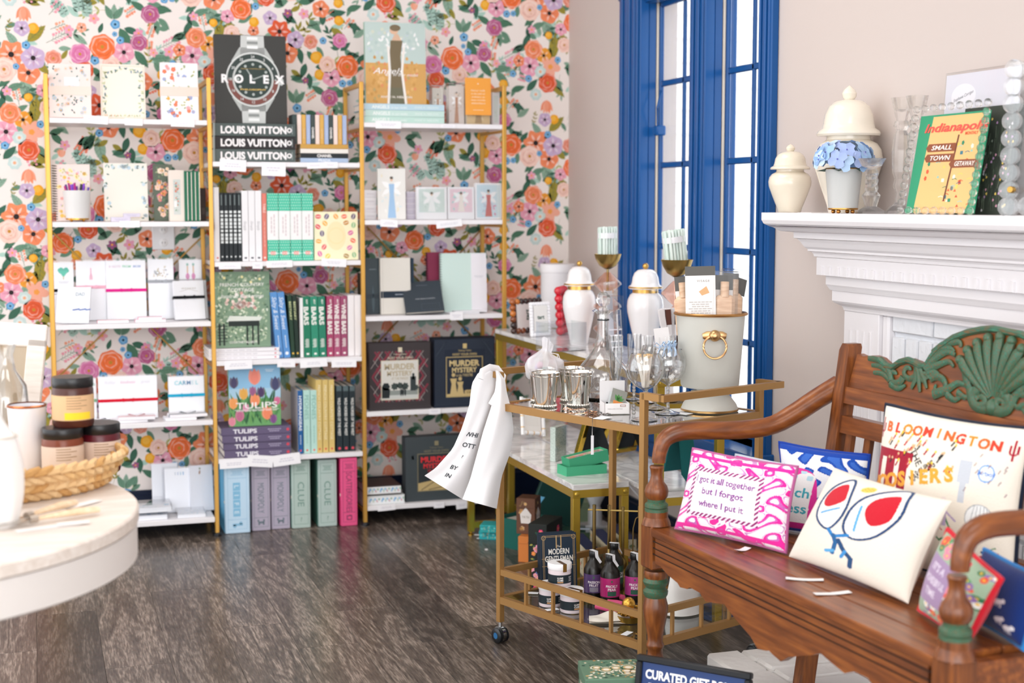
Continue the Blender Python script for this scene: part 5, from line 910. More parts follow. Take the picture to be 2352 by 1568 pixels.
def candlestick(label,px,ybowl,wpx,Y,cand,tilt):
    P=onY(px,ybowl,Y); k=mpp(P); x,z=P.x,P.z; R_=wpx/2*k; r=thing('tall_candle_holder',label,'candle holder',(x,Y,ZA)); h=z-ZA
    build('brass_bowl',MB().lathe([(.0,h-.055*R_/.05),(.2*R_,h-.055*R_/.05),(.62*R_,h-.042*R_/.05),(.88*R_,h-.02*R_/.05),(R_,h),(.96*R_,h),(.8*R_,h-.02*R_/.05),(0,h-.045*R_/.05)],32,'#a98f55',cap=False),METAL,r)
    zb=h-.055*R_/.05
    build('stem',MB().tube([(0,0,.01),(0,0,zb)],.005,10,'#8d7d58'),METAL,r)
    dz=.085
    for i in range(3):
        z1=zb-.012-i*dz
        if z1-dz<.02: break
        build('glass_bead',MB().lathe([(.012,z1),(.02,z1-.008),(.052,z1-dz*.45),(.053,z1-dz*.55),(.02,z1-dz*.92),(.012,z1-dz)],28,'#fff',cap=False),PINKG,r)
    build('glass_foot',MB().lathe([(.0,.0),(.055,0),(.055,.008),(.02,.02),(0,.02)],28,'#fff'),PINKG,r)
    c=thing('candle_bundle',cand,'candles',(x,Y,z-.028),(0,tilt,0),'bundles of pale green tapers'); w=R_*.70; hh=.128
    q=random.Random(7); m=MB()
    for i in range(7):
        for j in range(5):
            xx,yy=w*(i-3)/3.4,w*.6*(j-2)/2.4
            if (abs(i-3)==3 and abs(j-2)==2): continue
            tp=build('taper',MB().lathe([(w*.14,0),(w*.14,hh-.004),(w*.05,hh+q.uniform(0,.004))],7,q.choice(['#cfdfd6','#c3d8cd','#dbe6de']),(xx,yy,0)),SATIN,c)
    build('paper_label',MB().lathe([(1.0,hh*.68),(1.0,hh*.84)],28,'#f0eff1',cap=False),PAPER,c).scale=(w*1.05,w*.74,1); build('film_wrap',MB().lathe([(1.0,-.001),(1.0,hh+.003)],28,'#fff',cap=False),WRAP,c).scale=(w*1.08,w*.77,1)
candlestick('tall candle holder with a brass bowl over pink glass beads behind the left ginger jar',1396,583,63,5.1,'upright bundle of pale green tapers in the left brass bowl',R(-1)); candlestick('tall candle holder with a brass bowl over pink glass beads left of the ice bucket',1555,596,74,4.55,'tilted bundle of pale green tapers in the right brass bowl',R(-7))
def acrylframe(label,px0,px1,yt,Y,yaw,z0=ZA,scal=True):
    x0,x1,h=fitbox(px0,px1,yt,z0,Y); w=x1-x0; r=thing('photo_frame',label,'picture frame',((x0+x1)/2,Y,z0),(-.06,0,yaw))
    pts=[]; n=7
    for i in range(n): pts.append((-w/2+w*(i+.5)/n,h))
    m=MB(); m.box((-w*.42,0,.004),(w*.42,.012,h*.95)); build('acrylic_block',m,ACRYL,r); m=MB()
    for i in range(n):
        for z in (.008,h-.008): m.ball((-w/2+w*(i+.5)/n,.006,z),w/n*.6,'#fff',10)
    for i in range(1,9):
        for x in (-w*.46,w*.46): m.ball((x,.006,.008+(h-.016)*i/9),w/n*.55,'#fff',10)
    build('scalloped_edge',m,CLEAR,r); build('insert_card',MB().box((-w*.34,.012,h*.12),(w*.34,.014,h*.86),'#eceaf0'),PAPER,r)
acrylframe('clear scalloped acrylic frame standing behind the decanter stopper',1388,1432,645,4.95,R(35)); acrylframe('clear acrylic frame beside the second ginger jar',1425,1437,705,4.75,R(55))
for kx,(a,b,yt,Y,lab) in enumerate(((1264,1355,742,4.95,'clear acrylic riser tray before the left ginger jar'),(1395,1436,680,4.8,'clear acrylic block with etched bars behind the flutes'),(1500,1520,668,4.62,'slim clear acrylic block right of the second ginger jar'))):
    x0,x1,h=fitbox(a,b,yt,ZA,Y); w=x1-x0; r=thing('acrylic_block' if kx else 'acrylic_tray',lab,'acrylic stand',(x0,Y,ZA),(0,0,R(10)))
    if kx: build('block',MB().box((0,0,0),(w,.03,h)),ACRYL,r); m=MB(); [m.box((w*.1,-.0006,h*(.12+.1*i)),(w*.9,0,h*(.14+.1*i)),'#e8e5ec') for i in range(4)]; build('etched_bars',m,MATTE,r)
    else:
        t=.003
        build('tray_base',MB().box((0,0,0),(w,.11,t)),ACRYL,r)
        for a_,b_ in (((0,0,t),(w,t,h)),((0,.11-t,t),(w,.11,h)),((0,t,t),(t,.11-t,h)),((w-t,t,t),(w,.11-t,h))): build('tray_side',MB().box(a_,b_),ACRYL,r)
P=onY(1548,790,4.38); P.z=ZA; r=thing('stick_holder','clear tumbler holding chocolate-coloured stick packs beside the ice bucket','holder',P); build('tumbler',MB().lathe([(.0,.0),(.035,0),(.04,.09),(.038,.09),(.033,.004),(0,.004)],24,'#fff',cap=False),CLEAR,r)
for i,(dx,ln,c) in enumerate(((-.04,-.16,'#e7e3e4'),(-.02,-.06,'#5d3022'),(0,.02,'#ece8ea'),(.018,.10,'#6b3a26'),(.034,.16,'#7a4a30'),(-.03,-.11,'#efedef'),(.01,.06,'#3d2a26'))):
    m=MB(); m.box((-.009,-.006,0),(.009,.006,.19),'#e9e6e8',.001); m.box((-.0092,-.0062,.135),(.0092,.0062,.186),c); cv=Cv(m,(-.008,-.006,0),(1,0,0),(0,0,1),(0,-1,0)); cv.rect(.002,.02,.014,.10,'#cfc8c4' if i%2 else c,1)
    tag(build('stick_pack',m,GLOSS),['far left white-ended','dark brown-ended upright','white-ended upright middle','brown-ended right-leaning','far right tan-ended','left-leaning pale','black-ended right of middle'][i]+' slim stick pack in the clear tumbler','stick pack','stick packs in the tumbler').location=(P.x+dx*.45,P.y+.008*(i%3-1),ZA+.006); o=bpy.data.objects['stick_pack'+('.%03d'%i if i else '')]; o.rotation_euler=(R(-3),ln,0)
# ---- on the low table
P=at(1225,1008,ZB); r=thing('photo_frame','white bamboo-style frame with gold bands leaning on the low marble table','picture frame',(P.x,P.y,ZB+.02),(-.28,R(9),R(18))); w,h=.105,.135
build('insert_card',MB().box((-w/2+.01,.003,.01),(w/2-.01,.006,h-.008),'#ece5de'),PAPER,r); cvm=MB(); cvm.box((-w*.3,.0025,h*.25),(w*.3,.003,h*.7),'#e9e2da'); build('mat_print',cvm,PAPER,r)
for a,b in (((-w/2,0,.004),(w/2,0,.004)),((-w/2,0,h),(w/2,0,h)),((-w/2,0,-.006),(-w/2,0,h+.01)),((w/2,0,-.006),(w/2,0,h+.01))):
    pc=build('bamboo_stick',MB().tube([a,b],.0075,12,'#f1eeec'),CERAM,r); A,B=Vector(a),Vector(b); m=MB()
    for t in (.2,.5,.8): c_=A.lerp(B,t); d_=(B-A).normalized()*.0016; m.tube([c_-d_,c_+d_],.0082,12,'#d3a24a')
    build('gold_band',m,METAL,pc)
P=at(1292,1055,ZB); r=thing('marble_acrylic_block','upright pale green marbled acrylic frame on the low table','picture frame',(P.x,P.y,ZB),(0,0,R(42)))
mg,ntg,bg_=nodes('green_marbled_resin'); nn=ntg.nodes.new('ShaderNodeTexNoise'); nn.inputs['Scale'].default_value=22; nn.inputs['Detail'].default_value=6; rp=ntg.nodes.new('ShaderNodeValToRGB'); rp.color_ramp.elements[0].color=(*hx('#7f9a8c'),1); rp.color_ramp.elements[0].position=.3; rp.color_ramp.elements[1].color=(*hx('#dfe9e2'),1); rp.color_ramp.elements[1].position=.6; ntg.links.new(nn.outputs[0],rp.inputs[0]); ntg.links.new(rp.outputs[0],bg_.inputs['Base Color']); bg_.inputs['Roughness'].default_value=.08
build('resin_block',MB().box((-.055,0,0),(.03,.022,.125),'#fff',.001),mg,r); build('clear_face',MB().box((-.055,-.006,0),(.03,-.0004,.125)),ACRYL,r)
def easelframe(label,px,py,yaw,col,back,w=.13,h=.17,lean=.38,flip=False):
    P=at(px,py,ZB); r=thing('photo_frame',label,'picture frame',(P.x,P.y,ZB+.011),(-lean,0,yaw)); t=.022
    for a,b in (((-w/2,0,0),(w/2,t,t)),((-w/2,0,h-t),(w/2,t,h)),((-w/2,0,t),(-w/2+t,t,h-t)),((w/2-t,0,t),(w/2,t,h-t))): build('frame_bar',MB().box(a,b,col,.003),POLISH,r)
    build('backing',MB().box((-w/2+t*.95,t*.4,t*.95),(w/2-t*.95,t*.8,h-t*.95),back),CLOTH,r); build('easel_leg',MB().bar((0,t+.004,h*.72),(0,t+.085,.06),.045,.003,back,up=(1,0,0)),CLOTH,r)
easelframe('gold frame leaning face away with a black easel back behind the green box',1345,1052,R(200),'#d8b24a','#14181c'); easelframe('second gold frame with a black easel back further along the low table',1425,1040,R(205),'#d8b24a','#14181c'); 
P=Vector((2.03,4.44,.474)); r=thing('photo_frame','teal-backed easel frame under the bench arm on the console shelf','picture frame',P,(-.3,0,R(195)))
build('backing',MB().box((-.05,0,0),(.05,.01,.17),'#1c6a6c',.002),CLOTH,r); build('easel_leg',MB().add([(-.03,.012,.15),(.03,.012,.15),(.045,.09,.03),(.02,.1,.0),(-.03,.1,.0)],[(0,1,2,3,4)],'#1d7274').add([(-.03,.015,.15),(.03,.015,.15),(.045,.093,.03),(.02,.103,.0),(-.03,.103,.0)],[(4,3,2,1,0)],'#1d7274'),CLOTH,r)
# green gift boxes
def openbox(r,w,d,h,t,col,mat=MATTE,nm='tray'): build(nm,MB().box((0,0,0),(w,d,t),col).box((0,0,t),(w,t,h),col).box((0,d-t,t),(w,d,h),col).box((0,t,t),(t,d-t,h),col).box((w-t,t,t),(w,d-t,h),col),mat,r)
P=at(1297,1092,ZB); r=thing('green_gift_box','open green gift box base on the low table edge','gift box',(P.x,P.y-.02,ZB),(0,0,R(6))); openbox(r,.155,.075,.032,.003,'#4cb487'); build('tissue',MB().box((.004,.004,.0031),(.151,.071,.006),'#e7efe9'),PAPER,r)
r2=thing('green_gift_box','green box with pink patterned contents tilted inside the open base','gift box',(P.x+.018,P.y-.008,ZB+.018),(0,R(-9),R(6))); openbox(r2,.152,.06,.04,.003,'#46ab80'); m=MB(); m.box((.004,.004,.0032),(.148,.056,.034),'#e8cdb8'); cv=Cv(m,(.004,.004,.034),(1,0,0),(0,1,0),(0,0,1)); floral(cv,.144,.052,3,['#e25aa0','#ef7a3c','#f0b1c9','#7fb7c9','#d8437f'],['#e9c36a','#6fae8f'],90,.009); build('patterned_tray',m,GLOSS,r2)
# hanging white tag on the cart rail is built with the cart
# ---- gift boxes on the floor under the tables
def fbox(name,label,px,py,w,d,h,yaw,col,art=None,mat=MATTE,lid=None,z=0,cat='gift box',top=None):
    P=onZ(px,py,z); r=thing(name,label,cat,(P.x,P.y,z),(0,0,yaw)); m=MB(); m.box((0,0,0),(w,d,h),col,.0015)
    if art: art(Cv(m,(0,0,0),(1,0,0),(0,0,1),(0,-1,0)),w,h); art(Cv(m,(w,0,0),(0,1,0),(0,0,1),(1,0,0)),d,h); art(Cv(m,(0,d,0),(0,-1,0),(0,0,1),(-1,0,0)),d,h)
    if top: top(Cv(m,(0,0,h),(1,0,0),(0,1,0),(0,0,1)),w,d)
    build('carton',m,mat,r); build('lid',MB().box((-.001,-.001,h*.72),(w+.001,d+.001,h*.72+.002),lid or mixc(C_(col),(0,0,0),.25)),mat,r); return r
teal=lambda cv,w,h:floral(cv,w,h,5,['#3fc4c9','#1f8f96','#6fd6d6'],['#c9b46a','#2a7d7a','#8fd0b0'],40,.012)
fbox('teal_box','lower turquoise patterned box on the floor beside the gold table leg',1100,1238,.1,.09,.035,R(-32),'#27a6ac',teal); fbox('teal_box','upper turquoise patterned box on the floor beside the gold table leg',1102,1222,.1,.085,.03,R(-28),'#2aa5a5',teal,z=.036)
P=onZ(1120,1215,.0); r=thing('green_keepsake_box','open dark green box of papers with a blue ribbon on the floor','gift box',(1.725,5.47,.0006),(0,0,R(-62))); openbox(r,.22,.15,.12,.005,'#0f5a50'); build('papers',MB().box((.006,.006,.09),(.214,.144,.105),'#ded6c9'),PAPER,r)
lid=thing('green_gift_box','dark green box lid leaning behind the open green box','gift box',(2.0,5.60,0.03),(R(-12),R(24),R(-8))); build('lid_top',MB().box((-.1,0,.03),(.1,.03,.29),'#12463f',.004),MATTE,lid); build('ribbon_tab',MB().box((.02,-.002,.25),(.034,0,.285),'#5fb4d6'),CLOTH,lid)
tag(build('blue_ribbon',MB().bar((0,0,0),(.07,.03,.07),.024,.002,'#6fb9dc'),CLOTH),'pale blue ribbon stretched from the open dark green box','ribbon').location=(1.84,5.40,.125)
dkfl=lambda cv,w,h:(floral(cv,w,h,6,['#e2503f','#e8457a','#ef8a4a','#5f8fd0','#f0a0b4'],['#3f6b4a','#5f8a4f','#27503d','#a7a34a'],46,.024),cv.poly([(w*.3,h*.45),(w*.5,h*.62),(w*.7,h*.45),(w*.5,h*.28)],'#15181b',3))
fbox('floral_box','tall black box with bright red and pink flowers standing beside the book on the floor',1213,1362,.07,.16,.25,R(-40),'#1d221f',dkfl)
fbox('brown_box','brown patterned box standing on the orange one behind the black floral box',1186,1225,.075,.08,.14,R(-35),'#6b4632',lambda cv,w,h:(floral(cv,w,h,8,['#b98a5a','#8f5f3f','#d0a878'],['#8a6a46','#5d3c2a'],24,.012),cv.poly([(w*.25,h*.3),(w*.75,h*.3),(w*.8,h*.55),(w*.5,h*.75),(w*.2,h*.55)],'#e9e2dc',3),cv.text('THE TEA',w*.5,h*.48,h*.06,'#8a7a66',4,.0,w=w*.4)),z=.10)
fbox('orange_box','orange leather box in a clear case under the brown patterned one',1190,1290,.085,.1,.10,R(-35),'#d9803c',None,SATIN)
fbox('sage_box','pale sage box at the back under the console',1262,1200,.17,.12,.09,R(-20),'#a9bf9b',None)
r=fbox('clear_green_box','wide green box with a clear lid between the floral box and the gold leg',1280,1268,.2,.12,.08,R(-30),'#41583f',lambda cv,w,h:floral(cv,w,h,2,['#6f8a5f','#8fa070'],['#5b7550','#36503a'],16,.02)); build('clear_lid',MB().box((-.003,-.003,.02),(.203,.123,.086)),ACRYL,r); build('sticker',MB().box((.07,.04,.0862),(.12,.07,.0866),'#d7e2ec'),PAPER,r)
bot=lambda cv,w,h:(floral(cv,w,h,4,['#c9483c','#3f6b4a','#e0a33f'],['#2f4f3d','#5f7a4a','#1f3a30'],30,.011))
for i,(px,py,lab) in enumerate(((1345,1330,'front cream botanical box with a navy lid behind the bottles'),(1392,1318,'middle cream botanical box with a navy lid behind the bottles'),(1432,1305,'rear cream botanical box with a navy lid under the console'))):
    fbox('botanical_box',lab,px,py,.05,.26,.11,R(-8),'#d8cdb0',bot,top=lambda cv,w,d:cv.rect(0,0,w,d,'#2b3358',1))
r=thing('white_post','white turned post standing at the back under the console','post',(2.21,5.62,0)); build('turned_post',MB().lathe([(.03,0),(.03,.08),(.022,.1),(.03,.12),(.045,.15),(.04,.2),(.03,.24),(.036,.28),(.026,.33),(.03,.38)],20,'#e6e6e6'),SATIN,r); build('base',MB().box((-.07,-.07,0),(.07,.07,.02),'#e9e9e9',.004),SATIN,r)
tag(build('electric_cable',MB().tube([(2.17,5.25,.45),(2.16,5.2,.3),(2.23,5.12,.2),(2.21,5.02,.1),(2.15,5.1,.01)],.004,8,'#e6e4e4'),PLAST),'white electric cord hanging down under the console','cable')
for i,(px,py) in enumerate(((1102,1236),(1117,1262),(1095,1228))): 
    P=onZ(px,py,0); tag(build('paper_scrap',MB().box((-.012,-.006,0),(.012,.006,.0012),'#efeceb'),PAPER),'torn scrap of white paper on the floor by the gold table leg','paper scrap','paper scraps on the floor').location=(P.x,P.y,.0003); bpy.data.objects['paper_scrap'+('.%03d'%i if i else '')].rotation_euler=(0,0,i*1.3)
# ================================================================ bronze bar cart on casters
CU=Vector((.365,-.931,0)).normalized(); CVv=Vector((.931,.365,0)).normalized(); CO=Vector((1.350,4.237,0)); LA,LB=.628,.48
yawc=math.atan2(CU.y,CU.x)
BRZ=finish('bronze_powder_coat',.42,.45,.45,bs=(260,.04,.0006)); BZ='#a57c48'
ct=thing('bar_cart','bronze metal bar cart with glass shelves, guard rails and casters','bar cart',CO,(0,0,yawc))    # local x = along, local y = across
def cw(a,b,z): p=CO+CU*a+CVv*b; return Vector((p.x,p.y,z))
SQ=.019; ZTOP=.757; ZLOW=.148
for a,b in ((0,0),(LA,0),(0,LB),(LA,LB)):
    lg=build('leg',MB().box((a-SQ/2,b-SQ/2,.066),(a+SQ/2,b+SQ/2,.852),BZ,.0012),BRZ,ct)
    c=build('caster',MB().tube([(a,b,.066),(a,b,.045)],.0065,10,'#c9cbcc'),POLISH,lg); 
    m=MB(); m.M=Matrix.Translation((a,b,.024))@Matrix.Rotation(PI/2,4,'X')
    for s in (-1,1): m.lathe([(.008,s*.007),(.024,s*.007),(.024,s*.016),(.02,s*.019),(.010,s*.019)],20,'#16181b'); m.lathe([(0,s*.0195),(.010,s*.0195)],14,'#1f5f8f',cap=False)
    build('wheel',m,PLAST,ct); m=MB(); m.M=Matrix.Translation((a,b,.027))@Matrix.Rotation(PI/2,4,'X'); m.lathe([(.0,-.006),(.025,-.006),(.025,.006),(0,.006)],18,'#b9bbbc'); build('wheel_hood',m,POLISH,ct)
def rail(n,p,q,w=SQ*.9,h=.022): return build(n,MB().bar(p,q,w,h,BZ),BRZ,ct)
for z in (ZTOP-.011,ZLOW-.011):
    for p,q in (((SQ/2,0,z),(LA-SQ/2,0,z)),((SQ/2,LB,z),(LA-SQ/2,LB,z)),((0,SQ/2,z),(0,LB-SQ/2,z)),((LA,SQ/2,z),(LA,LB-SQ/2,z))): rail('shelf_rail',p,q)
for z in (ZTOP-.0035,ZLOW-.0035): build('glass_shelf',MB().box((SQ*.4,SQ*.4,z-.003),(LA-SQ*.4,LB-SQ*.4,z+.002),'#fff',.001),SHELFG,ct)
zg=.226
for p,q in (((SQ/2,0,zg),(LA-SQ/2,0,zg)),((SQ/2,LB,zg),(LA-SQ/2,LB,zg)),((0,SQ/2,zg),(0,LB-SQ/2,zg)),((LA,SQ/2,zg),(LA,LB-SQ/2,zg))): rail('guard_rail',p,q,.014,.019)
for i in range(1,5):
    for b in (0,LB): build('guard_baluster',MB().box((LA*i/5-.004,b-.005,ZLOW),(LA*i/5+.004,b+.005,zg-.008),BZ),BRZ,ct)
for i in range(1,4):
    for a in (0,LA): build('guard_baluster',MB().box((a-.005,LB*i/4-.004,ZLOW),(a+.005,LB*i/4+.004,zg-.008),BZ),BRZ,ct)
for s,a in ((-1,0),(1,LA)):
    e=a+s*.075; zt=.843; build('handle',MB().bar((a,0,zt),(e,0,zt),.019,.019,BZ).bar((a,LB,zt),(e,LB,zt),.019,.019,BZ).bar((e,-.0095,zt),(e,LB+.0095,zt),.019,.019,BZ),BRZ,ct)
for z,rr in ((.135,.004),(.215,.004),(.55,.006)): build('bolt',MB().ball((0,.0105,z),rr,'#d9d6d0',8),METAL,ct)
ctag=thing('hanging_price_tag','thin white price tag hanging on string from the cart rail','price tag',cw(.43,-.012,.76)); build('string',MB().tube([(0,.02,.0),(0,-.006,.002),(0,-.004,-.05)],.0012,5,'#e9e7e6'),CLOTH,ctag); build('tag_card',MB().box((-.004,-.006,-.105),(.004,-.004,-.05),'#ecebee'),PAPER,ctag)
# ---- silver julep cups
def julep():
    r=thing('julep_cup','','cup'); H,Rt,Rb=.104,.0425,.031; f=lambda z:Rb+(Rt-Rb)*z/H
    build('cup_wall',MB().lathe([(0,.004),(Rb,.004),(f(H*.9),H*.9),(Rt+.001,H),(Rt-.001,H),(f(H*.9)-.0015,H*.9),(Rb-.0015,.007),(0,.007)],40,'#f1ede6',cap=False),POLISH,r)
    build('rim_bead',MB().lathe([(f(H*.88),H*.885),(f(H*.88)+.0018,H*.90),(f(H*.9),H*.915)],40,'#f1ede6',cap=False).lathe([(Rt-.0005,H-.002),(Rt+.0016,H-.0005),(Rt-.0002,H+.001)],40,'#f1ede6',cap=False),POLISH,r)
    m=MB()
    for i in range(26): m.ball(((Rb+.002)*cos(i*2*PI/26),(Rb+.002)*sin(i*2*PI/26),.0038),.0036,'#f3efe8',8)
    build('beaded_foot',m,POLISH,r); return r
ju=julep(); ju['label']='silver julep cup, front left of the four on the cart'; ju['group']='silver julep cups'
ju.location=cw(.150,.055,ZTOP); dup(ju,cw(.20,.145,ZTOP),.4,'silver julep cup, front right of the four on the cart'); dup(ju,cw(.058,.12,ZTOP),.9,'silver julep cup holding the white organza bag'); dup(ju,cw(.105,.20,ZTOP),1.4,'silver julep cup at the back of the four, before the decanter')
P=cw(.058,.12,ZTOP); ob=thing('organza_bag','sheer white organza pouch stuffed into a silver julep cup','pouch',(P.x,P.y,ZTOP+.07)); m=MB(); q=random.Random(5)
def orgf(u,v):
    a=2*PI*u; z=.112*v-.02*v*v*cos(a-.5); rr=(.030+.018*sin(PI*min(1,v*1.35))**.7)*(1-.62*min(1,max(0,v-.55)/.2)+.5*max(0,v-.8))*(1+.16*sin(5*a+6*v)+.08*sin(11*a+3*v)); return (rr*1.15*cos(a)+.020*v,rr*sin(a),z)
m.grid(orgf,60,26,'#f1eef3'); ORG=glassmat('organza',(.90,.88,.92),1.2,rough=.5,gl=1); 
mo,nto,bo=nodes('organza_cloth'); bo.inputs['Base Color'].default_value=(.93,.91,.95,1); bo.inputs['Roughness'].default_value=.8; bo.inputs['Alpha'].default_value=.42; bump(nto,bo,60,.3); build('pouch',m,mo,ob)
m=MB(); [m.tube([(.03,0,.08),(.05+.004*i,.0,.075),(.058+.01*i,.004*i,.04),(.055+.012*i,.006*i,.005)],.0012,5,'#f3f1f4') for i in range(2)]; build('drawstring',m,CLOTH,ob); m=MB(); [m.blob if 0 else m.ball((.012*cos(i*1.3),.012*sin(i*1.3),.02+.008*i),.011,c,10) for i,c in enumerate(['#c98fc0','#7fb59a','#b7a3cf','#d9a6b8'])]; build('sweets',m,MATTE,ob)
# ---- decanter
P=cw(.105,.335,ZTOP); r=thing('decanter','cut-glass ship decanter with a faceted ball stopper','decanter',P)
prof=[(.0,.002),(.078,.002),(.086,.010),(.088,.03),(.088,.062),(.083,.085),(.066,.108),(.046,.130),(.030,.155),(.021,.185),(.018,.215),(.018,.262),(.026,.270),(.036,.274)]
build('bottle',MB().lathe(prof,48,'#fff',cap=False).lathe([(max(0,a-.004),b+.003) for a,b in prof[::-1]],48,'#fff',cap=False),CLEAR,r)
m=MB()
for i in range(22):
    for s in (1,-1):
        m.tube([(.0885*cos(2*PI*(i+s*t*1.6)/22),.0885*sin(2*PI*(i+s*t*1.6)/22),.018+.046*t) for t in (0,.33,.66,1)],.0011,4,'#fff')
    a=2*PI*i/22; m.tube([(.086*cos(a-.1),.086*sin(a-.1),.07),(.082*cos(a),.082*sin(a),.086),(.086*cos(a+.1),.086*sin(a+.1),.07)],.0010,4,'#fff')
GCUT=finish('cut_glass_edge',.15,.6,bs=(40,.02,.001)); build('cut_pattern',m,CLEAR,r)
st=build('stopper',MB().lathe([(.012,.25),(.014,.283),(.011,.287)],14,'#fff'),CRYSTAL,r); m=MB(); n=9
m.lathe([(.0245*sin(PI*i/6),.311-.0245*cos(PI*i/6)) for i in range(7)],n,'#fff',cap=False); build('stopper_ball',m,CRYSTAL,st,sharp=5); build('neck_ring',MB().lathe([(.019,.244),(.0195,.246),(.019,.248)],24,'#22282a',cap=False),PLAST,r)
# ---- flutes and balloon glasses
def flute():
    r=thing('champagne_flute','','glass'); pr=[(.0,.0),(.030,.0),(.030,.0015),(.006,.006),(.0045,.012),(.0045,.05),(.012,.07),(.018,.10),(.0215,.17),(.0225,.205)]
    build('bowl',MB().lathe(pr,24,'#fff',cap=False).lathe([(max(0,a-.0012),b+.001) for a,b in pr[:4:-1]],24,'#fff',cap=False),CLEAR,r); m=MB()
    for i in range(10): a=2*PI*i/10; m.tube([(.0125*cos(a),.0125*sin(a),.072),(.019*cos(a+.2),.019*sin(a+.2),.105),(.021*cos(a),.021*sin(a),.14)],.0008,4,'#fff')
    build('cut_pattern',m,CLEAR,r); m=MB(); [m.ball((0,0,.018+.011*i),.0065,'#fff',10) for i in range(3)]; build('stem_beads',m,CRYSTAL,r); return r
fl0=flute(); fl0['label']='clear cut champagne flute nearest the decanter'; fl0['group']='champagne flutes'
fl0.location=cw(.20,.30,ZTOP)
for (a,b),l in (((.205,.375),'clear champagne flute second from the decanter'),((.275,.36),'clear champagne flute third from the decanter'),((.30,.43),'clear champagne flute furthest from the decanter')): dup(fl0,cw(a,b,ZTOP),1.0,l)
def balloon():
    r=thing('balloon_glass','','glass'); pr=[(0,0),(.038,0),(.038,.0016),(.02,.006),(.0055,.012),(.0045,.03),(.0045,.082),(.012,.088),(.034,.100),(.049,.122),(.0535,.145),(.050,.168),(.040,.188)]
    build('bowl',MB().lathe(pr[6:],36,'#fff',cap=False).lathe([(max(0,a-.0012),b+.0008) for a,b in pr[:6:-1]],36,'#fff',cap=False),CLEAR,r); build('stem',MB().lathe(pr[:8],24,'#fff',cap=False),CLEAR,r); return r
g0=balloon(); g0['label']='balloon glass full of pale scented sticks beside the cart handle'; g0['group']='balloon glasses'; g1=cw(.535,.095,ZTOP); g0.location=g1
g2=cw(.49,.235,ZTOP); dup(g0,g2,0,'balloon glass in front with blue-bowed sticks left of the ice bucket'); g3=cw(.39,.285,ZTOP); dup(g0,g3,0,'empty balloon glass behind the blue-bowed one')
q=random.Random(8)
for i in range(7):
    a=q.random()*6.28; d=.018*q.random(); o=tag(build('glass_stick',MB().box((-.0045,-.0035,0),(.0045,.0035,.095),'#eae3d8',.0008).box((-.0046,-.0036,.088),(.0046,.0036,.0955),'#d9b98a'),MATTE),'pale stick with a tan tip standing in the near balloon glass','stick','pale sticks in the near balloon glass'); o.location=(g1.x+d*cos(a),g1.y+d*sin(a),ZTOP+.092); o.rotation_euler=(q.uniform(-.18,.18),q.uniform(-.2,.2),a)
for i in range(5):
    o=thing('bow_stick','clear stick with a pale blue bow, '+['first','second','third','fourth','fifth'][i]+' from the left in the balloon glass','stick',(g2.x+.012*(i-2),g2.y+.01*(i%3-1),ZTOP+.10),(0,R(6+5*(i-2)),.4*i),'blue-bowed sticks in the balloon glass'); build('stick',MB().tube([(0,0,0),(0,0,.125)],.002,7,'#fff'),CLEAR,o); m=MB()
    for s in (1,-1): m.tube([(0,-.003,.10),(s*.014,-.006,.112),(s*.020,-.006,.103),(s*.010,-.005,.097),(0,-.003,.10)],.0028,6,'#b9d2ee',flat=.35); m.tube([(0,-.003,.10),(s*.010,-.006,.085),(s*.014,-.004,.068)],.0026,6,'#b9d2ee',flat=.3)
    build('bow',m,CLOTH,o)
# ---- coaster box
P=cw(.39,.075,ZTOP); r=thing('coaster_box','small white open carton holding cocktail recipe cards','box',P,(0,0,yawc+R(58))); w,d=.075,.075
m=MB(); m.box((0,0,0),(w,.002,.032),'#f0edec'); m.box((0,0,0),(.002,d,.032),'#ebe8e8'); m.box((w-.002,0,0),(w,d,.032),'#ebe8e8'); m.box((0,d-.002,0),(w,d,.09),'#e4e2e3'); m.box((0,0,0),(w,d,.002),'#eee'); cv=Cv(m,(0,0,0),(1,0,0),(0,0,1),(0,-1,0)); cv.text('TAKES-A-HIKE COCKTAILS',w*.42,.016,.0035,'#9b9896',2,.0,w=w*.6); cv.rect(w*.62,.022,w*.84,.028,'#a06a5c',1); cv.rect(w*.64,.0235,w*.82,.0265,'#f0edec',2); build('carton',m,MATTE,r)
for i in range(3):
    o=thing('recipe_card',['front cocktail card with an orange drink photo in the white carton','middle cocktail card in the white carton','rear black cocktail card in the white carton'][i],'card',P+Vector((0,0,.004)),(R(-24-7*i),R(18),yawc+R(58))); m=MB(); m.box((.012,.012+.014*i,0),(.058,.0135+.014*i,.088),['#8b8d86','#d9dfe0','#1b1d20'][i])
    if i==0:
        cv=Cv(m,(.012,.012,0),(1,0,0),(0,0,1),(0,-1,0)); cv.rect(0,0,.046,.045,'#a9aa9a',1); cv.poly([(.012,.0),(.036,.0),(.040,.05),(.008,.05)],'#c9a06a',1.5); cv.poly([(.011,.03),(.037,.03),(.040,.052),(.009,.052)],'#d98a4a',2); [cv.leaf(.022,.052,.6+i_*.5,.022,.010,'#4f8a4a',None,2.5) for i_ in range(4)]; cv.text('SUMMER SPRITZ',.023,.036,.006,'#f6f2ea',4,.02,w=.036)
    build('card',m,GLOSS,o)
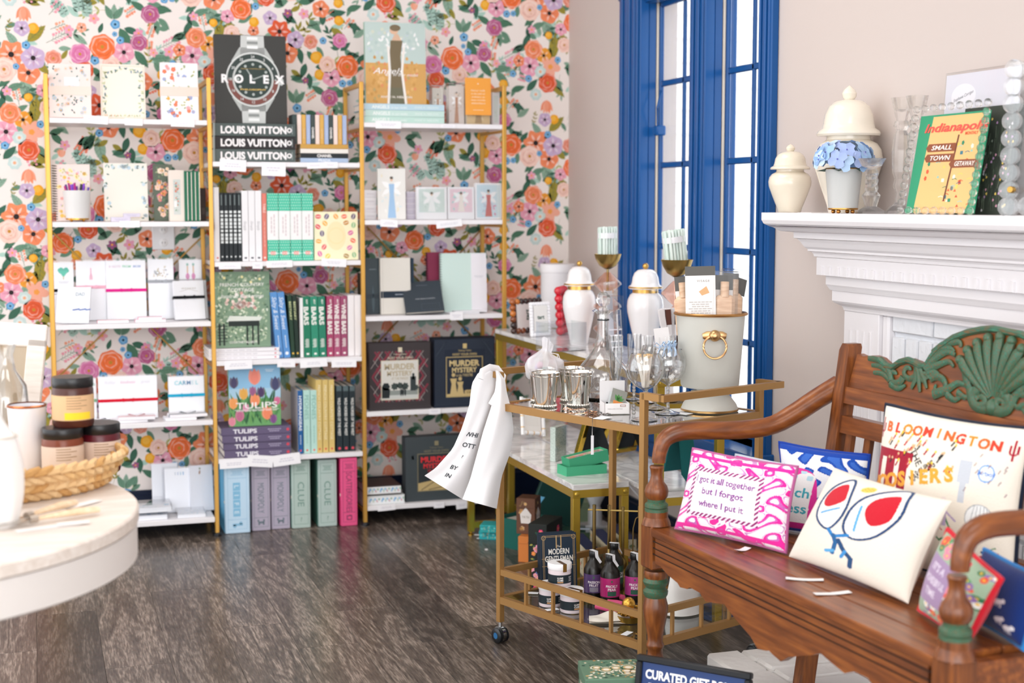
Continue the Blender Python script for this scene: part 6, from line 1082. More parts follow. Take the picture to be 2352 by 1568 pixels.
# copper ornaments lying on the glass
q=random.Random(3)
for i,(a,b) in enumerate(((.255,.05),(.285,.075),(.31,.045),(.345,.06),(.38,.03),(.405,.06))):
    p=cw(a,b,ZTOP+.003); n=14; t=bpy.data.objects; o=tag(build('wire_ornament',MB().tube([(.02*cos(2*PI*j/n)*(1+.3*cos(6*PI*j/n)),.013*sin(2*PI*j/n)*(1+.3*cos(6*PI*j/n)),.0015*(j%2)) for j in range(n)],.0013,5,['#d79a78','#d6a98a','#c9c7c6'][i%3],closed=True),POLISH),'tiny copper wire trinket lying on the glass cart shelf','trinket','wire trinkets on the cart'); o.location=p; o.rotation_euler=(0,0,q.random()*6)
for i,(a,b,c) in enumerate(((.235,.24,'white slip of paper beside the silver cups'),(.44,.02,'white slip of paper at the front rail of the cart'),(.47,.30,'white slip of paper before the ice bucket'),(.52,.26,'second white slip of paper before the ice bucket'))): 
    o=tag(build('paper_slip',MB().box((-.03,-.018,0),(.03,.018,.0008),'#eef0f2'),PAPER),c,'paper'); o.location=cw(a,b,ZTOP+.0012); o.rotation_euler=(0,0,.7*i)
# ---- ice bucket with wooden brushes
P=cw(.525,.375,ZTOP); r=thing('ice_bucket','pale grey metal ice bucket with gold rim and ring handle','ice bucket',P); GB='#c6c5bd'
build('foot',MB().lathe([(.0,.002),(.082,.002),(.084,.008),(.078,.022),(.062,.042),(.056,.050),(.055,.058),(.04,.062),(.036,.075)],44,GB,cap=False),SATIN,r); build('gold_base_rim',MB().lathe([(.081,.0),(.0855,.002),(.0855,.007),(.081,.009)],44,'#c8a06a',cap=False),METAL,r)
build('bowl',MB().lathe([(.036,.07),(.082,.072),(.086,.078),(.101,.288),(.098,.288),(.083,.08),(0,.078)],48,GB,cap=False),SATIN,r); build('gold_rim',MB().lathe([(.101,.284),(.1085,.286),(.1095,.290),(.105,.2935),(.098,.291)],48,'#c8965a',cap=False),METAL,r)
h=thing('x','','x'); bpy.data.objects.remove(h)
ang=math.atan2(-P.y,-P.x)+.12; hd=MB(); hd.M=Matrix.Rotation(ang,4,'Z')@Matrix.Translation((.0965,0,.235))@Matrix.Rotation(PI/2,4,'Z')@Matrix.Rotation(PI,4,'Z')
hd.M=Matrix.Rotation(ang,4,'Z')@Matrix.Translation((.0975,0,.232)); m=MB(); m.M=hd.M
m.ball((.010,0,0),.017,'#cfa877',18); m.tube([(.001,-.034,-.002),(.002,-.022,0),(.002,0,.002),(.002,.022,0),(.001,.034,-.002)],[.008,.0125,.011,.0125,.008],12,'#cfa877',flat=.35,up=(1,0,0)); hp=build('handle_mount',m,METAL,r); m=MB(); m.M=hd.M; m.tube([(.016-.004*cos(2*PI*i/28),.033*sin(2*PI*i/28),-.032+.033*cos(2*PI*i/28)) for i in range(28)],.0032,8,'#d3a676',closed=True); build('ring',m,METAL,hp)
WOODL=woodmat('light_beech','#d0a684','#e0bb9b','#ecd0b4',axis=(2,2,14),scale=2.2,rough=.5,bstr=.06,fine=9)
def brush(label,a,dx,dy,z,ln,tw,hdr,wrapc=True,block=True):
    o=thing('wooden_massage_tool',label,'wooden tool',(P.x+dx,P.y+dy,ZTOP+z),(R(-6),ln,ang+PI/2+tw)); m=MB()
    m.box((-.031,-.014,.0),(.031,.014,.125),'#e0bb9b',.012); m.tube([(0,0,.12),(0,0,.165)],.013,10,'#e0bb9b'); build('wood_block',m,WOODL,o)
    m=MB(); m.box((-.028,.016,.02),(.028,.0175,.185),'#5a5854'); cv=Cv(m,(-.028,.016,.02),(1,0,0),(0,0,1),(0,-1,0)); cv.rect(.0,0,.056,.122,'#e6e1de',1); build('header_card',m,MATTE,o)
    if wrapc: build('film_bag',MB().box((-.036,-.018,-.004),(.036,.020,.195)),WRAP,o)
    return o
brush('wooden tool in clear film at the right of the ice bucket',0,.055,-.035,.225,.10,.5,1); brush('wooden tool in clear film in the middle of the ice bucket',0,.015,-.055,.22,.04,.1,1); brush('wooden tool half hidden at the left of the ice bucket',0,-.06,.03,.215,-.12,-.3,1,False)
o=thing('tool_leaflet_card','large white leaflet card with dark ends standing in the ice bucket','card',(P.x-.047,P.y-.035,ZTOP+.235),(R(-4),R(-2),ang+PI/2-.2)); m=MB(); w,hh=.088,.195; m.box((-w/2,0,0),(w/2,.0015,hh),'#5a5854'); cv=Cv(m,(-w/2,0,0),(1,0,0),(0,0,1),(0,-1,0)); cv.rect(0,hh*.2,w,hh*.86,'#eae4e1',1); cv.text('VISAGE',w*.6,hh*.78,.006,'#5c5752',2,.0,sp=1.4); cv.poly([(w*.45,hh*.62),(w*.7,hh*.7),(w*.8,hh*.6),(w*.55,hh*.56)],'#d6a878',2); cv.scrib(w*.5,hh*.38,w*.8,hh*.2,'#bdb6b2',6,2); build('card',m,MATTE,o)
o=thing('tool_leaflet_card','angled dark header card above the right wooden tool in the bucket','card',(P.x+.075,P.y-.02,ZTOP+.345),(R(-4),R(16),ang+PI/2+.6)); m=MB(); m.box((-.03,0,0),(.03,.0015,.05),'#55534f'); build('card',m,MATTE,o)
o=thing('swing_tag','white swing tag with a barcode hanging behind the ice bucket','tag',(P.x-.12,P.y+.06,ZTOP+.16),(0,R(-8),ang+PI/2)); m=MB(); m.box((-.022,0,0),(.022,.001,.085),'#e2dedd'); cv=Cv(m,(-.022,0,0),(1,0,0),(0,0,1),(0,-1,0)); [cv.rect(.008+.0022*i,.006,.0092+.0022*i,.02,'#4b4b50',1) for i in range(12)]; build('tag_card',m,PAPER,o)
# ---- wine tote hanging on the left handle
Yt=4.24
def tw(px,py,dy=0): return onY(px,py,Yt+dy)
Lp=[(1128,845),(1098,856),(1084,880),(1078,930),(1060,985),(1040,1030),(1000,1075),(975,1092)]
Mp=[(1138,850),(1140,868),(1138,890),(1128,935),(1110,990),(1095,1045),(1080,1100),(1062,1146)]
Rp=[(1146,852),(1160,872),(1164,900),(1174,938),(1180,985),(1172,1040),(1152,1095),(1141,1168)]
def strip(Lq,Rq,u,v,off):
    n=len(Lq)-1; t=v*n; i=min(n-1,int(t)); f=t-i
    a=[Lq[i][k]*(1-f)+Lq[i+1][k]*f for k in (0,1)]; b=[Rq[i][k]*(1-f)+Rq[i+1][k]*f for k in (0,1)]
    return a[0]*(1-u)+b[0]*u,a[1]*(1-u)+b[1]*u
bag=thing('wine_tote','white canvas double wine tote with black lettering hanging from the cart handle','tote bag',tuple(tw(1128,848)))
B0=Vector(tw(1128,848))
def clothpanel(name,Lq,Rq,d0,bul,seed,col='#f1f0f2',txt=None):
    m=MB(); q=random.Random(seed); ph=q.random()*6
    def fn(s):
        def g(u,v):
            x,y=strip(Lq,Rq,u,v,0); d=d0-bul*sin(PI*u)*(.3+.7*v)+.006*sin(9*u+ph+5*v)*v; p=tw(x,y,d+s); return tuple(p-B0)
        return g
    m.grid(fn(0),22,26,col); m.grid(lambda u,v:fn(.006)(1-u,v),22,26,col)
    for (u0) in (0,1): m.grid(lambda u,v:fn(.006*u)(u0,v),1,26,col)
    m.grid(lambda u,v:fn(.006*v)(u,1),22,1,col)
    if txt: 
        for t,u,v,h,rt in txt:
            vv,ff,w_,_,_=tmesh(t,.02); k=h/.7; P0=Vector(fn(-.0012)(u,v)); U=(Vector(fn(-.0012)(min(1,u+.1),v))-P0).normalized(); V=(Vector(fn(-.0012)(u,v-.04))-P0).normalized()
            m.add([tuple(P0+U*(x*k)+V*((y-.35)*k)+Vector((0,-.002,0))) for x,y in vv],ff,'#3a3d42')
    m.M=None; return build(name,m,CLOTH,bag)
clothpanel('lettered_side',Lp,Mp,.02,.018,1,'#eeedef',[('WHI',.52,.60,.014,0),('BOTT',.50,.67,.014,0),('?',.50,.745,.010,0),('BY',.44,.82,.013,0),('IN',.42,.885,.013,0)])
clothpanel('pocket',Mp,Rp,-.02,.045,2); 
m=MB(); hb=[tw(1104,870,-.03),tw(1108,852,-.02),tw(1125,843,.0),tw(1142,846,.02),tw(1155,862,.02),tw(1150,890,-.02),tw(1128,930,-.03)]; m.tube([tuple(p-B0) for p in hb],.011,8,'#f1f0f2',flat=.25,up=(0,1,0)); build('strap',m,CLOTH,bag)
# ---- lower shelf of the cart
zl=ZLOW+.001
def cl(px,py): 
    p=onZ(px,py,zl); return p
P=cl(1245,1360); w,h=.118,.180
def f_mod(cv,W,H):
    g='#b99a6a'
    for o_ in (.006,.010): cv.frame(o_,o_,W-o_,H-o_,.0012,g,1)
    cv.rect(W*.42,H*.74,W*.45,H-.006,g,1.5); cv.rect(W*.55,H*.74,W*.58,H-.006,g,1.5); cv.text('The',W*.5,H*.775,H*.035,'#e9dfcf',3,.0,shear=.3); cv.text('MODERN',W*.5,H*.685,H*.095,'#f3efe8',3,.02,w=W*.58); cv.text('GENTLEMAN',W*.5,H*.56,H*.095,'#f3efe8',3,.02,w=W*.78); cv.text('A GUIDE TO ESSENTIAL MANNERS',W*.5,H*.475,H*.025,g,3,.0,w=W*.6,shear=.3)
    for s in (.02,.8): cv.rect(W*s,H*.56,W*(s+.16),H*.567,g,2); cv.rect(W*s,H*.43,W*(s+.16),H*.437,g,2)
    for s in (-1,1): cv.ring(W*.5+s*W*.42,H*.93,.006,.0075,g,2,12)
book('modern_gentleman_book','navy MODERN GENTLEMAN book standing on the lower cart shelf',w,h,.02,(P.x,P.y,zl),(-.10,0,R(-2)),'#1a2b3c',front=f_mod)
book('modern_gentleman_book','second navy book behind the MODERN GENTLEMAN one',w,h-.001,.018,(P.x+.001,P.y+.0235,zl),(-.10,0,R(-2)),'#1a2b3c')
def luxe():
    r=thing('cocktail_cube_jar','','jar'); R_=.034
    build('jar',MB().lathe([(0,0),(R_,0),(R_+.001,.003),(R_+.001,.046),(R_,.05)],32,'#d9ccd0'),GLOSS,r); m=MB(); m.lathe([(R_+.0014,.010),(R_+.0014,.036)],40,'#16242b',cap=False)
    b=build('label_band',m,MATTE,r); m=MB()
    for a0,t,dz,hh,c in ((-1.95,'LUXE',.027,.005,'#f0ece8'),(-1.95,'CUBE',.020,.005,'#f0ece8'),(-.95,'ROSE',.028,.004,'#cfd3d4'),(-.95,'MIXER',.022,.003,'#cfd3d4'),(-.95,'SUGAR',.017,.003,'#cfd3d4')):
        vv,ff,w_,_,_=tmesh(t,.03); k=hh/.7; m.add([((R_+.0019)*cos(a0+x*k/R_),(R_+.0019)*sin(a0+x*k/R_),dz+(y-.35)*k) for x,y in vv],ff,c)
    m.grid(lambda u,v:((R_+.0018)*cos(-2.2+.5*u),(R_+.0018)*sin(-2.2+.5*u),.0125+.003*v),6,1,'#d9a06a'); build('print',m,MATTE,b)
    l=build('lid',MB().lathe([(R_+.002,.05),(R_+.003,.052),(R_+.003,.067),(R_+.0015,.069),(0,.069)],40,'#efeef0'),PLAST,r); build('gold_seal',MB().box((-.006,-R_-.0038,.046),(.006,-R_-.0030,.0695),'#b08a4a').box((-.006,-R_-.0035,.0692),(.006,.012,.0698),'#8a6a5a'),METAL,l); return r
lx=luxe(); lx['label']='LUXE CUBE jar standing on the shelf to the left under the stacked one'; lx['group']='LUXE CUBE jars'
pa=cl(1264,1388); pb=cl(1313,1402); lx.location=(pa.x,pa.y,zl); dup(lx,(pb.x,pb.y,zl),R(28),'LUXE CUBE jar standing at the front right of the three'); dup(lx,((pa.x+pb.x)/2,(pa.y+pb.y)/2+.012,zl+.0695),R(5),'LUXE CUBE jar stacked on top of the other two')
def bottle(c,t1,t2):
    r=thing('syrup_bottle','','bottle'); R_=.029
    build('glass',MB().lathe([(0,0),(R_,0),(R_+.001,.003),(R_+.001,.092),(R_-.004,.105),(.014,.120),(.0125,.126),(.0125,.132)],32,'#17130f'),GLOSS,r); build('cap',MB().lathe([(.0135,.130),(.0145,.132),(.0145,.147),(.0135,.149),(0,.149)],24,'#121315'),PLAST,r)
    m=MB(); m.lathe([(R_+.0014,.022),(R_+.0014,.080)],40,c,cap=False); lb=build('label_band',m,GLOSS,r); m=MB(); a0=-2.1
    for t,dz,hh,col in ((t1,.056,.0075,'#f4eef2'),(t2,.046,.0075,'#f4eef2')):
        vv,ff,w_,_,_=tmesh(t,.02); k=hh/.7; k2=min(k,.036/w_); m.add([((R_+.0019)*cos(a0+x*k2/R_),(R_+.0019)*sin(a0+x*k2/R_),dz+(y-.35)*k) for x,y in vv],ff,col)
    m.grid(lambda u,v:((R_+.0018)*cos(-2.55+.9*u),(R_+.0018)*sin(-2.55+.9*u),.026+.014*v),8,1,'#2c5a48' if c!='#57406e' else '#8f8a99'); m.grid(lambda u,v:((R_+.0018)*cos(-2.2+.15*u),(R_+.0018)*sin(-2.2+.15*u),.068+.006*v),3,1,'#3d6b4a'); build('print',m,MATTE,lb)
    build('paper_seal',MB().add([(-.006,-.0155,.149),(.006,-.0155,.149),(.007,-.0155,.134),(.016,-.022,.116),(.008,-.024,.112),(-.004,-.0158,.132)],[(0,5,4,3,2,1)],'#e9e9ec').box((-.006,-.0152,.1492),(.006,.015,.1498),'#e9e9ec'),PAPER,r); return r
for (px,py),c,a,b,l,rz in (((1363,1372),'#57406e','PASSION','FRUIT','purple-labelled PASSION FRUIT bottle on the lower cart shelf',.2),((1401,1382),'#b3286f','PRICKLY','PEAR','pink-labelled PRICKLY PEAR bottle at the front of the group',.35),((1457,1378),'#b03f86','PRICKLY','PEAR','pink-labelled PRICKLY PEAR bottle beside the bench post',.2),((1410,1352),'#2c4a42','PRICKLY','PEAR','dark bottle standing behind the other syrup bottles',.9)):
    p=cl(px,py); o=bottle(c,a,b); o['label']=l; o['group']='syrup bottles'; o.location=(p.x,p.y,zl); o.rotation_euler=(0,0,rz)
# bar tool set
p=cl(1375,1352); r=thing('bar_tool_set','antique brass bar tools hanging on a slim rack behind the bottles','bar tools',(p.x+.012,p.y+.045,zl),(0,0,R(-28))); AB='#8a7448'
build('rack_bar',MB().tube([(-.03,0,.245),(.17,0,.245)],.0028,8,'#b99a5c'),METAL,r); build('rack_post',MB().tube([(-.01,0,0),(-.01,0,.262)],.006,10,AB),METAL,r); build('rack_base',MB().box((-.03,-.03,0),(.17,.03,.006),AB,.002),METAL,r)
build('muddler',MB().tube([(.038,0,.262),(.038,0,.12),(.04,-.01,.07)],[.006,.006,.012],10,AB),METAL,r); build('spoon',MB().tube([(.082,0,.258),(.082,0,.09)],.005,8,AB).ball((.082,-.004,.075),.014,AB,10,1.5),METAL,r)
m=MB(); m.tube([(.135-.022,0,.05),(.135-.02,0,.19),(.135-.012,0,.222),(.135,0,.23),(.135+.012,0,.222),(.135+.02,0,.19),(.135+.024,0,.05)],.0035,8,AB,flat=.6); m.tube([(.135,0,.23),(.135,0,.262)],.006,8,AB); build('tongs',m,METAL,r)
m=MB(); m.lathe([(.002,0),(.024,.004),(.026,.012),(.02,.016)],18,'#a07d47',(.03,-.025,.045)); [m.tube([(.03+.026*cos(a),-.025+.026*sin(a),.05),(.03+.029*cos(a),-.025+.029*sin(a),.058)],.0016,5,'#a07d47') for a in (i*.52 for i in range(12))]; build('strainer',m,METAL,r)
# pink handled gilt tools and cloth
p=cl(1400,1425); o=thing('folded_cloth','crumpled cream cloth lying under the gilt tools','cloth',(p.x,p.y,zl),(0,0,R(-20))); m=MB(); m.grid(lambda u,v:(-.06+.12*u,(-.028+.056*v)*(1+.25*sin(6*u)),.006+.016*sin(PI*u)*sin(PI*v)*(1+.5*sin(9*u+5*v))),22,14,'#e9e2d6'); m.grid(lambda u,v:(-.06+.12*u,.03-.06*v,.001),2,2,'#e9e2d6'); build('cloth',m,CLOTH,o)
for i,(px,py,a,kind,lab) in enumerate(((1368,1405,-.75,'opener','pink-handled gilt bottle opener lying across the cloth'),(1432,1385,1.9,'jigger','pink-handled gilt jigger behind the strainer'),(1395,1395,-.5,'strain','pink-handled gilt bar spoon on the cloth'))):
    p=cl(px,py); o=thing('gilt_bar_tool',lab,'bar tool',(p.x,p.y,zl+.018),(0,R(6),a)); build('handle',MB().tube([(0,0,0),(.03,0,.001),(.075,0,0)],[.008,.0095,.006],10,'#d5527e'),SATIN,o); m=MB(); m.tube([(.075,0,0),(.10,0,0)],[.005,.004],8,'#d9a347')
    if i==0: m.tube([(.118+.018*cos(t),.018*sin(t),0) for t in (2*PI*j/16 for j in range(16))],.004,6,'#d9a347',closed=True)
    else: m.lathe([(.004,0),(.018,.012),(.017,.012),(.003,.002)],16,'#d9a347',(.112,0,-.006),cap=False)
    build('gilt_end',m,METAL,o)
p=cl(1446,1425); o=thing('gilt_strainer','gilt coil strainer in a brass basket at the corner of the cart','bar tool',(p.x,p.y,zl)); build('basket',MB().lathe([(.0,.0),(.034,0),(.04,.018),(.037,.018),(.032,.003),(0,.003)],28,'#a8873f',cap=False),METAL,o); m=MB(); m.tube([((.033+.004*cos(14*t))*cos(t),(.033+.004*cos(14*t))*sin(t),.026+.004*sin(14*t)) for t in (2*PI*j/120 for j in range(120))],.0012,4,'#dba94a',closed=True); m.lathe([(0,.026),(.03,.026),(.03,.03),(0,.03)],24,'#dba94a'); build('coil',m,METAL,o); build('dome',MB().ball((.005,.02,.045),.02,'#dda94c',16),METAL,o)
p=cw(.50,.30,zl); o=thing('canvas_pouch','white canvas pouch standing on the lower cart shelf behind the bench post','pouch',p,(0,0,R(10))); m=MB()
m.grid(lambda u,v:((.062-.012*v)*(1 if 1 else 0)*cos(2*PI*u)*(1+.1*sin(6*PI*u+3*v)),(.04-.02*v)*sin(2*PI*u),.002+.14*v+.01*sin(4*PI*u)*v),28,12,'#eceae6'); build('pouch',m,CLOTH,o); build('drawcord',MB().tube([(.02,-.025,.12),(.035,-.03,.09),(.05,-.028,.11)],.0012,5,'#2b2b2b'),CLOTH,o)
p=cw(.60,.36,zl); o=thing('acrylic_case','clear acrylic case with a red and green print on the lower cart shelf','case',cw(.47,.34,zl),(0,0,yawc+R(90)-R(8))); 
build('clear_box',MB().box((0,-.08,0),(.10,-.02,.09)),ACRYL,o); m=MB(); m.box((.006,-.074,.06),(.094,-.026,.072),'#f2efe9'); floral(Cv(m,(.006,-.074,.06),(1,0,0),(0,0,1),(0,-1,0)),.088,.012,3,['#c8243a','#2f7a4a'],['#2f7a4a','#c8243a'],22,.006); build('printed_insert',m,MATTE,o)
for i,(px,py,c) in enumerate(((1222,1362,'white paper slip at the left of the lower cart shelf'),(1268,1400,'white paper slip under the LUXE CUBE jars'),(1440,1455,'white paper slip at the corner of the lower cart shelf'))):
    p=cl(px,py); o=tag(build('paper_slip',MB().box((-.02,-.01,0),(.02,.01,.0008),'#eef0f2'),PAPER),c,'paper'); o.location=(p.x,p.y,zl+.001); o.rotation_euler=(0,0,.6*i-.5)
# ================================================================ white fireplace mantel
MW=wallpaint('white_mantel_paint','#ebe8ea',.45,(60,.02,.001)); YPI,PP=3.838,.05; YE=1.75
mt=struct(bpy.data.objects.new('trim_1',None)); COL.objects.link(mt); mt.location=(XW,YPI,0)
def solvep(px,py):
    lo,hi=0.0,.5
    for _ in range(40):
        p=(lo+hi)/2; q=Vector((XW-p,YPI+p-PP,1.2))-CAM; x=1176+FPX*q.dot(RT)/q.dot(FW)
        if x>px: lo=p
        else: hi=p
    q=Vector((XW-p,YPI+p-PP,0)); lo,hi=0,2
    for _ in range(40):
        z=(lo+hi)/2; d=Vector((q.x,q.y,z))-CAM; y=784-FPX*d.dot(UP)/d.dot(FW)
        if y>py: lo=z
        else: hi=z
    return p,z
raw=[(45,168),(45,270),(75,320),(130,345),(135,352),(205,370),(280,412),(300,422),(400,432),(490,440),(495,520),(545,532),(590,575),(640,640),(690,672),(690,700),(745,712),(770,740),(780,775),(818,785),(818,1028),(950,1040),(950,1160),(975,1190),(1010,1240),(1042,1245),(1042,1385),(1075,1415),(1130,1440),(1180,1462),(1200,1490),(1208,1520)]
PR=[solvep(1740+x/6.03,460+y/6.03) for x,y in raw]; ZM=PR[0][1]
def course(n,pr,parent=mt):
    m=MB(); q=[]
    for p,z in pr: q.append([(-p,YE-YPI,z),(-p,p-PP,z),(0,p-PP,z)])
    for i in range(len(q)-1):
        m.add(q[i]+q[i+1],[(0,1,4,3),(1,2,5,4)],'#fff')
    a,b=q[0],q[-1]; m.add(a+[(0,YE-YPI,pr[0][1])],[(0,3,2,1)],'#fff'); m.add(b+[(0,YE-YPI,pr[-1][1])],[(0,1,2,3)],'#fff')
    m.add([x[0] for x in q]+[(0,YE-YPI,pr[-1][1]),(0,YE-YPI,pr[0][1])],[tuple(range(len(q)+2))],'#fff')
    return build(n,m,MW,parent,sharp=30)
course('mantel_shelf',PR[0:4]); course('crown_molding',PR[4:20]); dbnd=course('dentil_band',[PR[19],PR[20]]); course('lower_molding',PR[21:27]); course('bed_molding',PR[26:])
zb0,zb1=PR[20][1],PR[20][1]+(PR[19][1]-PR[20][1])*.52; pd=PR[20][0]; dt=None
for i in range(42):
    y=YPI+pd-PP-.035-i*.0475
    if y<YE: break
    if dt is None: dt=build('dentil',MB().box((-.007,-.006,0),(.003,.006,zb1-zb0),'#fff',.0008),MW,dbnd); o=dt
    else: o=dt.copy(); COL.objects.link(o)
    o.location=(-pd,y-YPI,zb0)
zp=PR[-1][1]
pl=build('pilaster',MB().box((-PP,-.19,0),(0,0,zp),'#fff',.002).box((-PP-.012,-.20,0),(0,.01,.19),'#fff',.004),MW,mt)
for i in range(4):
    y=-.039-.0365*i; m=MB(); m.tube([(-PP-.001,y,.24),(-PP-.001,y,zp-.055)],.0065,8,'#fff',flat=.4,up=(1,0,0)); build('flute_reed',m,MW,pl)
build('inner_fillet',MB().box((-.04,-.224,0),(0,-.192,zp),'#fff',.006),MW,mt)
# painted brick surround
bk=struct(bpy.data.objects.new('wall_fireplace_brick',None)); COL.objects.link(bk); bk.location=(XW,YPI-.225,0)
build('mortar',MB().box((-.018,YE-YPI+.225,0),(0,0,zp),'#fff'),wallpaint('white_mortar','#dcdfe4',.8,(80,.5,.004)),bk)
BRK=wallpaint('white_painted_brick','#e6e8ec',.6,(38,.8,.006)); q=random.Random(4)
def brick(m_,par,x,y,z,o=None,jit=.0015):
    o=m_.copy(); COL.objects.link(o); o.parent=par; o.location=(x+q.uniform(-jit,jit),y,z); return o
b1=build('brick',MB().box((-.0,-.196,0),(.016,0,.056),'#fff',.004),BRK,bk); b1.location=(-.029,-.002,zp-.047); b2=build('brick',MB().box((0,-.0585,0),(.016,0,.195),'#fff',.004),BRK,bk); b2.location=(-.029,-.002,zp-.255)
for i in range(1,9): brick(b1,bk,-.029,-.002-.203*i,zp-.047)
for i in range(1,28): brick(b2,bk,-.029,-.002-.0665*i,zp-.255)
for rw in range(11):
    for i in range(9): brick(b1,bk,-.029,-.002-.203*i+(.1 if rw%2 else 0)*(0 if i==0 else 1),zp-.325-.066*rw)
# hearth of painted bricks on the floor
hr=struct(bpy.data.objects.new('floor_hearth',None)); COL.objects.link(hr); hr.location=(1.80,YPI-.14,0)
build('hearth_bed',MB().box((.012,YE-YPI,0),(XW-1.83,-.012,.074),'#fff'),wallpaint('hearth_mortar','#c6c4c2',.85,(60,.5,.004)),hr)
HB=wallpaint('painted_hearth_brick','#eeeae6',.55,(26,.7,.006))
def hbrick(w,d):
    k=(w,d)
    if k not in hbrick.c:
        m=MB(); nx=6
        m.box((0,-d,0),(w,0,.085),'#fff',.007); o=build('brick',m,HB,hr); hbrick.c[k]=o; return o
    o=hbrick.c[k].copy(); COL.objects.link(o); return o
hbrick.c={}
o=None
for j in range(9):
    o=hbrick(.102,.186); o.location=(0,-.195*j,q.uniform(-.003,.003)); 
    for i in range(2):
        o=hbrick(.21,.092) ; o.location=(.108+.218*i,-.0975*2*j,q.uniform(-.004,.003)); o=hbrick(.21,.092); o.location=(.108+.218*i,-.0975*(2*j+1),q.uniform(-.004,.003))
# ---- things on the mantel
def onM(px,X): p=onX(px,ZM*0+490,X); return Vector((X,p.y,ZM))
P=onM(1813,2.24); k=mpp(P); ginger('ginger_jar','small cream ginger jar at the left end of the mantel',P,49*k,152*k,'#e9dfcc',None,'bud',lidh=.36)
P=onM(1945,2.262); k=mpp(P); ginger('ginger_jar','large cream ginger jar behind the blue hydrangea',P,78*k,282*k,'#e9e0d0',None,'bud',lidh=.38)
P=onM(1936,2.165); k=mpp(P); r=thing('hydrangea_pot','blue hydrangea in a silver-grey pot on gold ball feet','potted flower',P); rt,rb,hh=42*k,33*k,92*k
build('pot',MB().lathe([(0,.012),(rb,.012),(rt,.012+hh),(rt*.93,.012+hh),(rb*.9,.02),(0,.02)],32,'#c3c4c2',cap=False),SATIN,r); build('gold_rim',MB().lathe([(rt*.99,.01+hh),(rt*1.03,.012+hh),(rt*.97,.0145+hh)],32,'#c8954c',cap=False).lathe([(rb,.010),(rb*1.03,.012),(rb*1.02,.015)],32,'#c8954c',cap=False),METAL,r)
for i in range(4): build('ball_foot',MB().ball((rb*.72*cos(.6+i*PI/2),rb*.72*sin(.6+i*PI/2),.0055),.0062,'#c98a45',10),METAL,r)
build('soil',MB().lathe([(0,hh),(rt*.92,hh)],20,'#25352c',cap=False),MATTE,r)
qq=random.Random(12); fw_=[]
for i in range(40):
    a=qq.random()*6.28; e_=qq.uniform(-.35,1.25); rad=.074; cx,cy,cz=rad*cos(a)*cos(e_)*1.15,rad*sin(a)*cos(e_),hh+.036+rad*.62*sin(e_); m=MB(); nrm=Vector((cx,cy,cz-hh-.02)).normalized(); u=nrm.orthogonal().normalized(); w=nrm.cross(u); C0=Vector((cx,cy,cz)); c=qq.choice(['#9dbfe6','#b4cfec','#8fb0de','#c3d9f0','#a3b6e2'])
    for kx in range(4):
        t=kx*PI/2+i; d1=u*cos(t)+w*sin(t); s1=u*-sin(t)+w*cos(t); L_=.026
        m.add([tuple(C0),tuple(C0+d1*L_*.5+s1*L_*.52+nrm*.003),tuple(C0+d1*L_*1.0+s1*L_*.36+nrm*.0),tuple(C0+d1*L_*1.08-nrm*.002),tuple(C0+d1*L_*1.0-s1*L_*.36),tuple(C0+d1*L_*.5-s1*L_*.52+nrm*.003)],[(0,1,2,3),(0,3,4,5)],c)
    m.ball(tuple(C0+nrm*.002),.0025,'#6d6fb8',6); build('floret',m,CLOTH,r)
m=MB()
for i in range(5): a=i*1.3; m.add([(0,0,hh),(.05*cos(a)-.02*sin(a),.05*sin(a)+.02*cos(a),hh+.012),(.075*cos(a),.075*sin(a),hh+.006),(.05*cos(a)+.02*sin(a),.05*sin(a)-.02*cos(a),hh+.012)],[(0,1,2,3)],'#2f5a45')
build('leaf',m,CLOTH,r)
def crystal(label,px,X,yt,Rb,kind):
    P=onM(px,X); k=mpp(P); H=(490-yt)*k; r=thing('crystal_candlestick',label,'candlestick',P)
    if kind==0:
        build('base',MB().lathe([(0,0),(36*k,0),(34*k,.006),(14*k,.02),(18*k,H*.25),(22*k,H*.33),(12*k,H*.42)],8,'#fff'),CRYSTAL,r,sharp=5)
        for z in (H*.47,H*.60,H*.73): build('crystal_ball',MB().lathe([(16*k*sin(PI*i/6),z-16*k*cos(PI*i/6)) for i in range(7)],9,'#fff',cap=False),CRYSTAL,r,sharp=5)
        build('cup',MB().lathe([(8*k,H*.82),(22*k,H*.86),(32*k,H),(29*k,H),(18*k,H*.9),(0,H*.88)],18,'#fff',cap=False),CRYSTAL,r)
    else:
        build('base',MB().lathe([(0,0),(34*k,0),(32*k,.008),(13*k,.03),(10*k,H*.18)],10,'#fff'),CRYSTAL,r,sharp=5); build('shaft',MB().lathe([(10*k,H*.18),(17*k,H*.24),(13*k,H*.3),(19*k,H*.36),(21*k,H*.55),(17*k,H*.68),(12*k,H*.72),(19*k,H*.76),(15*k,H*.8)],10,'#fff'),CRYSTAL,r,sharp=5); build('cup',MB().lathe([(12*k,H*.8),(18*k,H*.88),(26*k,H),(23*k,H),(14*k,H*.9),(0,H*.88)],16,'#fff',cap=False),CRYSTAL,r)
crystal('short crystal candlestick of faceted balls beside the hydrangea pot',2000,2.17,364,30,0); crystal('tall crystal candlestick behind the short one',2066,2.262,227,30,1); crystal('tall crystal candlestick with a wide cup beside the magazine frame',2100,2.25,222,30,1)
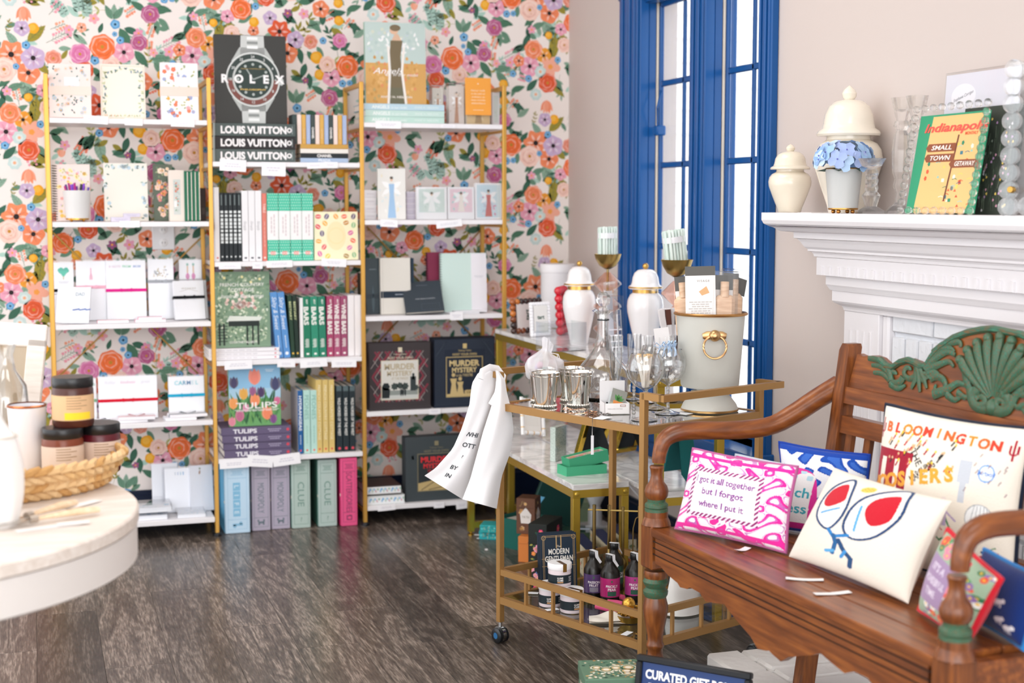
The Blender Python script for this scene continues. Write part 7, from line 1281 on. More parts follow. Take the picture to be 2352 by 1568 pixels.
# magazine in a crystal bead frame
def quadthing(label,name,cat,corners,X0,tilt,T):    # leaning panel: bottom edge on the mantel, corners (bl,br,tr,tl) in photo pixels
    bl,br=[onX(c[0],c[1],X0) for c in corners[:2]]; bl.z=br.z=ZM; u=(br-bl); w=u.length; u.normalize(); yaw=math.atan2(u.y,u.x); h=(onX(corners[3][0],corners[3][1],X0+.02).z-ZM)/cos(tilt)
    return thing(name,label,cat,bl,(-tilt,0,yaw)),w,h
r,w,h=quadthing('crystal bead frame holding an orange and green Indianapolis magazine','photo_frame','picture frame',[(2066,490),(2226,492),(2265,258),(2110,258)],2.175,.16,0)
m=MB(); m.box((.008,.012,.006),(w-.002,.016,h-.006),'#2f9a72'); cv=Cv(m,(.008,.012,.006),(1,0,0),(0,0,1),(0,-1,0)); W_,H_=w-.01,h-.012
cv.poly([(W_*.2,0),(W_*.86,0),(W_*.92,H_*.12),(W_*.92,H_*.98),(W_*.2,H_*.98),(W_*.12,H_*.06)],'#f0c080',1); q7=random.Random(6)
for i in range(46): x,y=W_*q7.uniform(.22,.88),H_*q7.uniform(.05,.72); t=q7.choice('tbhr'); c=q7.choice(['#2f8a68','#e2603f','#f4d06a','#8fc6bd','#c9503c','#f6ead6','#3f7f8f']); (cv.blob(x,y,.006,c,2,5,.15,i,10) if t=='t' else cv.rect(x,y,x+.012,y+.009,c,2) if t=='b' else cv.poly([(x,y),(x+.012,y),(x+.006,y+.007)],c,2) if t=='h' else cv.line([(x,y),(x+.012,y+.003),(x+.02,y)],.002,c,2))
cv.line([(W_*.55,H_*.12),(W_*.62,H_*.78)],.006,'#6f4436',4); cv.text('Indianapolis',W_*.56,H_*.865,H_*.085,'#ef5a50',6,.025,w=W_*.92,shear=.25); cv.text('MONTHLY',W_*.8,H_*.79,H_*.03,'#e2603f',6,.02)
for (x0,x1,y,t) in ((.2,.6,.66,'SMALL'),(.2,.6,.555,'TOWN'),(.58,.96,.49,'GETAWAY')): cv.poly([(W_*x0,H_*(y-.04)),(W_*x1,H_*(y-.04)),(W_*x1,H_*(y+.04)),(W_*x0,H_*(y+.04)),(W_*(x0-.035),H_*y)],'#8f5238',5); cv.text(t,W_*(x0+x1)/2,H_*y,H_*.045,'#f6efe6',7,.02,w=W_*(x1-x0)*.75,shear=.2)
build('magazine',m,GLOSS,r)
for i in range(9):
    for z in (.0,h): build('crystal_bead',MB().lathe([(.0105*sin(PI*j/5),z+.010-.0105*cos(PI*j/5)) for j in range(6)],7,'#fff',(w*i/8,0,0),cap=False),CRYSTAL,r,sharp=5)
for i in range(1,12):
    for x in (0,w): build('crystal_bead',MB().lathe([(.0105*sin(PI*j/5),h*i/12+.010-.0105*cos(PI*j/5)) for j in range(6)],7,'#fff',(x,0,0),cap=False),CRYSTAL,r,sharp=5)
# dark wildflower canvas, envelope, scalloped acrylic frame
r,w,h=quadthing('dark canvas of wildflowers standing behind the crystal frame','wildflower_canvas','canvas',[(2185,494),(2312,498),(2330,250),(2200,250)],2.235,.12,0); m=MB(); m.box((0,0,0),(w,.018,h),'#3a4038',.001); cv=Cv(m,(0,0,0),(1,0,0),(0,0,1),(0,-1,0)); q7=random.Random(3)
for i in range(260): x,y=w*q7.uniform(.03,.95),h*q7.uniform(.02,.78); cv.line([(x,y),(x+q7.uniform(-.006,.006),y+.03)],.0016,q7.choice(['#55604f','#6d7566','#2b332d','#7f8a78','#4b5a4a']),1)
for i in range(110): cv.blob(w*q7.uniform(.04,.95),h*q7.uniform(.03,.95),.0035,q7.choice(['#e3b63c','#c79ac9','#e6dfe4','#d9a0b4','#f0cf6a','#8f9a8c']),2,5,.2,i,8)
build('canvas',m,MATTE,r)
r,w,h=quadthing('white envelope with an oval script sticker leaning on the wall above the magazine','envelope','envelope',[(2150,490),(2318,492),(2330,155),(2168,175)],2.285,.06,0); m=MB(); m.box((0,0,0),(w,.003,h),'#dfdce4'); cv=Cv(m,(0,0,0),(1,0,0),(0,0,1),(0,-1,0)); cv.ell(w*.26,h*.84,w*.17,h*.088,'#eeeaee',1,28); cv.text('Stephanie Corrigan',w*.26,h*.84,.008,'#6f6c74',2,.0,w=w*.28,shear=.4,rot=.25); build('envelope_paper',m,PAPER,r); build('film_sleeve',MB().box((-.002,-.002,-.0),(w+.002,.004,h+.006)),WRAP,r)
P=onM(2290,2.15); r=thing('photo_frame','large clear scalloped acrylic frame with a brass knob at the right of the mantel','picture frame',P,(-.04,0,R(-62))); w,h=.26,.36; m=MB(); m.box((.02,0,0.012),(w-.02,.016,h-.012)); build('acrylic_panel',m,ACRYL,r); m=MB()
for i in range(9):
    for x in (.022,w-.022):
        mm_=Matrix.Translation((x,0,.02+i*.04))@Matrix.Rotation(-PI/2,4,'X'); m.M=mm_; m.lathe([(0,-.0),(.022,0),(.022,.016),(0,.016)],20,'#fff')
for i in range(6):
    for z in (.022,h-.022): m.M=Matrix.Translation((.03+i*.04,0,z))@Matrix.Rotation(-PI/2,4,'X'); m.lathe([(0,0),(.022,0),(.022,.016),(0,.016)],20,'#fff')
build('scalloped_edge',m,CLEAR,r); m=MB(); m.M=Matrix.Translation((.035,0,.06))@Matrix.Rotation(PI/2,4,'X'); m.lathe([(0,0),(.008,0),(.008,.012),(.007,.014),(0,.014)],18,'#b58f4a'); build('brass_knob',m,METAL,r); build('picture',MB().box((.06,.017,.06),(w-.06,.019,h-.06),'#e4e0d8'),PAPER,r)
tag(build('paper_slip',MB().box((-.02,-.04,0),(.02,.04,.0015),'#ece7e6'),PAPER),'white paper slip lying on the mantel between the two cream jars','paper').location=onM(1862,2.17)
# ================================================================ carved wooden bench
BO=Vector((1.719-.003,3.821+.05,0)); BTH=R(3.4); DA=Vector((sin(BTH),-cos(BTH),0)); DB=Vector((cos(BTH),sin(BTH),0))
byaw=math.atan2(DA.y,DA.x)          # local x = along the bench to the right, local y = towards the fireplace
bn=thing('carved_bench','carved teak bench with a green shell crest and turned posts','bench',BO,(0,0,byaw))
def onb(px,py,b,tilt=0):
    d=ray(px,py); o=CAM-BO; t=(b-o.dot(DB))/d.dot(DB); p=o+d*t
    if tilt:
        for _ in range(4): bb2=b+tilt*(p.z-.75); t=(bb2-o.dot(DB))/d.dot(DB); p=o+d*t
    return Vector((p.dot(DA),p.dot(DB),p.z))
def bz(px,py,z): p=onZ(px,py,z)-BO; return Vector((p.dot(DA),p.dot(DB),z))
TEAK=woodmat('teak','#512a15','#7b431f','#a3602a',axis=(.8,9,9),scale=1.3,rough=.30,bstr=.05,fine=9,spec=.5,wave=16,wt=.16); TEAKV=woodmat('teak_upright','#4c2815','#733f1e','#9a5a29',axis=(9,9,.8),scale=1.3,rough=.28,bstr=.05,fine=9,spec=.5,wave=16,wt=.16)
mg_,ntg,bg2=nodes('green_distressed_paint'); N=ntg.nodes.new; n1=N('ShaderNodeTexNoise'); n1.inputs['Scale'].default_value=30; n1.inputs['Detail'].default_value=5; rp=N('ShaderNodeValToRGB'); rp.color_ramp.elements[0].position=.36; rp.color_ramp.elements[0].color=(*hx('#6d5330'),1); rp.color_ramp.elements[1].position=.52; rp.color_ramp.elements[1].color=(*hx('#235a45'),1); e3=rp.color_ramp.elements.new(.7); e3.color=(*hx('#3c7d62'),1); ntg.links.new(n1.outputs[0],rp.inputs[0]); ntg.links.new(rp.outputs[0],bg2.inputs['Base Color']); bg2.inputs['Roughness'].default_value=.42; bump(ntg,bg2,40,.25,.002)
GREENP=mg_
TEAKD=woodmat('teak_arm','#512a15','#7b431f','#a3602a',axis=(9,.8,5),scale=1.2,rough=.28,bstr=.04,fine=9,spec=.5,wave=16,wt=.16)
SZ=.425; LEN=1.355
def turned(x):
    zf=lambda y:.451-(y-1185)*.0013
    up=[(.0195,zf(1068)),(.0215,zf(1072)),(.0185,zf(1078)),(.017,zf(1090)),(.021,zf(1104)),(.031,zf(1114)),(.0355,zf(1126)),(.033,zf(1138)),(.027,zf(1144))]
    gr=[(.027,zf(1144)),(.026,zf(1150)),(.0345,zf(1156)),(.0345,zf(1162)),(.031,zf(1164)),(.0345,zf(1166)),(.0345,zf(1172))]
    bs=[(.0345,zf(1172)),(.0345,zf(1186))]
    p=build('post_turning',MB().lathe(up[::-1],28,'#fff',(x,0,0)),TEAKV,bn); build('green_bead',MB().lathe(gr[::-1],28,'#fff',(x,0,0)),GREENP,p); build('collar',MB().lathe(bs[::-1],28,'#fff',(x,0,0)),TEAKV,p)
    m=MB(); zt,zb=zf(1184),zf(1308); s=.0345; m.box((x-s,-s,zb+.008),(x+s,s,zt-.022),'#fff',.005); m.lathe([(s*1.25,zt-.024),(s*1.16,zt-.012),(s*.98,zt)],28,'#fff',(x,0,0)); build('post_block',m,TEAKV,bn)
    lo=[(.034,zf(1308)),(.036,zf(1316)),(.032,zf(1326))]; g2=[(.032,zf(1326)),(.038,zf(1334)),(.034,zf(1342)),(.028,zf(1348)),(.037,zf(1356)),(.036,zf(1364)),(.031,zf(1370))]; vs=[(.031,zf(1370)),(.0375,zf(1390)),(.037,zf(1405)),(.031,zf(1430)),(.0235,zf(1460)),(.0225,zf(1474)),(.0265,zf(1480)),(.0265,zf(1486)),(.0225,zf(1490)),(.0225,zf(1502)),(.027,zf(1514)),(.034,zf(1522)),(.034,zf(1531)),(.027,-.01),(.028,-.05),(.036,-.09),(.035,-.125),(.026,-.1555)]
    l=build('leg',MB().lathe(vs[::-1],28,'#fff',(x,0,0)),TEAKV,bn); build('green_bead',MB().lathe(g2[::-1],28,'#fff',(x,0,0)),GREENP,l); build('collar',MB().lathe(lo[::-1],28,'#fff',(x,0,0)),TEAKV,l)
turned(0); turned(LEN)
AB0,AB1=Vector((0,0,0)),Vector((.10,.545,0))
def arm(name,x0,x1,right):
    ctr=[(1513,1062,.0195),(1515,1040,.021),(1526,1010,.024),(1555,993,.0265),(1600,988,.027),(1660,988,.027),(1720,985,.0275),(1775,975,.028),(1825,948,.030),(1875,915,.031),(1925,885,.033)]
    nrm=DB*-(AB1.x)+DA*AB1.y; pts=[];rad=[]
    for px,py,rr in ctr:
        d=ray(px,py); o=CAM-BO; t=-o.dot(nrm)/d.dot(nrm); p=o+d*t; b=max(0,p.dot(DB)); f=b/.545; pts.append((x0+(x1-x0)*f,b,p.z)); rad.append(rr)
    # smooth
    P_=[];R2=[]
    for i in range(len(pts)-1):
        for k in range(3):
            t=k/3; p0=Vector(pts[max(0,i-1)]);p1=Vector(pts[i]);p2=Vector(pts[i+1]);p3=Vector(pts[min(len(pts)-1,i+2)])
            P_.append(tuple(.5*((2*p1)+(p2-p0)*t+(2*p0-5*p1+4*p2-p3)*t*t+(3*p1-p0-3*p2+p3)*t**3))); R2.append(rad[i]*(1-t)+rad[i+1]*t)
    P_.append(pts[-1]);R2.append(rad[-1])
    m=MB(); m.tube(P_,R2,20,'#fff',up=(1,0,0)); return build(name,m,TEAKD,bn)
arm('armrest',0,.105,False); arm('armrest',LEN,LEN+.03,True)
# seat boards
bw=[(-.034,.055),(.058,.150),(.153,.245),(.248,.34),(.343,.44),(.443,.50)]
for i,(a,b) in enumerate(bw): build('seat_board',MB().box((.032,a,SZ-.024),(LEN-.032,b,SZ),'#fff',.003),TEAK,bn)
# front apron with a scalloped lower edge and three scribed grooves
ap=[(258,355),(290,372),(330,420),(385,465),(400,490),(440,500),(455,490),(510,520),(545,570),(600,580),(650,585),(690,640),(740,700),(800,770),(840,840),(890,850),(920,865),(960,895),(1010,890)]
lw=[]
for x,y in ap: p=onb(1400+x/2.47,1150+y/2.47,-.028); lw.append((p.x,p.z))
lw=[(max(.035,a),min(z,SZ-.07)) for a,z in lw]; lw=[p for i,p in enumerate(lw) if i==0 or p[0]>lw[i-1][0]+.002]; mid=LEN/2; lw=[p for p in lw if p[0]<mid-.01]; 
lo_=lw+[(mid,lw[-1][1]+.004)]+[(LEN-a,z) for a,z in lw[::-1]]; top=SZ-.0245
m=MB(); n=len(lo_); vs=[(a,-.028,z) for a,z in lo_]+[(a,-.028,top) for a,z in lo_]+[(a,-.006,z) for a,z in lo_]+[(a,-.006,top) for a,z in lo_]
fs=[]
for i in range(n-1): fs+=[(i,i+1,n+i+1,n+i),(2*n+i+1,2*n+i,3*n+i,3*n+i+1),(i+1,i,2*n+i,2*n+i+1),(n+i,n+i+1,3*n+i+1,3*n+i)]
fs+=[(0,n,3*n,2*n),(n-1,2*n+n-1,4*n-1,2*n-1)]; m.add(vs,fs,'#fff'); apn=build('front_apron',m,TEAK,bn)
GRV=wallpaint('dark_groove','#24130b',.6)
for z in (.388,.368,.350): build('scribed_groove',MB().box((.036,-.0292,z-.0016),(LEN-.036,-.0275,z+.0016),'#fff'),GRV,apn)
build('side_rail',MB().box((-.012,.03,SZ-.09),(.022,.50,SZ-.012),'#fff',.003),TEAK,bn); build('side_rail',MB().box((LEN-.022,.03,SZ-.09),(LEN+.012,.50,SZ-.012),'#fff',.003),TEAK,bn)
# back: posts, rails, slats and the carved crest
TL_=.14; bb_=lambda z:.525+TL_*(z-.75)
def bq(px,py,off=0): p=onb(px,py,.525+off,TL_); return (p.x,p.z)
a0=bq(1945,850)[0]; ac=bq(2284,900)[0]; a1=2*ac-a0
def slab(name,poly,t0,t1,mat,par=bn):     # polygon in (x,z) extruded through the leaning back plane
    m=MB(); n=len(poly); vs=[(x,bb_(z)+t0,z) for x,z in poly]+[(x,bb_(z)+t1,z) for x,z in poly]; fs=[tuple(range(n)),tuple(range(2*n-1,n-1,-1))]+[(i,n+i,n+(i+1)%n,(i+1)%n) for i in range(n)]; m.add(vs,fs,'#fff'); return build(name,m,mat,par)
zpt=bq(1965,790)[1]
for xa,s in ((a0,1),(a1,-1)):
    slab('back_post',[(xa-.024,-.0605),(xa+.024,-.0605),(xa+.024,zpt-.01),(xa+.017,zpt),(xa-.013,zpt),(xa-.024,zpt-.02)],-.02,.025,TEAKV)
cr=[(1972,812),(1985,818),(2008,816),(2025,822),(2040,836),(2055,840),(2072,828),(2090,823),(2108,830),(2120,838),(2132,836),(2145,815),(2165,793),(2195,772),(2230,759),(2260,753),(2284,751)]
tp=[bq(x,y) for x,y in cr]; zc0=bq(1972,888)[1]-.004
tp=[(max(x,a0+.024),z) for x,z in tp]
poly=tp+[(2*ac-x,z) for x,z in tp[::-1][1:]]
cb=slab('crest_board',poly+[(a1-.024,zc0),(a0+.024,zc0)],-.004,.018,TEAK)
m=MB(); rim=[(x,bb_(z)-.006,z-.004) for x,z in tp[3:]+[(2*ac-x,z) for x,z in tp[3:][::-1][1:]]]; m.tube(rim,.010,8,'#fff',up=(0,1,0)); build('crest_rim',m,GREENP,cb)
slab('back_rail',[(a0+.02,zc0-.048),(a1-.02,zc0-.048),(a1-.02,zc0),(a0+.02,zc0)],-.014,.02,TEAK); z2=zc0-.085; slab('back_rail',[(a0+.02,z2-.05),(a1-.02,z2-.05),(a1-.02,z2),(a0+.02,z2)],-.012,.018,TEAK); slab('back_rail',[(a0+.02,SZ+.03),(a1-.02,SZ+.03),(a1-.02,SZ+.075),(a0+.02,SZ+.075)],-.012,.018,TEAK)
for i in range(14):
    x=a0+.06+(a1-a0-.12)*i/13; slab('back_slat',[(x-.014,SZ+.07),(x+.014,SZ+.07),(x+.014,z2-.045),(x-.014,z2-.045)],-.004,.012,TEAKV)
m=MB()
for i in range(2):
    for s,x in ((1,a0+.05),(-1,a1-.05)): pass
def relief(name,strokes,mirror=True,mat=GREENP,flat=.7):
    for mi in ((0,1) if mirror else (0,)):
        m=MB()
        for pts,r0,r1 in strokes:
            Q=[];n=len(pts)
            for i,(x,z) in enumerate(pts):
                X=2*ac-x if mi else x; t=i/(n-1); Q.append(((X),bb_(z)-.008,z))
            rr=[r0+(r1-r0)*i/(n-1) for i in range(n)]; m.tube(Q,[max(.002,v*1.55) for v in rr],8,'#fff',flat=flat*.62,up=(0,1,0))
        build(name,m,mat,cb)
def curl(px,py,r,a0_,turns,r0,r1,cw_=1,n=22):
    c=bq(px,py); k=mpp(BO+DA*c[0]+DB*.52+Vector((0,0,c[1]))); P_=[]
    for i in range(n):
        t=i/(n-1); rr=r*k*(1-.82*t); a=a0_+cw_*turns*2*PI*t; P_.append((c[0]+rr*cos(a)*1.45,c[1]+rr*sin(a)))
    return (P_,r0,r1)
def stroke(pts,r0,r1): 
    q_=[bq(*p) for p in pts]; out=[]
    for i in range(len(q_)-1):
        for k in range(4):
            t=k/4; p0=Vector((*q_[max(0,i-1)],0));p1=Vector((*q_[i],0));p2=Vector((*q_[i+1],0));p3=Vector((*q_[min(len(q_)-1,i+2)],0)); v=.5*((2*p1)+(p2-p0)*t+(2*p0-5*p1+4*p2-p3)*t*t+(3*p1-p0-3*p2+p3)*t**3); out.append((v.x,v.y))
    out.append(q_[-1]); return (out,r0,r1)
relief('acanthus_scroll',[curl(2093,852,24,1.2,1.1,.007,.004,-1),curl(2060,862,22,0,-.9,.008,.004,1),stroke([(2000,822),(2025,828),(2045,848),(2052,875)],.005,.009),stroke([(2008,838),(2030,842),(2048,860)],.004,.007),stroke([(2012,855),(2032,858),(2048,872)],.004,.006),stroke([(2050,880),(2068,892),(2085,884)],.008,.003)])
relief('acanthus_leaf',[stroke([(2112,846),(2108,870),(2098,892)],.009,.003),stroke([(2114,848),(2116,876),(2118,900)],.009,.003),stroke([(2118,848),(2128,872),(2134,892)],.008,.003),curl(2128,868,12,0,1.2,.006,.003)])
relief('acanthus_leaf',[stroke([(2130,845),(2150,825),(2180,808),(2200,815)],.010,.004),stroke([(2135,850),(2160,838),(2185,830),(2196,842)],.009,.003),stroke([(2138,856),(2156,856),(2168,868)],.008,.003),stroke([(2150,812),(2176,790),(2208,785),(2212,797)],.009,.004),stroke([(2170,800),(2190,800),(2198,808)],.006,.003)])
relief('acanthus_scroll',[curl(2160,888,26,2.5,1.0,.008,.003,-1),stroke([(2150,905),(2180,895),(2205,880),(2225,885)],.010,.004),stroke([(2180,905),(2198,918),(2215,908)],.008,.003),stroke([(2205,900),(2222,912),(2232,905)],.007,.003),stroke([(2228,830),(2225,860),(2232,890),(2252,920)],.012,.006),stroke([(2215,845),(2222,862),(2220,878)],.006,.003)])
# shell
bc=bq(2284,925); tpz=bq(2284,770)[1]; m=None
for i in range(-4,5):
    an=i*.215; Lr=(tpz-bc[1])*(1-.018*abs(i)**1.4); P_=[];rr=[]
    for k in range(9):
        t=k/8; f=.10+.90*t; P_.append((bc[0]+Lr*f*sin(an)*1.25,bb_(bc[1]+Lr*f*cos(an))-.006-.010*sin(PI*t*.8),bc[1]+Lr*f*cos(an))); rr.append(.004+.0145*t if k<8 else .012)
    m=MB(); m.tube(P_,rr,10,'#fff',flat=.65,up=(0,1,0)); m.ball(P_[-1],.0135,'#fff',10); build('shell_flute',m,GREENP,cb)
relief('volute',[curl(2257,918,22,1.6,1.3,.011,.004,1),stroke([(2235,890),(2240,925),(2262,940),(2284,938)],.011,.006)]); m=MB(); p=bq(2284,935); m.ball((p[0],bb_(p[1])-.006,p[1]),.018,'#fff',12,1.3); build('shell_boss',m,GREENP,cb)
# bench scaled about the camera, resulting size and place baked in: seat 52 cm high, 1.22 m between its front posts
BS,BLIFT=.898,.1399
def bake(o):
    for c in o.children:
        c.data.transform(Matrix.Translation((0,0,BLIFT))@Matrix.Scale(BS,4)); bake(c)
bake(bn); bn.location=(1.541,3.476,0)
SZ=SZ*BS+BLIFT
for i,(px,py,l,rz) in enumerate(((1705,1262,'curled scrap of white paper on the bench seat before the pink cushion',.4),(1848,1330,'white paper slip on the bench seat before the cocktail cushion',-.5),(1912,1362,'second white paper slip on the bench seat beside the first',-.1))):
    p=onZ(px,py,SZ+.002); m=MB(); w=.022 if i==0 else .042
    m.grid(lambda u,v:(-w+2*w*u,-.010+.02*v,.001+.010*abs(u-.5)**1.5*(1 if i==0 else .6)),8,2,'#efeceb'); m.grid(lambda u,v:(w-2*w*u,-.010+.02*v,.0004+.010*abs(u-.5)**1.5*(1 if i==0 else .6)),8,2,'#efeceb'); o=tag(build('paper_slip',m,PAPER),l,'paper'); o.location=(p.x,p.y,SZ+.0005); o.rotation_euler=(0,0,rz)
# ================================================================ cushions on the bench
class Ras:
    def __init__(s,w,h,c): s.w,s.h=w,h; s.a=np.zeros((h,w,3),np.float32); s.a[:]=C_(c); yy,xx=np.mgrid[0:h,0:w]; s.x=(xx+.5)/w; s.y=(yy+.5)/h
    def put(s,m,c): s.a[m]=C_(c)
    def rect(s,x0,y0,x1,y1,c): s.put((s.x>=x0)&(s.x<x1)&(s.y>=y0)&(s.y<y1),c)
    def ell(s,cx,cy,rx,ry,c,a=0): ca,sa=cos(a),sin(a);dx=(s.x-cx);dy=(s.y-cy);s.put(((dx*ca+dy*sa)/rx)**2+((-dx*sa+dy*ca)/ry)**2<1,c)
    def inpoly(s,P):
        m=np.zeros((s.h,s.w),bool);n=len(P)
        for i in range(n):
            x0,y0=P[i];x1,y1=P[(i+1)%n]
            if y0==y1: continue
            c=((y0>s.y)!=(y1>s.y))&(s.x<(x1-x0)*(s.y-y0)/(y1-y0)+x0); m^=c
        return m
    def poly(s,P,c): s.put(s.inpoly(P),c)
    def line(s,pts,w,c):
        for (x0,y0),(x1,y1) in zip(pts,pts[1:]):
            dx,dy=x1-x0,y1-y0;L2=dx*dx+dy*dy+1e-9; t=np.clip(((s.x-x0)*dx+(s.y-y0)*dy)/L2,0,1); s.put((s.x-x0-t*dx)**2+(s.y-y0-t*dy)**2<w*w/4,c)
    def text(s,t,cx,cy,h,c,w=None,bold=.02,rot=0,shear=0,asp=1.0):
        v,f,tw_,_,_=tmesh(t,bold,shear); k=h/.7; kx=k*asp if w is None else w/tw_; ca,sa=cos(rot),sin(rot)
        Q=[(cx+(x*kx*ca-(y-.35)*k*sa),cy+(x*kx*sa+(y-.35)*k*ca)) for x,y in v]
        x0=min(p[0] for p in Q);x1=max(p[0] for p in Q);y0=min(p[1] for p in Q);y1=max(p[1] for p in Q); i0,i1=max(0,int(x0*s.w)-1),min(s.w,int(x1*s.w)+2); j0,j1=max(0,int(y0*s.h)-1),min(s.h,int(y1*s.h)+2)
        if i1<=i0 or j1<=j0: return
        X=s.x[j0:j1,i0:i1];Y=s.y[j0:j1,i0:i1];m=np.zeros(X.shape,bool)
        for fc in f:
            P=[Q[i] for i in fc]
            for k_ in range(1,len(P)-1):
                (ax,ay),(bx,by),(cx_,cy_)=P[0],P[k_],P[k_+1]; d1=(bx-ax)*(Y-ay)-(by-ay)*(X-ax);d2=(cx_-bx)*(Y-by)-(cy_-by)*(X-bx);d3=(ax-cx_)*(Y-cy_)-(ay-cy_)*(X-cx_); m|=((d1>=0)&(d2>=0)&(d3>=0))|((d1<=0)&(d2<=0)&(d3<=0))
        s.a[j0:j1,i0:i1][m]=C_(c)
def cushion(label,corners,z0,tilt,T,ras,back,piping,mat=YARN,pw=.0045,roll=0,free=None):
    if free: bl,br,tr,tl=free
    else:
        bl=onZ(*corners[0],z0);br=onZ(*corners[1],z0); u=(br-bl).normalized(); nb=Vector((-u.y,u.x,0)).normalized()
        if nb.dot(FW)<0: nb=-nb
        up=Vector((0,0,1))*cos(tilt)+nb*sin(tilt); nr=u.cross(up)
        def hit(px,py): d=ray(px,py); t=(bl-CAM).dot(nr)/d.dot(nr); return CAM+d*t
        tr=hit(*corners[2]); tl=hit(*corners[3])
    c=(bl+br)/2; r=thing('cushion',label,'cushion',c); nr=((br-bl).cross(tl-bl)).normalized()
    if nr.dot(FW)>0: nr=-nr
    def surf(u,v,sg):
        e=1-(2*u-1)**2; f=1-(2*v-1)**2
        pin=.045*(1-4*(u-.5)**2*0); uu=.5+(u-.5)*(1-.05*(1-(2*v-1)**2)*abs(2*u-1)); vv=.5+(v-.5)*(1-.05*(1-(2*u-1)**2)*abs(2*v-1))
        P_=(bl*(1-uu)+br*uu)*(1-vv)+(tl*(1-uu)+tr*uu)*vv
        b=T/2*(max(0,e)**.42)*(max(0,f)**.42); return P_+nr*(sg*b)-c
    H,W_=ras.a.shape[:2]; m=MB(); vs=[tuple(surf(i/W_,j/H,1)) for j in range(H+1) for i in range(W_+1)]; fs=[(j*(W_+1)+i,j*(W_+1)+i+1,(j+1)*(W_+1)+i+1,(j+1)*(W_+1)+i) for j in range(H) for i in range(W_)]
    m.v=vs; m.f=fs; m.c=[tuple(x) for x in ras.a.reshape(-1,3)]; fr=build('front_panel',m,mat,r,sharp=80)
    m=MB(); m.grid(lambda u,v:tuple(surf(1-u,v,-1)),24,18,back); build('back_panel',m,CLOTH,r,sharp=80)
    if piping:
        E=[surf(i/20,0,0) for i in range(20)]+[surf(1,i/20,0) for i in range(20)]+[surf(1-i/20,1,0) for i in range(20)]+[surf(0,1-i/20,0) for i in range(20)]; m=MB(); m.tube([tuple(p) for p in E],pw,8,piping,closed=True,up=tuple(nr)); build('piping',m,CLOTH,r)
    return r
# pink needlepoint
R1=Ras(230,170,'#f2e9ef'); q=random.Random(3); X,Y=R1.x,R1.y
pt=np.sin(26*X+3*np.sin(14*Y))+np.sin(30*Y+2.5*np.cos(17*X)); R1.put(pt>.25,'#e62f9a'); R1.put((pt>-.35)&(pt<=-.05),'#c98fc4'); R1.put(pt>1.25,'#c667b3'); R1.put(pt>1.65,'#f6e9f2')
for v in (.06,.93): R1.rect(0,v-.02,1,v+.02,'#e62f9a'); 
R1.rect(.12,.20,.80,.80,'#8d2f6a'); st=((X*230-Y*170)/5).astype(int)%2==0; R1.put((X>.12)&(X<.80)&(Y>.20)&(Y<.80)&st,'#efd9e8'); R1.rect(.155,.25,.765,.75,'#f3f0ee')
for t,y,w in (('I got it all together',.66,.575),('but I forgot',.52,.40),('where I put it',.37,.43)): R1.text(t,.455,y,.075,'#8c4f95',w=w,bold=.025)
cushion('hot pink needlepoint cushion lettered I got it all together',[(1552,1212),(1806,1268),(1832,1072),(1592,1030)],SZ+.008,.26,.085,R1,'#b05f97','#b0608f')
# white cushion with teal lettering behind it
R2=Ras(180,130,'#efeeee'); X,Y=R2.x,R2.y; R2.put(((Y>.84)|(X>.88))&(np.sin(22*X)+np.cos(26*Y)>-.4),'#e43a9c'); R2.put(((Y>.80)&(Y<.95))&(np.sin(40*X)*np.cos(30*Y)>.3),'#b8dcea'); R2.rect(0,0,1,.14,'#c22a86'); R2.rect(0,0,1,.05,'#2b4aa8'); R2.rect(.05,.14,.14,.86,'#e43a9c')
for t,y in (('much',.60),('happiness',.36)): R2.text(t,.68 if t=='much' else .52,y,.15,'#46a9b8',w=.36 if t=='much' else .68,bold=.02)
R2.put((R2.y*130).astype(int)%3==0,'#e9e7e8') if 0 else None
cushion('white cushion with teal lettering and a pink border behind the pink one',[(1668,1205),(1880,1228),(1912,1083),(1690,1044)],SZ+.008,.26,.07,R2,'#d9c2d2','#cfdce6')
R3=Ras(150,110,'#eef0f4'); X,Y=R3.x,R3.y; f=np.sin(11*X+4*np.sin(9*Y))*np.cos(13*Y+3*np.sin(8*X)); R3.put(f>.12,'#2452b0'); R3.put(f>.55,'#3d6cc8'); R3.put(Y>.93,'#1f48a8')
cushion('blue and white patterned cushion at the back of the bench',[(1800,1212),(1990,1240),(1998,1045),(1790,1015)],SZ+.008,.22,.07,R3,'#2452b0','#1d3f9a')
# Bloomington cushion
R4=Ras(250,210,'#ece4d6'); q=random.Random(8)
for i,t in enumerate('BLOOMINGTON'): R4.text(t,.10+.075*i,.90-.012*abs(5-i)*.4,.062,['#e2672e','#d9442e','#e88a2e'][i%3],bold=.05)
for cx in (.03,.95): R4.text('U',cx,.86,.06,'#a3162f',bold=.02); R4.line([(cx,.80),(cx,.92)],.012,'#a3162f')
R4.poly([(.0,.38),(.09,.38),(.09,.42),(.065,.43),(.075,.68),(.11,.70),(.11,.74),(-.02,.74)],'#9e1731'); R4.rect(.12,.36,.2,.72,'#9e1731'); R4.rect(.08,.68,.34,.74,'#9e1731'); R4.rect(.24,.36,.31,.70,'#9e1731')
for i in range(40): x,y=q.uniform(.1,.62),q.uniform(.64,.84); R4.line([(x,y),(x+.015,y+.03)],.012,q.choice(['#9e1731','#2b2a2b','#c9a06a','#b8323c'])); R4.ell(x+.016,y+.035,.008,.009,q.choice(['#d9b08a','#e8c23a']))
R4.text('THE',.36,.72,.045,'#26282c',rot=-.9); R4.text('MARCHING',.42,.64,.05,'#26282c',w=.2,rot=.75)
for i,t in enumerate('HOOSIERS'): R4.text(t,.03+.082*i,.50+.022*i,.085,'#eda53f',bold=.05,rot=.18)
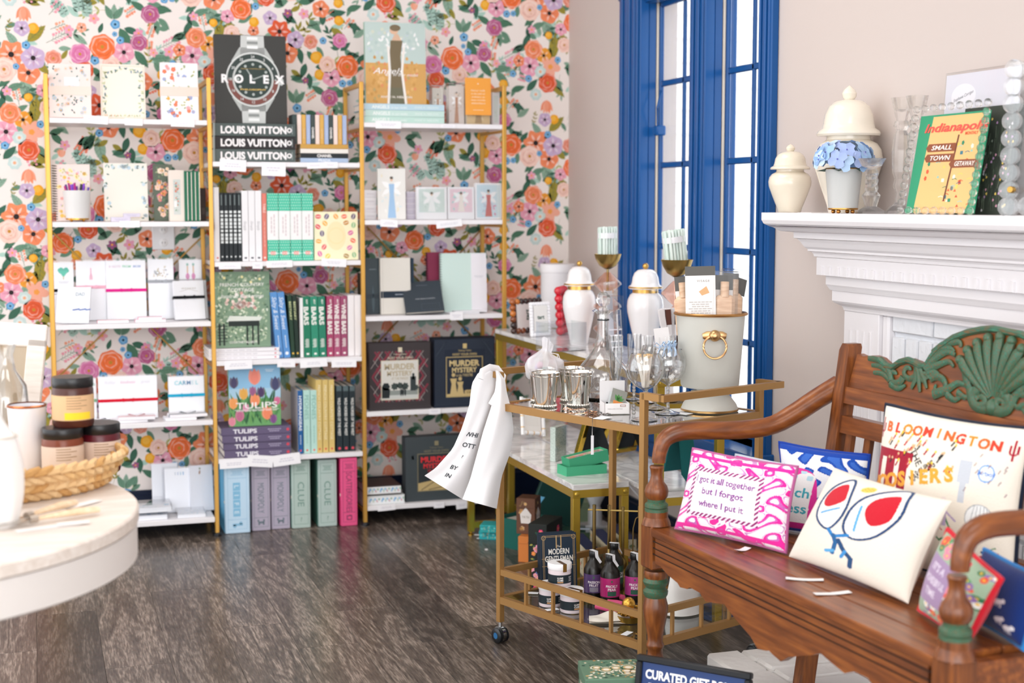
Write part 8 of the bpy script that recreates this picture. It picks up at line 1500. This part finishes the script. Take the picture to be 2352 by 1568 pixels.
for i in range(26): x,y=q.uniform(.12,.55),q.uniform(.30,.46); R4.line([(x,y),(x+.03,y+.012),(x+.05,y-.004)],.007,q.choice(['#c23a44','#b52d3a']))
R4.ell(.26,.28,.04,.06,'#a8182e'); R4.rect(.22,.16,.30,.26,'#a8182e'); R4.ell(.26,.36,.022,.026,'#e8d9d3')
R4.line([(.52,.30),(.6,.42),(.66,.30),(.58,.24),(.52,.30)],.012,'#4a8a5a'); R4.rect(.57,.34,.62,.46,'#b9a6c9'); R4.ell(.595,.49,.02,.024,'#e8d9d3'); R4.line([(.60,.44),(.68,.38)],.012,'#b9a6c9')
R4.ell(.82,.42,.085,.09,'#9fa4a8'); R4.ell(.82,.42,.08,.085,'#eef0f0'); R4.rect(.74,.32,.9,.37,'#c9a06a'); [R4.line([(.76+.03*i,.35),(.79+.018*i,.50)],.004,'#9fa4a8') for i in range(5)]; R4.ell(.83,.70,.05,.055,'#7fa8dc'); R4.ell(.83,.70,.04,.045,'#eef2f6'); R4.text('Arbor',.83,.70,.03,'#4a7ac8'); R4.rect(.66,.62,.74,.76,'#c4c9d1'); R4.rect(.68,.50,.72,.62,'#c4c9d1')
for i in range(7): R4.rect(.84,.05+.028*i,.95,.065+.028*i,'#2b2c30')
for i in range(30): x,y=q.uniform(.5,.98),q.uniform(.03,.3); R4.line([(x,y),(x+.02,y+.01)],.007,q.choice(['#4a6fb0','#c23a44','#4a8a5a','#26282c','#e28a3a']))
for i in range(12): x,y=q.uniform(.6,.95),q.uniform(.55,.8); R4.line([(x,y),(x+.01,y+.02)],.006,'#8a6f7a')
cushion('cream BLOOMINGTON HOOSIERS embroidered cushion with navy piping against the bench back',[(1992,1278),(2330,1372),(2372,985),(2036,928)],SZ+.008,.12,.11,R4,'#e6ddcf','#1b2233',pw=.0055)
# hooked cocktail cushion
R5=Ras(210,190,'#ebe3d6'); R5.x=(R5.x-.055)/1.12; R5.y=(R5.y+.03)/1.04
def spl(P,n=8):
    out=[];m_=len(P)
    for i in range(m_):
        p0,p1,p2,p3=P[i-1],P[i],P[(i+1)%m_],P[(i+2)%m_]
        for k in range(n):
            t=k/n; out.append(tuple(.5*(2*p1[c]+(p2[c]-p0[c])*t+(2*p0[c]-5*p1[c]+4*p2[c]-p3[c])*t*t+(3*p1[c]-p0[c]-3*p2[c]+p3[c])*t**3) for c in (0,1)))
    return out
for o,rd,bl_ in (([(.215,.93),(.10,.80),(.06,.62),(.10,.47),(.235,.40),(.30,.55),(.285,.74)],[(.20,.87),(.105,.77),(.09,.64),(.15,.60),(.25,.69),(.25,.76)],[(.12,.53),(.25,.62)]),([(.60,.98),(.42,.84),(.345,.68),(.345,.47),(.44,.385),(.58,.47),(.665,.68),(.65,.86)],[(.585,.90),(.46,.80),(.44,.66),(.52,.55),(.62,.64),(.62,.80)],[(.40,.70),(.43,.46)])):
    S_=spl(o); R5.poly(S_,'#f2efea'); R5.line(S_+[S_[0]],.020,'#1f3f6b'); R5.poly(spl(rd,5),'#c8182c'); R5.line(bl_,.018,'#5aa6d8')
R5.line([(.244,.40),(.30,.35),(.36,.38),(.40,.40)],.030,'#2b7fc0'); R5.line([(.30,.36),(.335,.30),(.33,.20)],.034,'#1f5f96'); R5.line([(.33,.22),(.28,.20)],.03,'#5aa6d8'); R5.line([(.35,.33),(.41,.25),(.47,.20),(.47,.13)],.036,'#1f4a78'); R5.line([(.42,.25),(.40,.19)],.026,'#3f8fce'); R5.ell(.365,.875,.055,.032,'#f0c95f',.5)
for i in range(8): R5.ell(.335+.009*i,.865+.016*((i*7)%3-1)+.003*i,.005,.006,'#d9922f')
cushion('cream hooked cushion with two red cocktail glasses at the bench front',[(1812,1278),(2086,1386),(2186,1150),(1918,1074)],SZ+.008,.42,.095,R5,'#e6ddcf',None)
# floral cushion by the near arm and the blue dog cushion
R6=Ras(150,150,'#9fb59a'); q=random.Random(5); X,Y=R6.x,R6.y
for i in range(70):
    x,y=q.random(),q.random(); c=q.choice(['#d8334a','#f3efe9','#8f6fa6','#3f7a52','#e2583f','#5f9a6a','#e88aa0']); R6.ell(x,y,q.uniform(.03,.07),q.uniform(.03,.07),c); R6.ell(x,y,.015,.015,'#f0c043')
R6.poly([(.10,.20),(.62,.20),(.62,.78),(.10,.78)],'#a58aae'); [R6.text(t,.36,y,.085,'#e6dcea',w=w) for t,y,w in (("IT'S A",.66,.26),('WONDERFUL',.5,.44),('TIME',.35,.22))]
for k in range(8):
    a=k*PI/4; R6.ell(.82+.06*cos(a),.30+.06*sin(a),.045,.03,'#f6f2ec',a)
R6.ell(.82,.30,.035,.035,'#eeb62f')
cushion('floral cushion with a lavender lettered panel and red back beside the near arm',[(2112,1400),(2222,1478),(2300,1330),(2178,1216)],SZ+.010,.24,.08,R6,'#cf1f30','#cf1f30',pw=.006)
R7=Ras(120,120,'#17306f'); q=random.Random(9)
for i in range(9): x,y=q.uniform(.1,.9),q.uniform(.1,.9); R7.ell(x,y,.07,.035,'#eef0f4',.3); R7.ell(x+.07,y+.03,.03,.03,'#eef0f4'); [R7.rect(x-.05+.03*k,y-.07,x-.04+.03*k,y,'#eef0f4') for k in range(4)]
cushion('navy cushion with white dogs and a bright blue back behind the near arm',[(2248,1425),(2352,1490),(2402,1330),(2262,1262)],SZ+.010,.30,.08,R7,'#2f7fc4','#2f7fc4',pw=.006)
# ================================================================ round table in the left foreground
TC=Vector((-.372,3.095,0)); TR,TZ=.562,.75
LIME=woodmat('limewashed_wood','#d9cdc2','#e6dcd3','#efe8e1',axis=(1,8,8),scale=1.5,rough=.6,bstr=.06,fine=14)
r=thing('round_table','round whitewashed wooden table in the left foreground','table',TC)
build('table_top',MB().lathe([(0,TZ-.03),(TR-.004,TZ-.03),(TR,TZ-.026),(TR,TZ-.004),(TR-.004,TZ),(0,TZ)],96,'#fff',cap=False),LIME,r); build('apron_ring',MB().lathe([(TR-.012,TZ-.105),(TR-.004,TZ-.1),(TR-.004,TZ-.031),(TR-.03,TZ-.031),(TR-.03,TZ-.105)],96,'#e6e1dd',cap=False),wallpaint('whitewash','#e4dfdb',.7,(30,.3,.002)),r)
build('pedestal',MB().lathe([(.30,0),(.30,.03),(.10,.06),(.075,.15),(.09,.4),(.075,.6),(.16,TZ-.105)],32,'#e3ddd8'),SATIN,r)
ZT2=TZ
tr=thing('woven_tray','oval braided straw tray on the round table','tray',(-.125,3.31,ZT2),(0,0,R(10))); rx,ry=.265,.19; q=random.Random(2); ST=['#d9b27c','#e3c293','#c99b62','#dcb887']
build('tray_base',MB().lathe([(0,.001),(1,.001),(1,.008),(0,.008)],48,'#cfa873',cap=False),STRAW,tr).scale=(rx*.97,ry*.97,1)
for lv in range(4):
    z=.012+.0185*lv; g=1+.045*lv; m=MB(); n=64
    for i in range(n):
        a=2*PI*i/n+(.05 if lv%2 else 0); b=a+2*PI/n*1.45; t1=.007 if lv%2 else -.007
        m.tube([(rx*g*cos(a),ry*g*sin(a),z-t1),(rx*g*1.018*cos((a+b)/2),ry*g*1.018*sin((a+b)/2),z),(rx*g*cos(b),ry*g*sin(b),z+t1)],[.005,.0095,.005],6,q.choice(ST))
    build('braid_course',m,STRAW,tr)
def cjar(label,x,y,z,lidc='#16171a',liq='#5c2a1c',lab='#d9b48d',foot=None):
    o=thing('candle_jar',label,'candle jar',(x,y,z),(0,0,.3),'candle jars on the straw tray'); R_=.0455; build('glass_jar',MB().lathe([(0,.0),(R_*.95,0),(R_,.006),(R_,.082),(R_*.93,.09)],36,liq),GLOSS,o); build('label_band',MB().lathe([(R_+.0006,.016),(R_+.0006,.072)],40,lab,cap=False),PAPER,o).color=(1,1,1,1)
    m=MB(); m.grid(lambda u,v:((R_+.0011)*cos(-2.3+1.3*u),(R_+.0011)*sin(-2.3+1.3*u),.018+.016*v),10,1,foot or '#e6cdb0'); 
    for i in range(5): m.grid(lambda u,v:((R_+.0011)*cos(-2.2+(.7+.3*((i*3)%2))*u),(R_+.0011)*sin(-2.2+(.7+.3*((i*3)%2))*u),.042+.006*i+.0018*v),8,1,'#a58a6c')
    build('label_print',m,PAPER,o); build('lid',MB().lathe([(R_*.97,.088),(R_*1.0,.09),(R_*1.0,.108),(R_*.97,.111),(0,.111)],40,lidc),PLAST,o)
pj1=onZ(146,1092,TZ+.01); pj2=onZ(214,1078,TZ+.01); x1,y1=pj1.x,pj1.y; x2,y2=pj2.x-.012,pj2.y+.0
if math.hypot(x2-x1,y2-y1)<.094: x2=x1+.094*cos(.5); y2=y1+.094*sin(.5)
cjar('amber candle jar with a black lid and cream label standing in the straw tray',x1,y1,TZ+.0095,liq='#7a3a20',lab='#dccbbd'); cjar('dark red candle jar with a black lid at the right of the straw tray',x2,y2,TZ+.0095,liq='#5a1420',lab='#dcc9bc',foot='#b3202c'); cjar('candle jar with a tan and yellow label stacked on the others',(x1*.6+x2*.4)-.008,(y1*.6+y2*.4),TZ+.121,liq='#4a2015',lab='#dcb88f',foot='#f0d43c')
p=onZ(66,1085,TZ+.01); o=thing('white_mug','white enamel beaker with a copper rim in the straw tray','cup',(p.x,p.y,TZ+.0095)); build('beaker',MB().lathe([(0,0),(.034,0),(.043,.155),(.040,.155),(.032,.006),(0,.006)],32,'#e9e9ee',cap=False),CERAM,o); build('copper_rim',MB().lathe([(.0425,.152),(.0445,.155),(.041,.158)],32,'#b9714a',cap=False),METAL,o)
p=Vector((p.x-.045,p.y+.105,TZ+.0095)); o=thing('glass_vase','clear glass bud vase behind the white beaker','vase',p); pv=[(0,0),(.04,0),(.05,.03),(.052,.12),(.046,.19),(.024,.225),(.018,.26),(.026,.285)]; build('vase_glass',MB().lathe(pv,28,'#fff',cap=False).lathe([(max(0,a-.003),b+.002) for a,b in pv[::-1]],28,'#fff',cap=False),CLEAR,o)
a_=onY(4,862,3.75); b_=onY(84,862,3.75); t_=onY(48,735,3.75); o=thing('photo_frame','tilted whitewashed wood frame standing at the left behind the glass vase','picture frame',(-.165,3.64,TZ),(R(-14),R(5),R(-8))); w,h,tk=.15,.35,.036
for c0,c1 in (((0,0,0),(w,.02,tk+.02)),((0,0,h-tk-.02),(w,.02,h)),((0,0,tk),(tk+.008,.02,h-tk)),((w-tk-.008,0,tk),(w,.02,h-tk))): build('frame_bar',MB().box(c0,c1,'#ddd3ca',.003),LIME,o)
build('picture',MB().box((tk,.008,tk),(w-tk,.012,h-tk),'#b5a58f'),MATTE,o); 
# wooden servers, papers and cloth goods
p=onZ(128,1180,TZ); WSP=woodmat('pale_maple','#d9bb98','#e6cba9','#efdcc2',axis=(8,1.5,8),scale=2,rough=.55,bstr=.05,fine=10)
for i,(px,py,a,l) in enumerate(((70,1196,.85,'pale wooden spreader with a steel ferrule lying before the tray'),(82,1205,.42,'second pale wooden spreader lying beside the first'))):
    p=onZ(px,py,TZ); o=thing('wooden_spreader',l,'spreader',(p.x,p.y,TZ+.008),(0,0,a)); build('handle',MB().tube([(0,0,.004),(.03,0,.005),(.09,0,.006),(.13,0,.004)],[.006,.008,.0125,.010],12,'#fff',flat=.6),WSP,o); build('ferrule',MB().tube([(-.012,0,.004),(.004,0,.004)],.0075,12,'#c3b8ac'),METAL,o); build('blade',MB().box((-.085,-.009,.002),(-.012,.009,.0035),'#cfcac4',.0006),METAL,o)
for i,(px,py,a,w) in enumerate(((110,1212,.3,.06),(190,1160,.8,.045),(168,1205,.1,.03))):
    p=onZ(px,py,TZ); o=tag(build('paper_slip',MB().box((-w,-.012,0),(w,.012,.001),'#f0ecea'),PAPER),['long white paper slip under the wooden spreaders','white paper slip against the straw tray','small white paper slip near the table edge'][i],'paper'); o.location=(p.x,p.y,TZ+.001+.0012*i); o.rotation_euler=(0,0,a)
def sack(label,x,y,z,rx_,ry_,h,c,seed):
    o=thing('cloth_pouch',label,'cloth pouch',(x,y,z)); q=random.Random(seed); ph=q.random()*6; m=MB()
    def g(u,v): a=2*PI*u; k=(.82+.18*sin(PI*min(1,v*1.1)))*(1-.35*max(0,v-.8)/.2)*(1+.05*sin(3*a+ph+3*v)+.025*sin(9*a+6*v)); return (rx_*k*cos(a),ry_*k*sin(a),h*v)
    m.grid(g,40,18,c); build('pouch',m,CLOTH,o,sharp=80); m=MB(); m.tube([tuple(Vector(g(i/24,.8))*1.02) if 0 else (g(i/24,.8)[0]*1.02,g(i/24,.8)[1]*1.02,h*.8) for i in range(24)],.0022,6,'#d9d2c8',closed=True); build('drawstring',m,CLOTH,o)
sack('white cloth pouch at the left edge of the round table',-.112,2.93,TZ,.075,.06,.22,'#f0eeec',1); sack('tall white cloth pouch behind it at the left edge of the round table',-.235,2.90,TZ,.075,.055,.33,'#f2f0f0',2)
# ================================================================ sign and gift box at the front
P=onY(1345,1545,3.36); gb=thing('mosaic_gift_box','green and gold patterned gift box in the foreground by the sign','gift box',(P.x-.03,3.28,0),(0,0,R(-14))); w,d,h=.20,.15,P.z+.012; m=MB(); m.box((0,0,0),(w,d,h-.03),'#5f7f68',.002)
def mosaic(cv,W_,H_,seed):
    q=random.Random(seed)
    for i in range(220): cv.blob(W_*q.uniform(.03,.97),H_*q.uniform(.03,.97),min(W_,H_)*q.uniform(.015,.035),q.choice(['#c9a56a','#e9dfc9','#3f6f58','#8fae8f','#274a3f','#b98f56','#dfe6d6']),1+q.random()*.4,5,.15,i,8)
    for i in range(7):
        x,y,r_=W_*q.uniform(.15,.85),H_*q.uniform(.15,.85),min(W_,H_)*q.uniform(.09,.17)
        for k,c in ((1,'#e6dcc6'),(.82,'#4a7a60'),(.62,'#d2b27c'),(.4,'#e9e2d0')): cv.ell(x,y,r_*k,None,c,2+(1-k),20)
mosaic(Cv(m,(0,0,0),(1,0,0),(0,0,1),(0,-1,0)),w,h-.03,1); mosaic(Cv(m,(0,d,0),(0,-1,0),(0,0,1),(-1,0,0)),d,h-.03,2); build('box_body',m,MATTE,gb); m=MB(); m.box((-.002,-.002,h-.03),(w+.002,d+.002,h),'#5f7f68',.002); mosaic(Cv(m,(0,0,h),(1,0,0),(0,1,0),(0,0,1)),w,d,3); build('box_lid',m,MATTE,gb)
a=onY(1432,1500,3.25); b=onY(1700,1602,3.02); w=(b-a).to_2d().length; yaw=math.atan2(b.y-a.y,b.x-a.x); h=(a.z)/cos(.14)
sg=thing('framed_sign','black framed navy sign reading CURATED GIFT BOXES standing in the foreground','sign',(a.x,a.y-.04,0),(-.14,R(0),yaw)); t=.016; w=.30
for c0,c1 in (((0,0,0),(w,.02,t)),((0,0,h-t),(w,.02,h)),((0,0,t),(t,.02,h-t)),((w-t,0,t),(w,.02,h-t))): build('frame_bar',MB().box(c0,c1,'#17191d',.003),SATIN,sg)
m=MB(); m.box((t,.008,t),(w-t,.012,h-t),'#1d3a72'); cv=Cv(m,(t,.008,t),(1,0,0),(0,0,1),(0,-1,0)); W_,H_=w-2*t,h-2*t; cv.text('CURATED GIFT BOXES',W_*.5,H_-.028,.021,'#f2f3f6',2,.04,w=W_*.93); cv.text('FOR ANY SEASON',W_*.38,H_-.055,.011,'#e6e9f0',2,.03,w=W_*.62); cv.text('Need a gift?',W_*.24,H_-.075,.008,'#e6e9f0',2,.02); cv.scrib(W_*.5,H_*.4,W_*.8,H_*.3,'#b9c4dc',6,2); build('sign_panel',m,GLOSS,sg); build('easel_leg',MB().bar((w/2,.02,h*.7),(w/2,.10,.012),.05,.004,'#17191d',up=(1,0,0)),SATIN,sg)
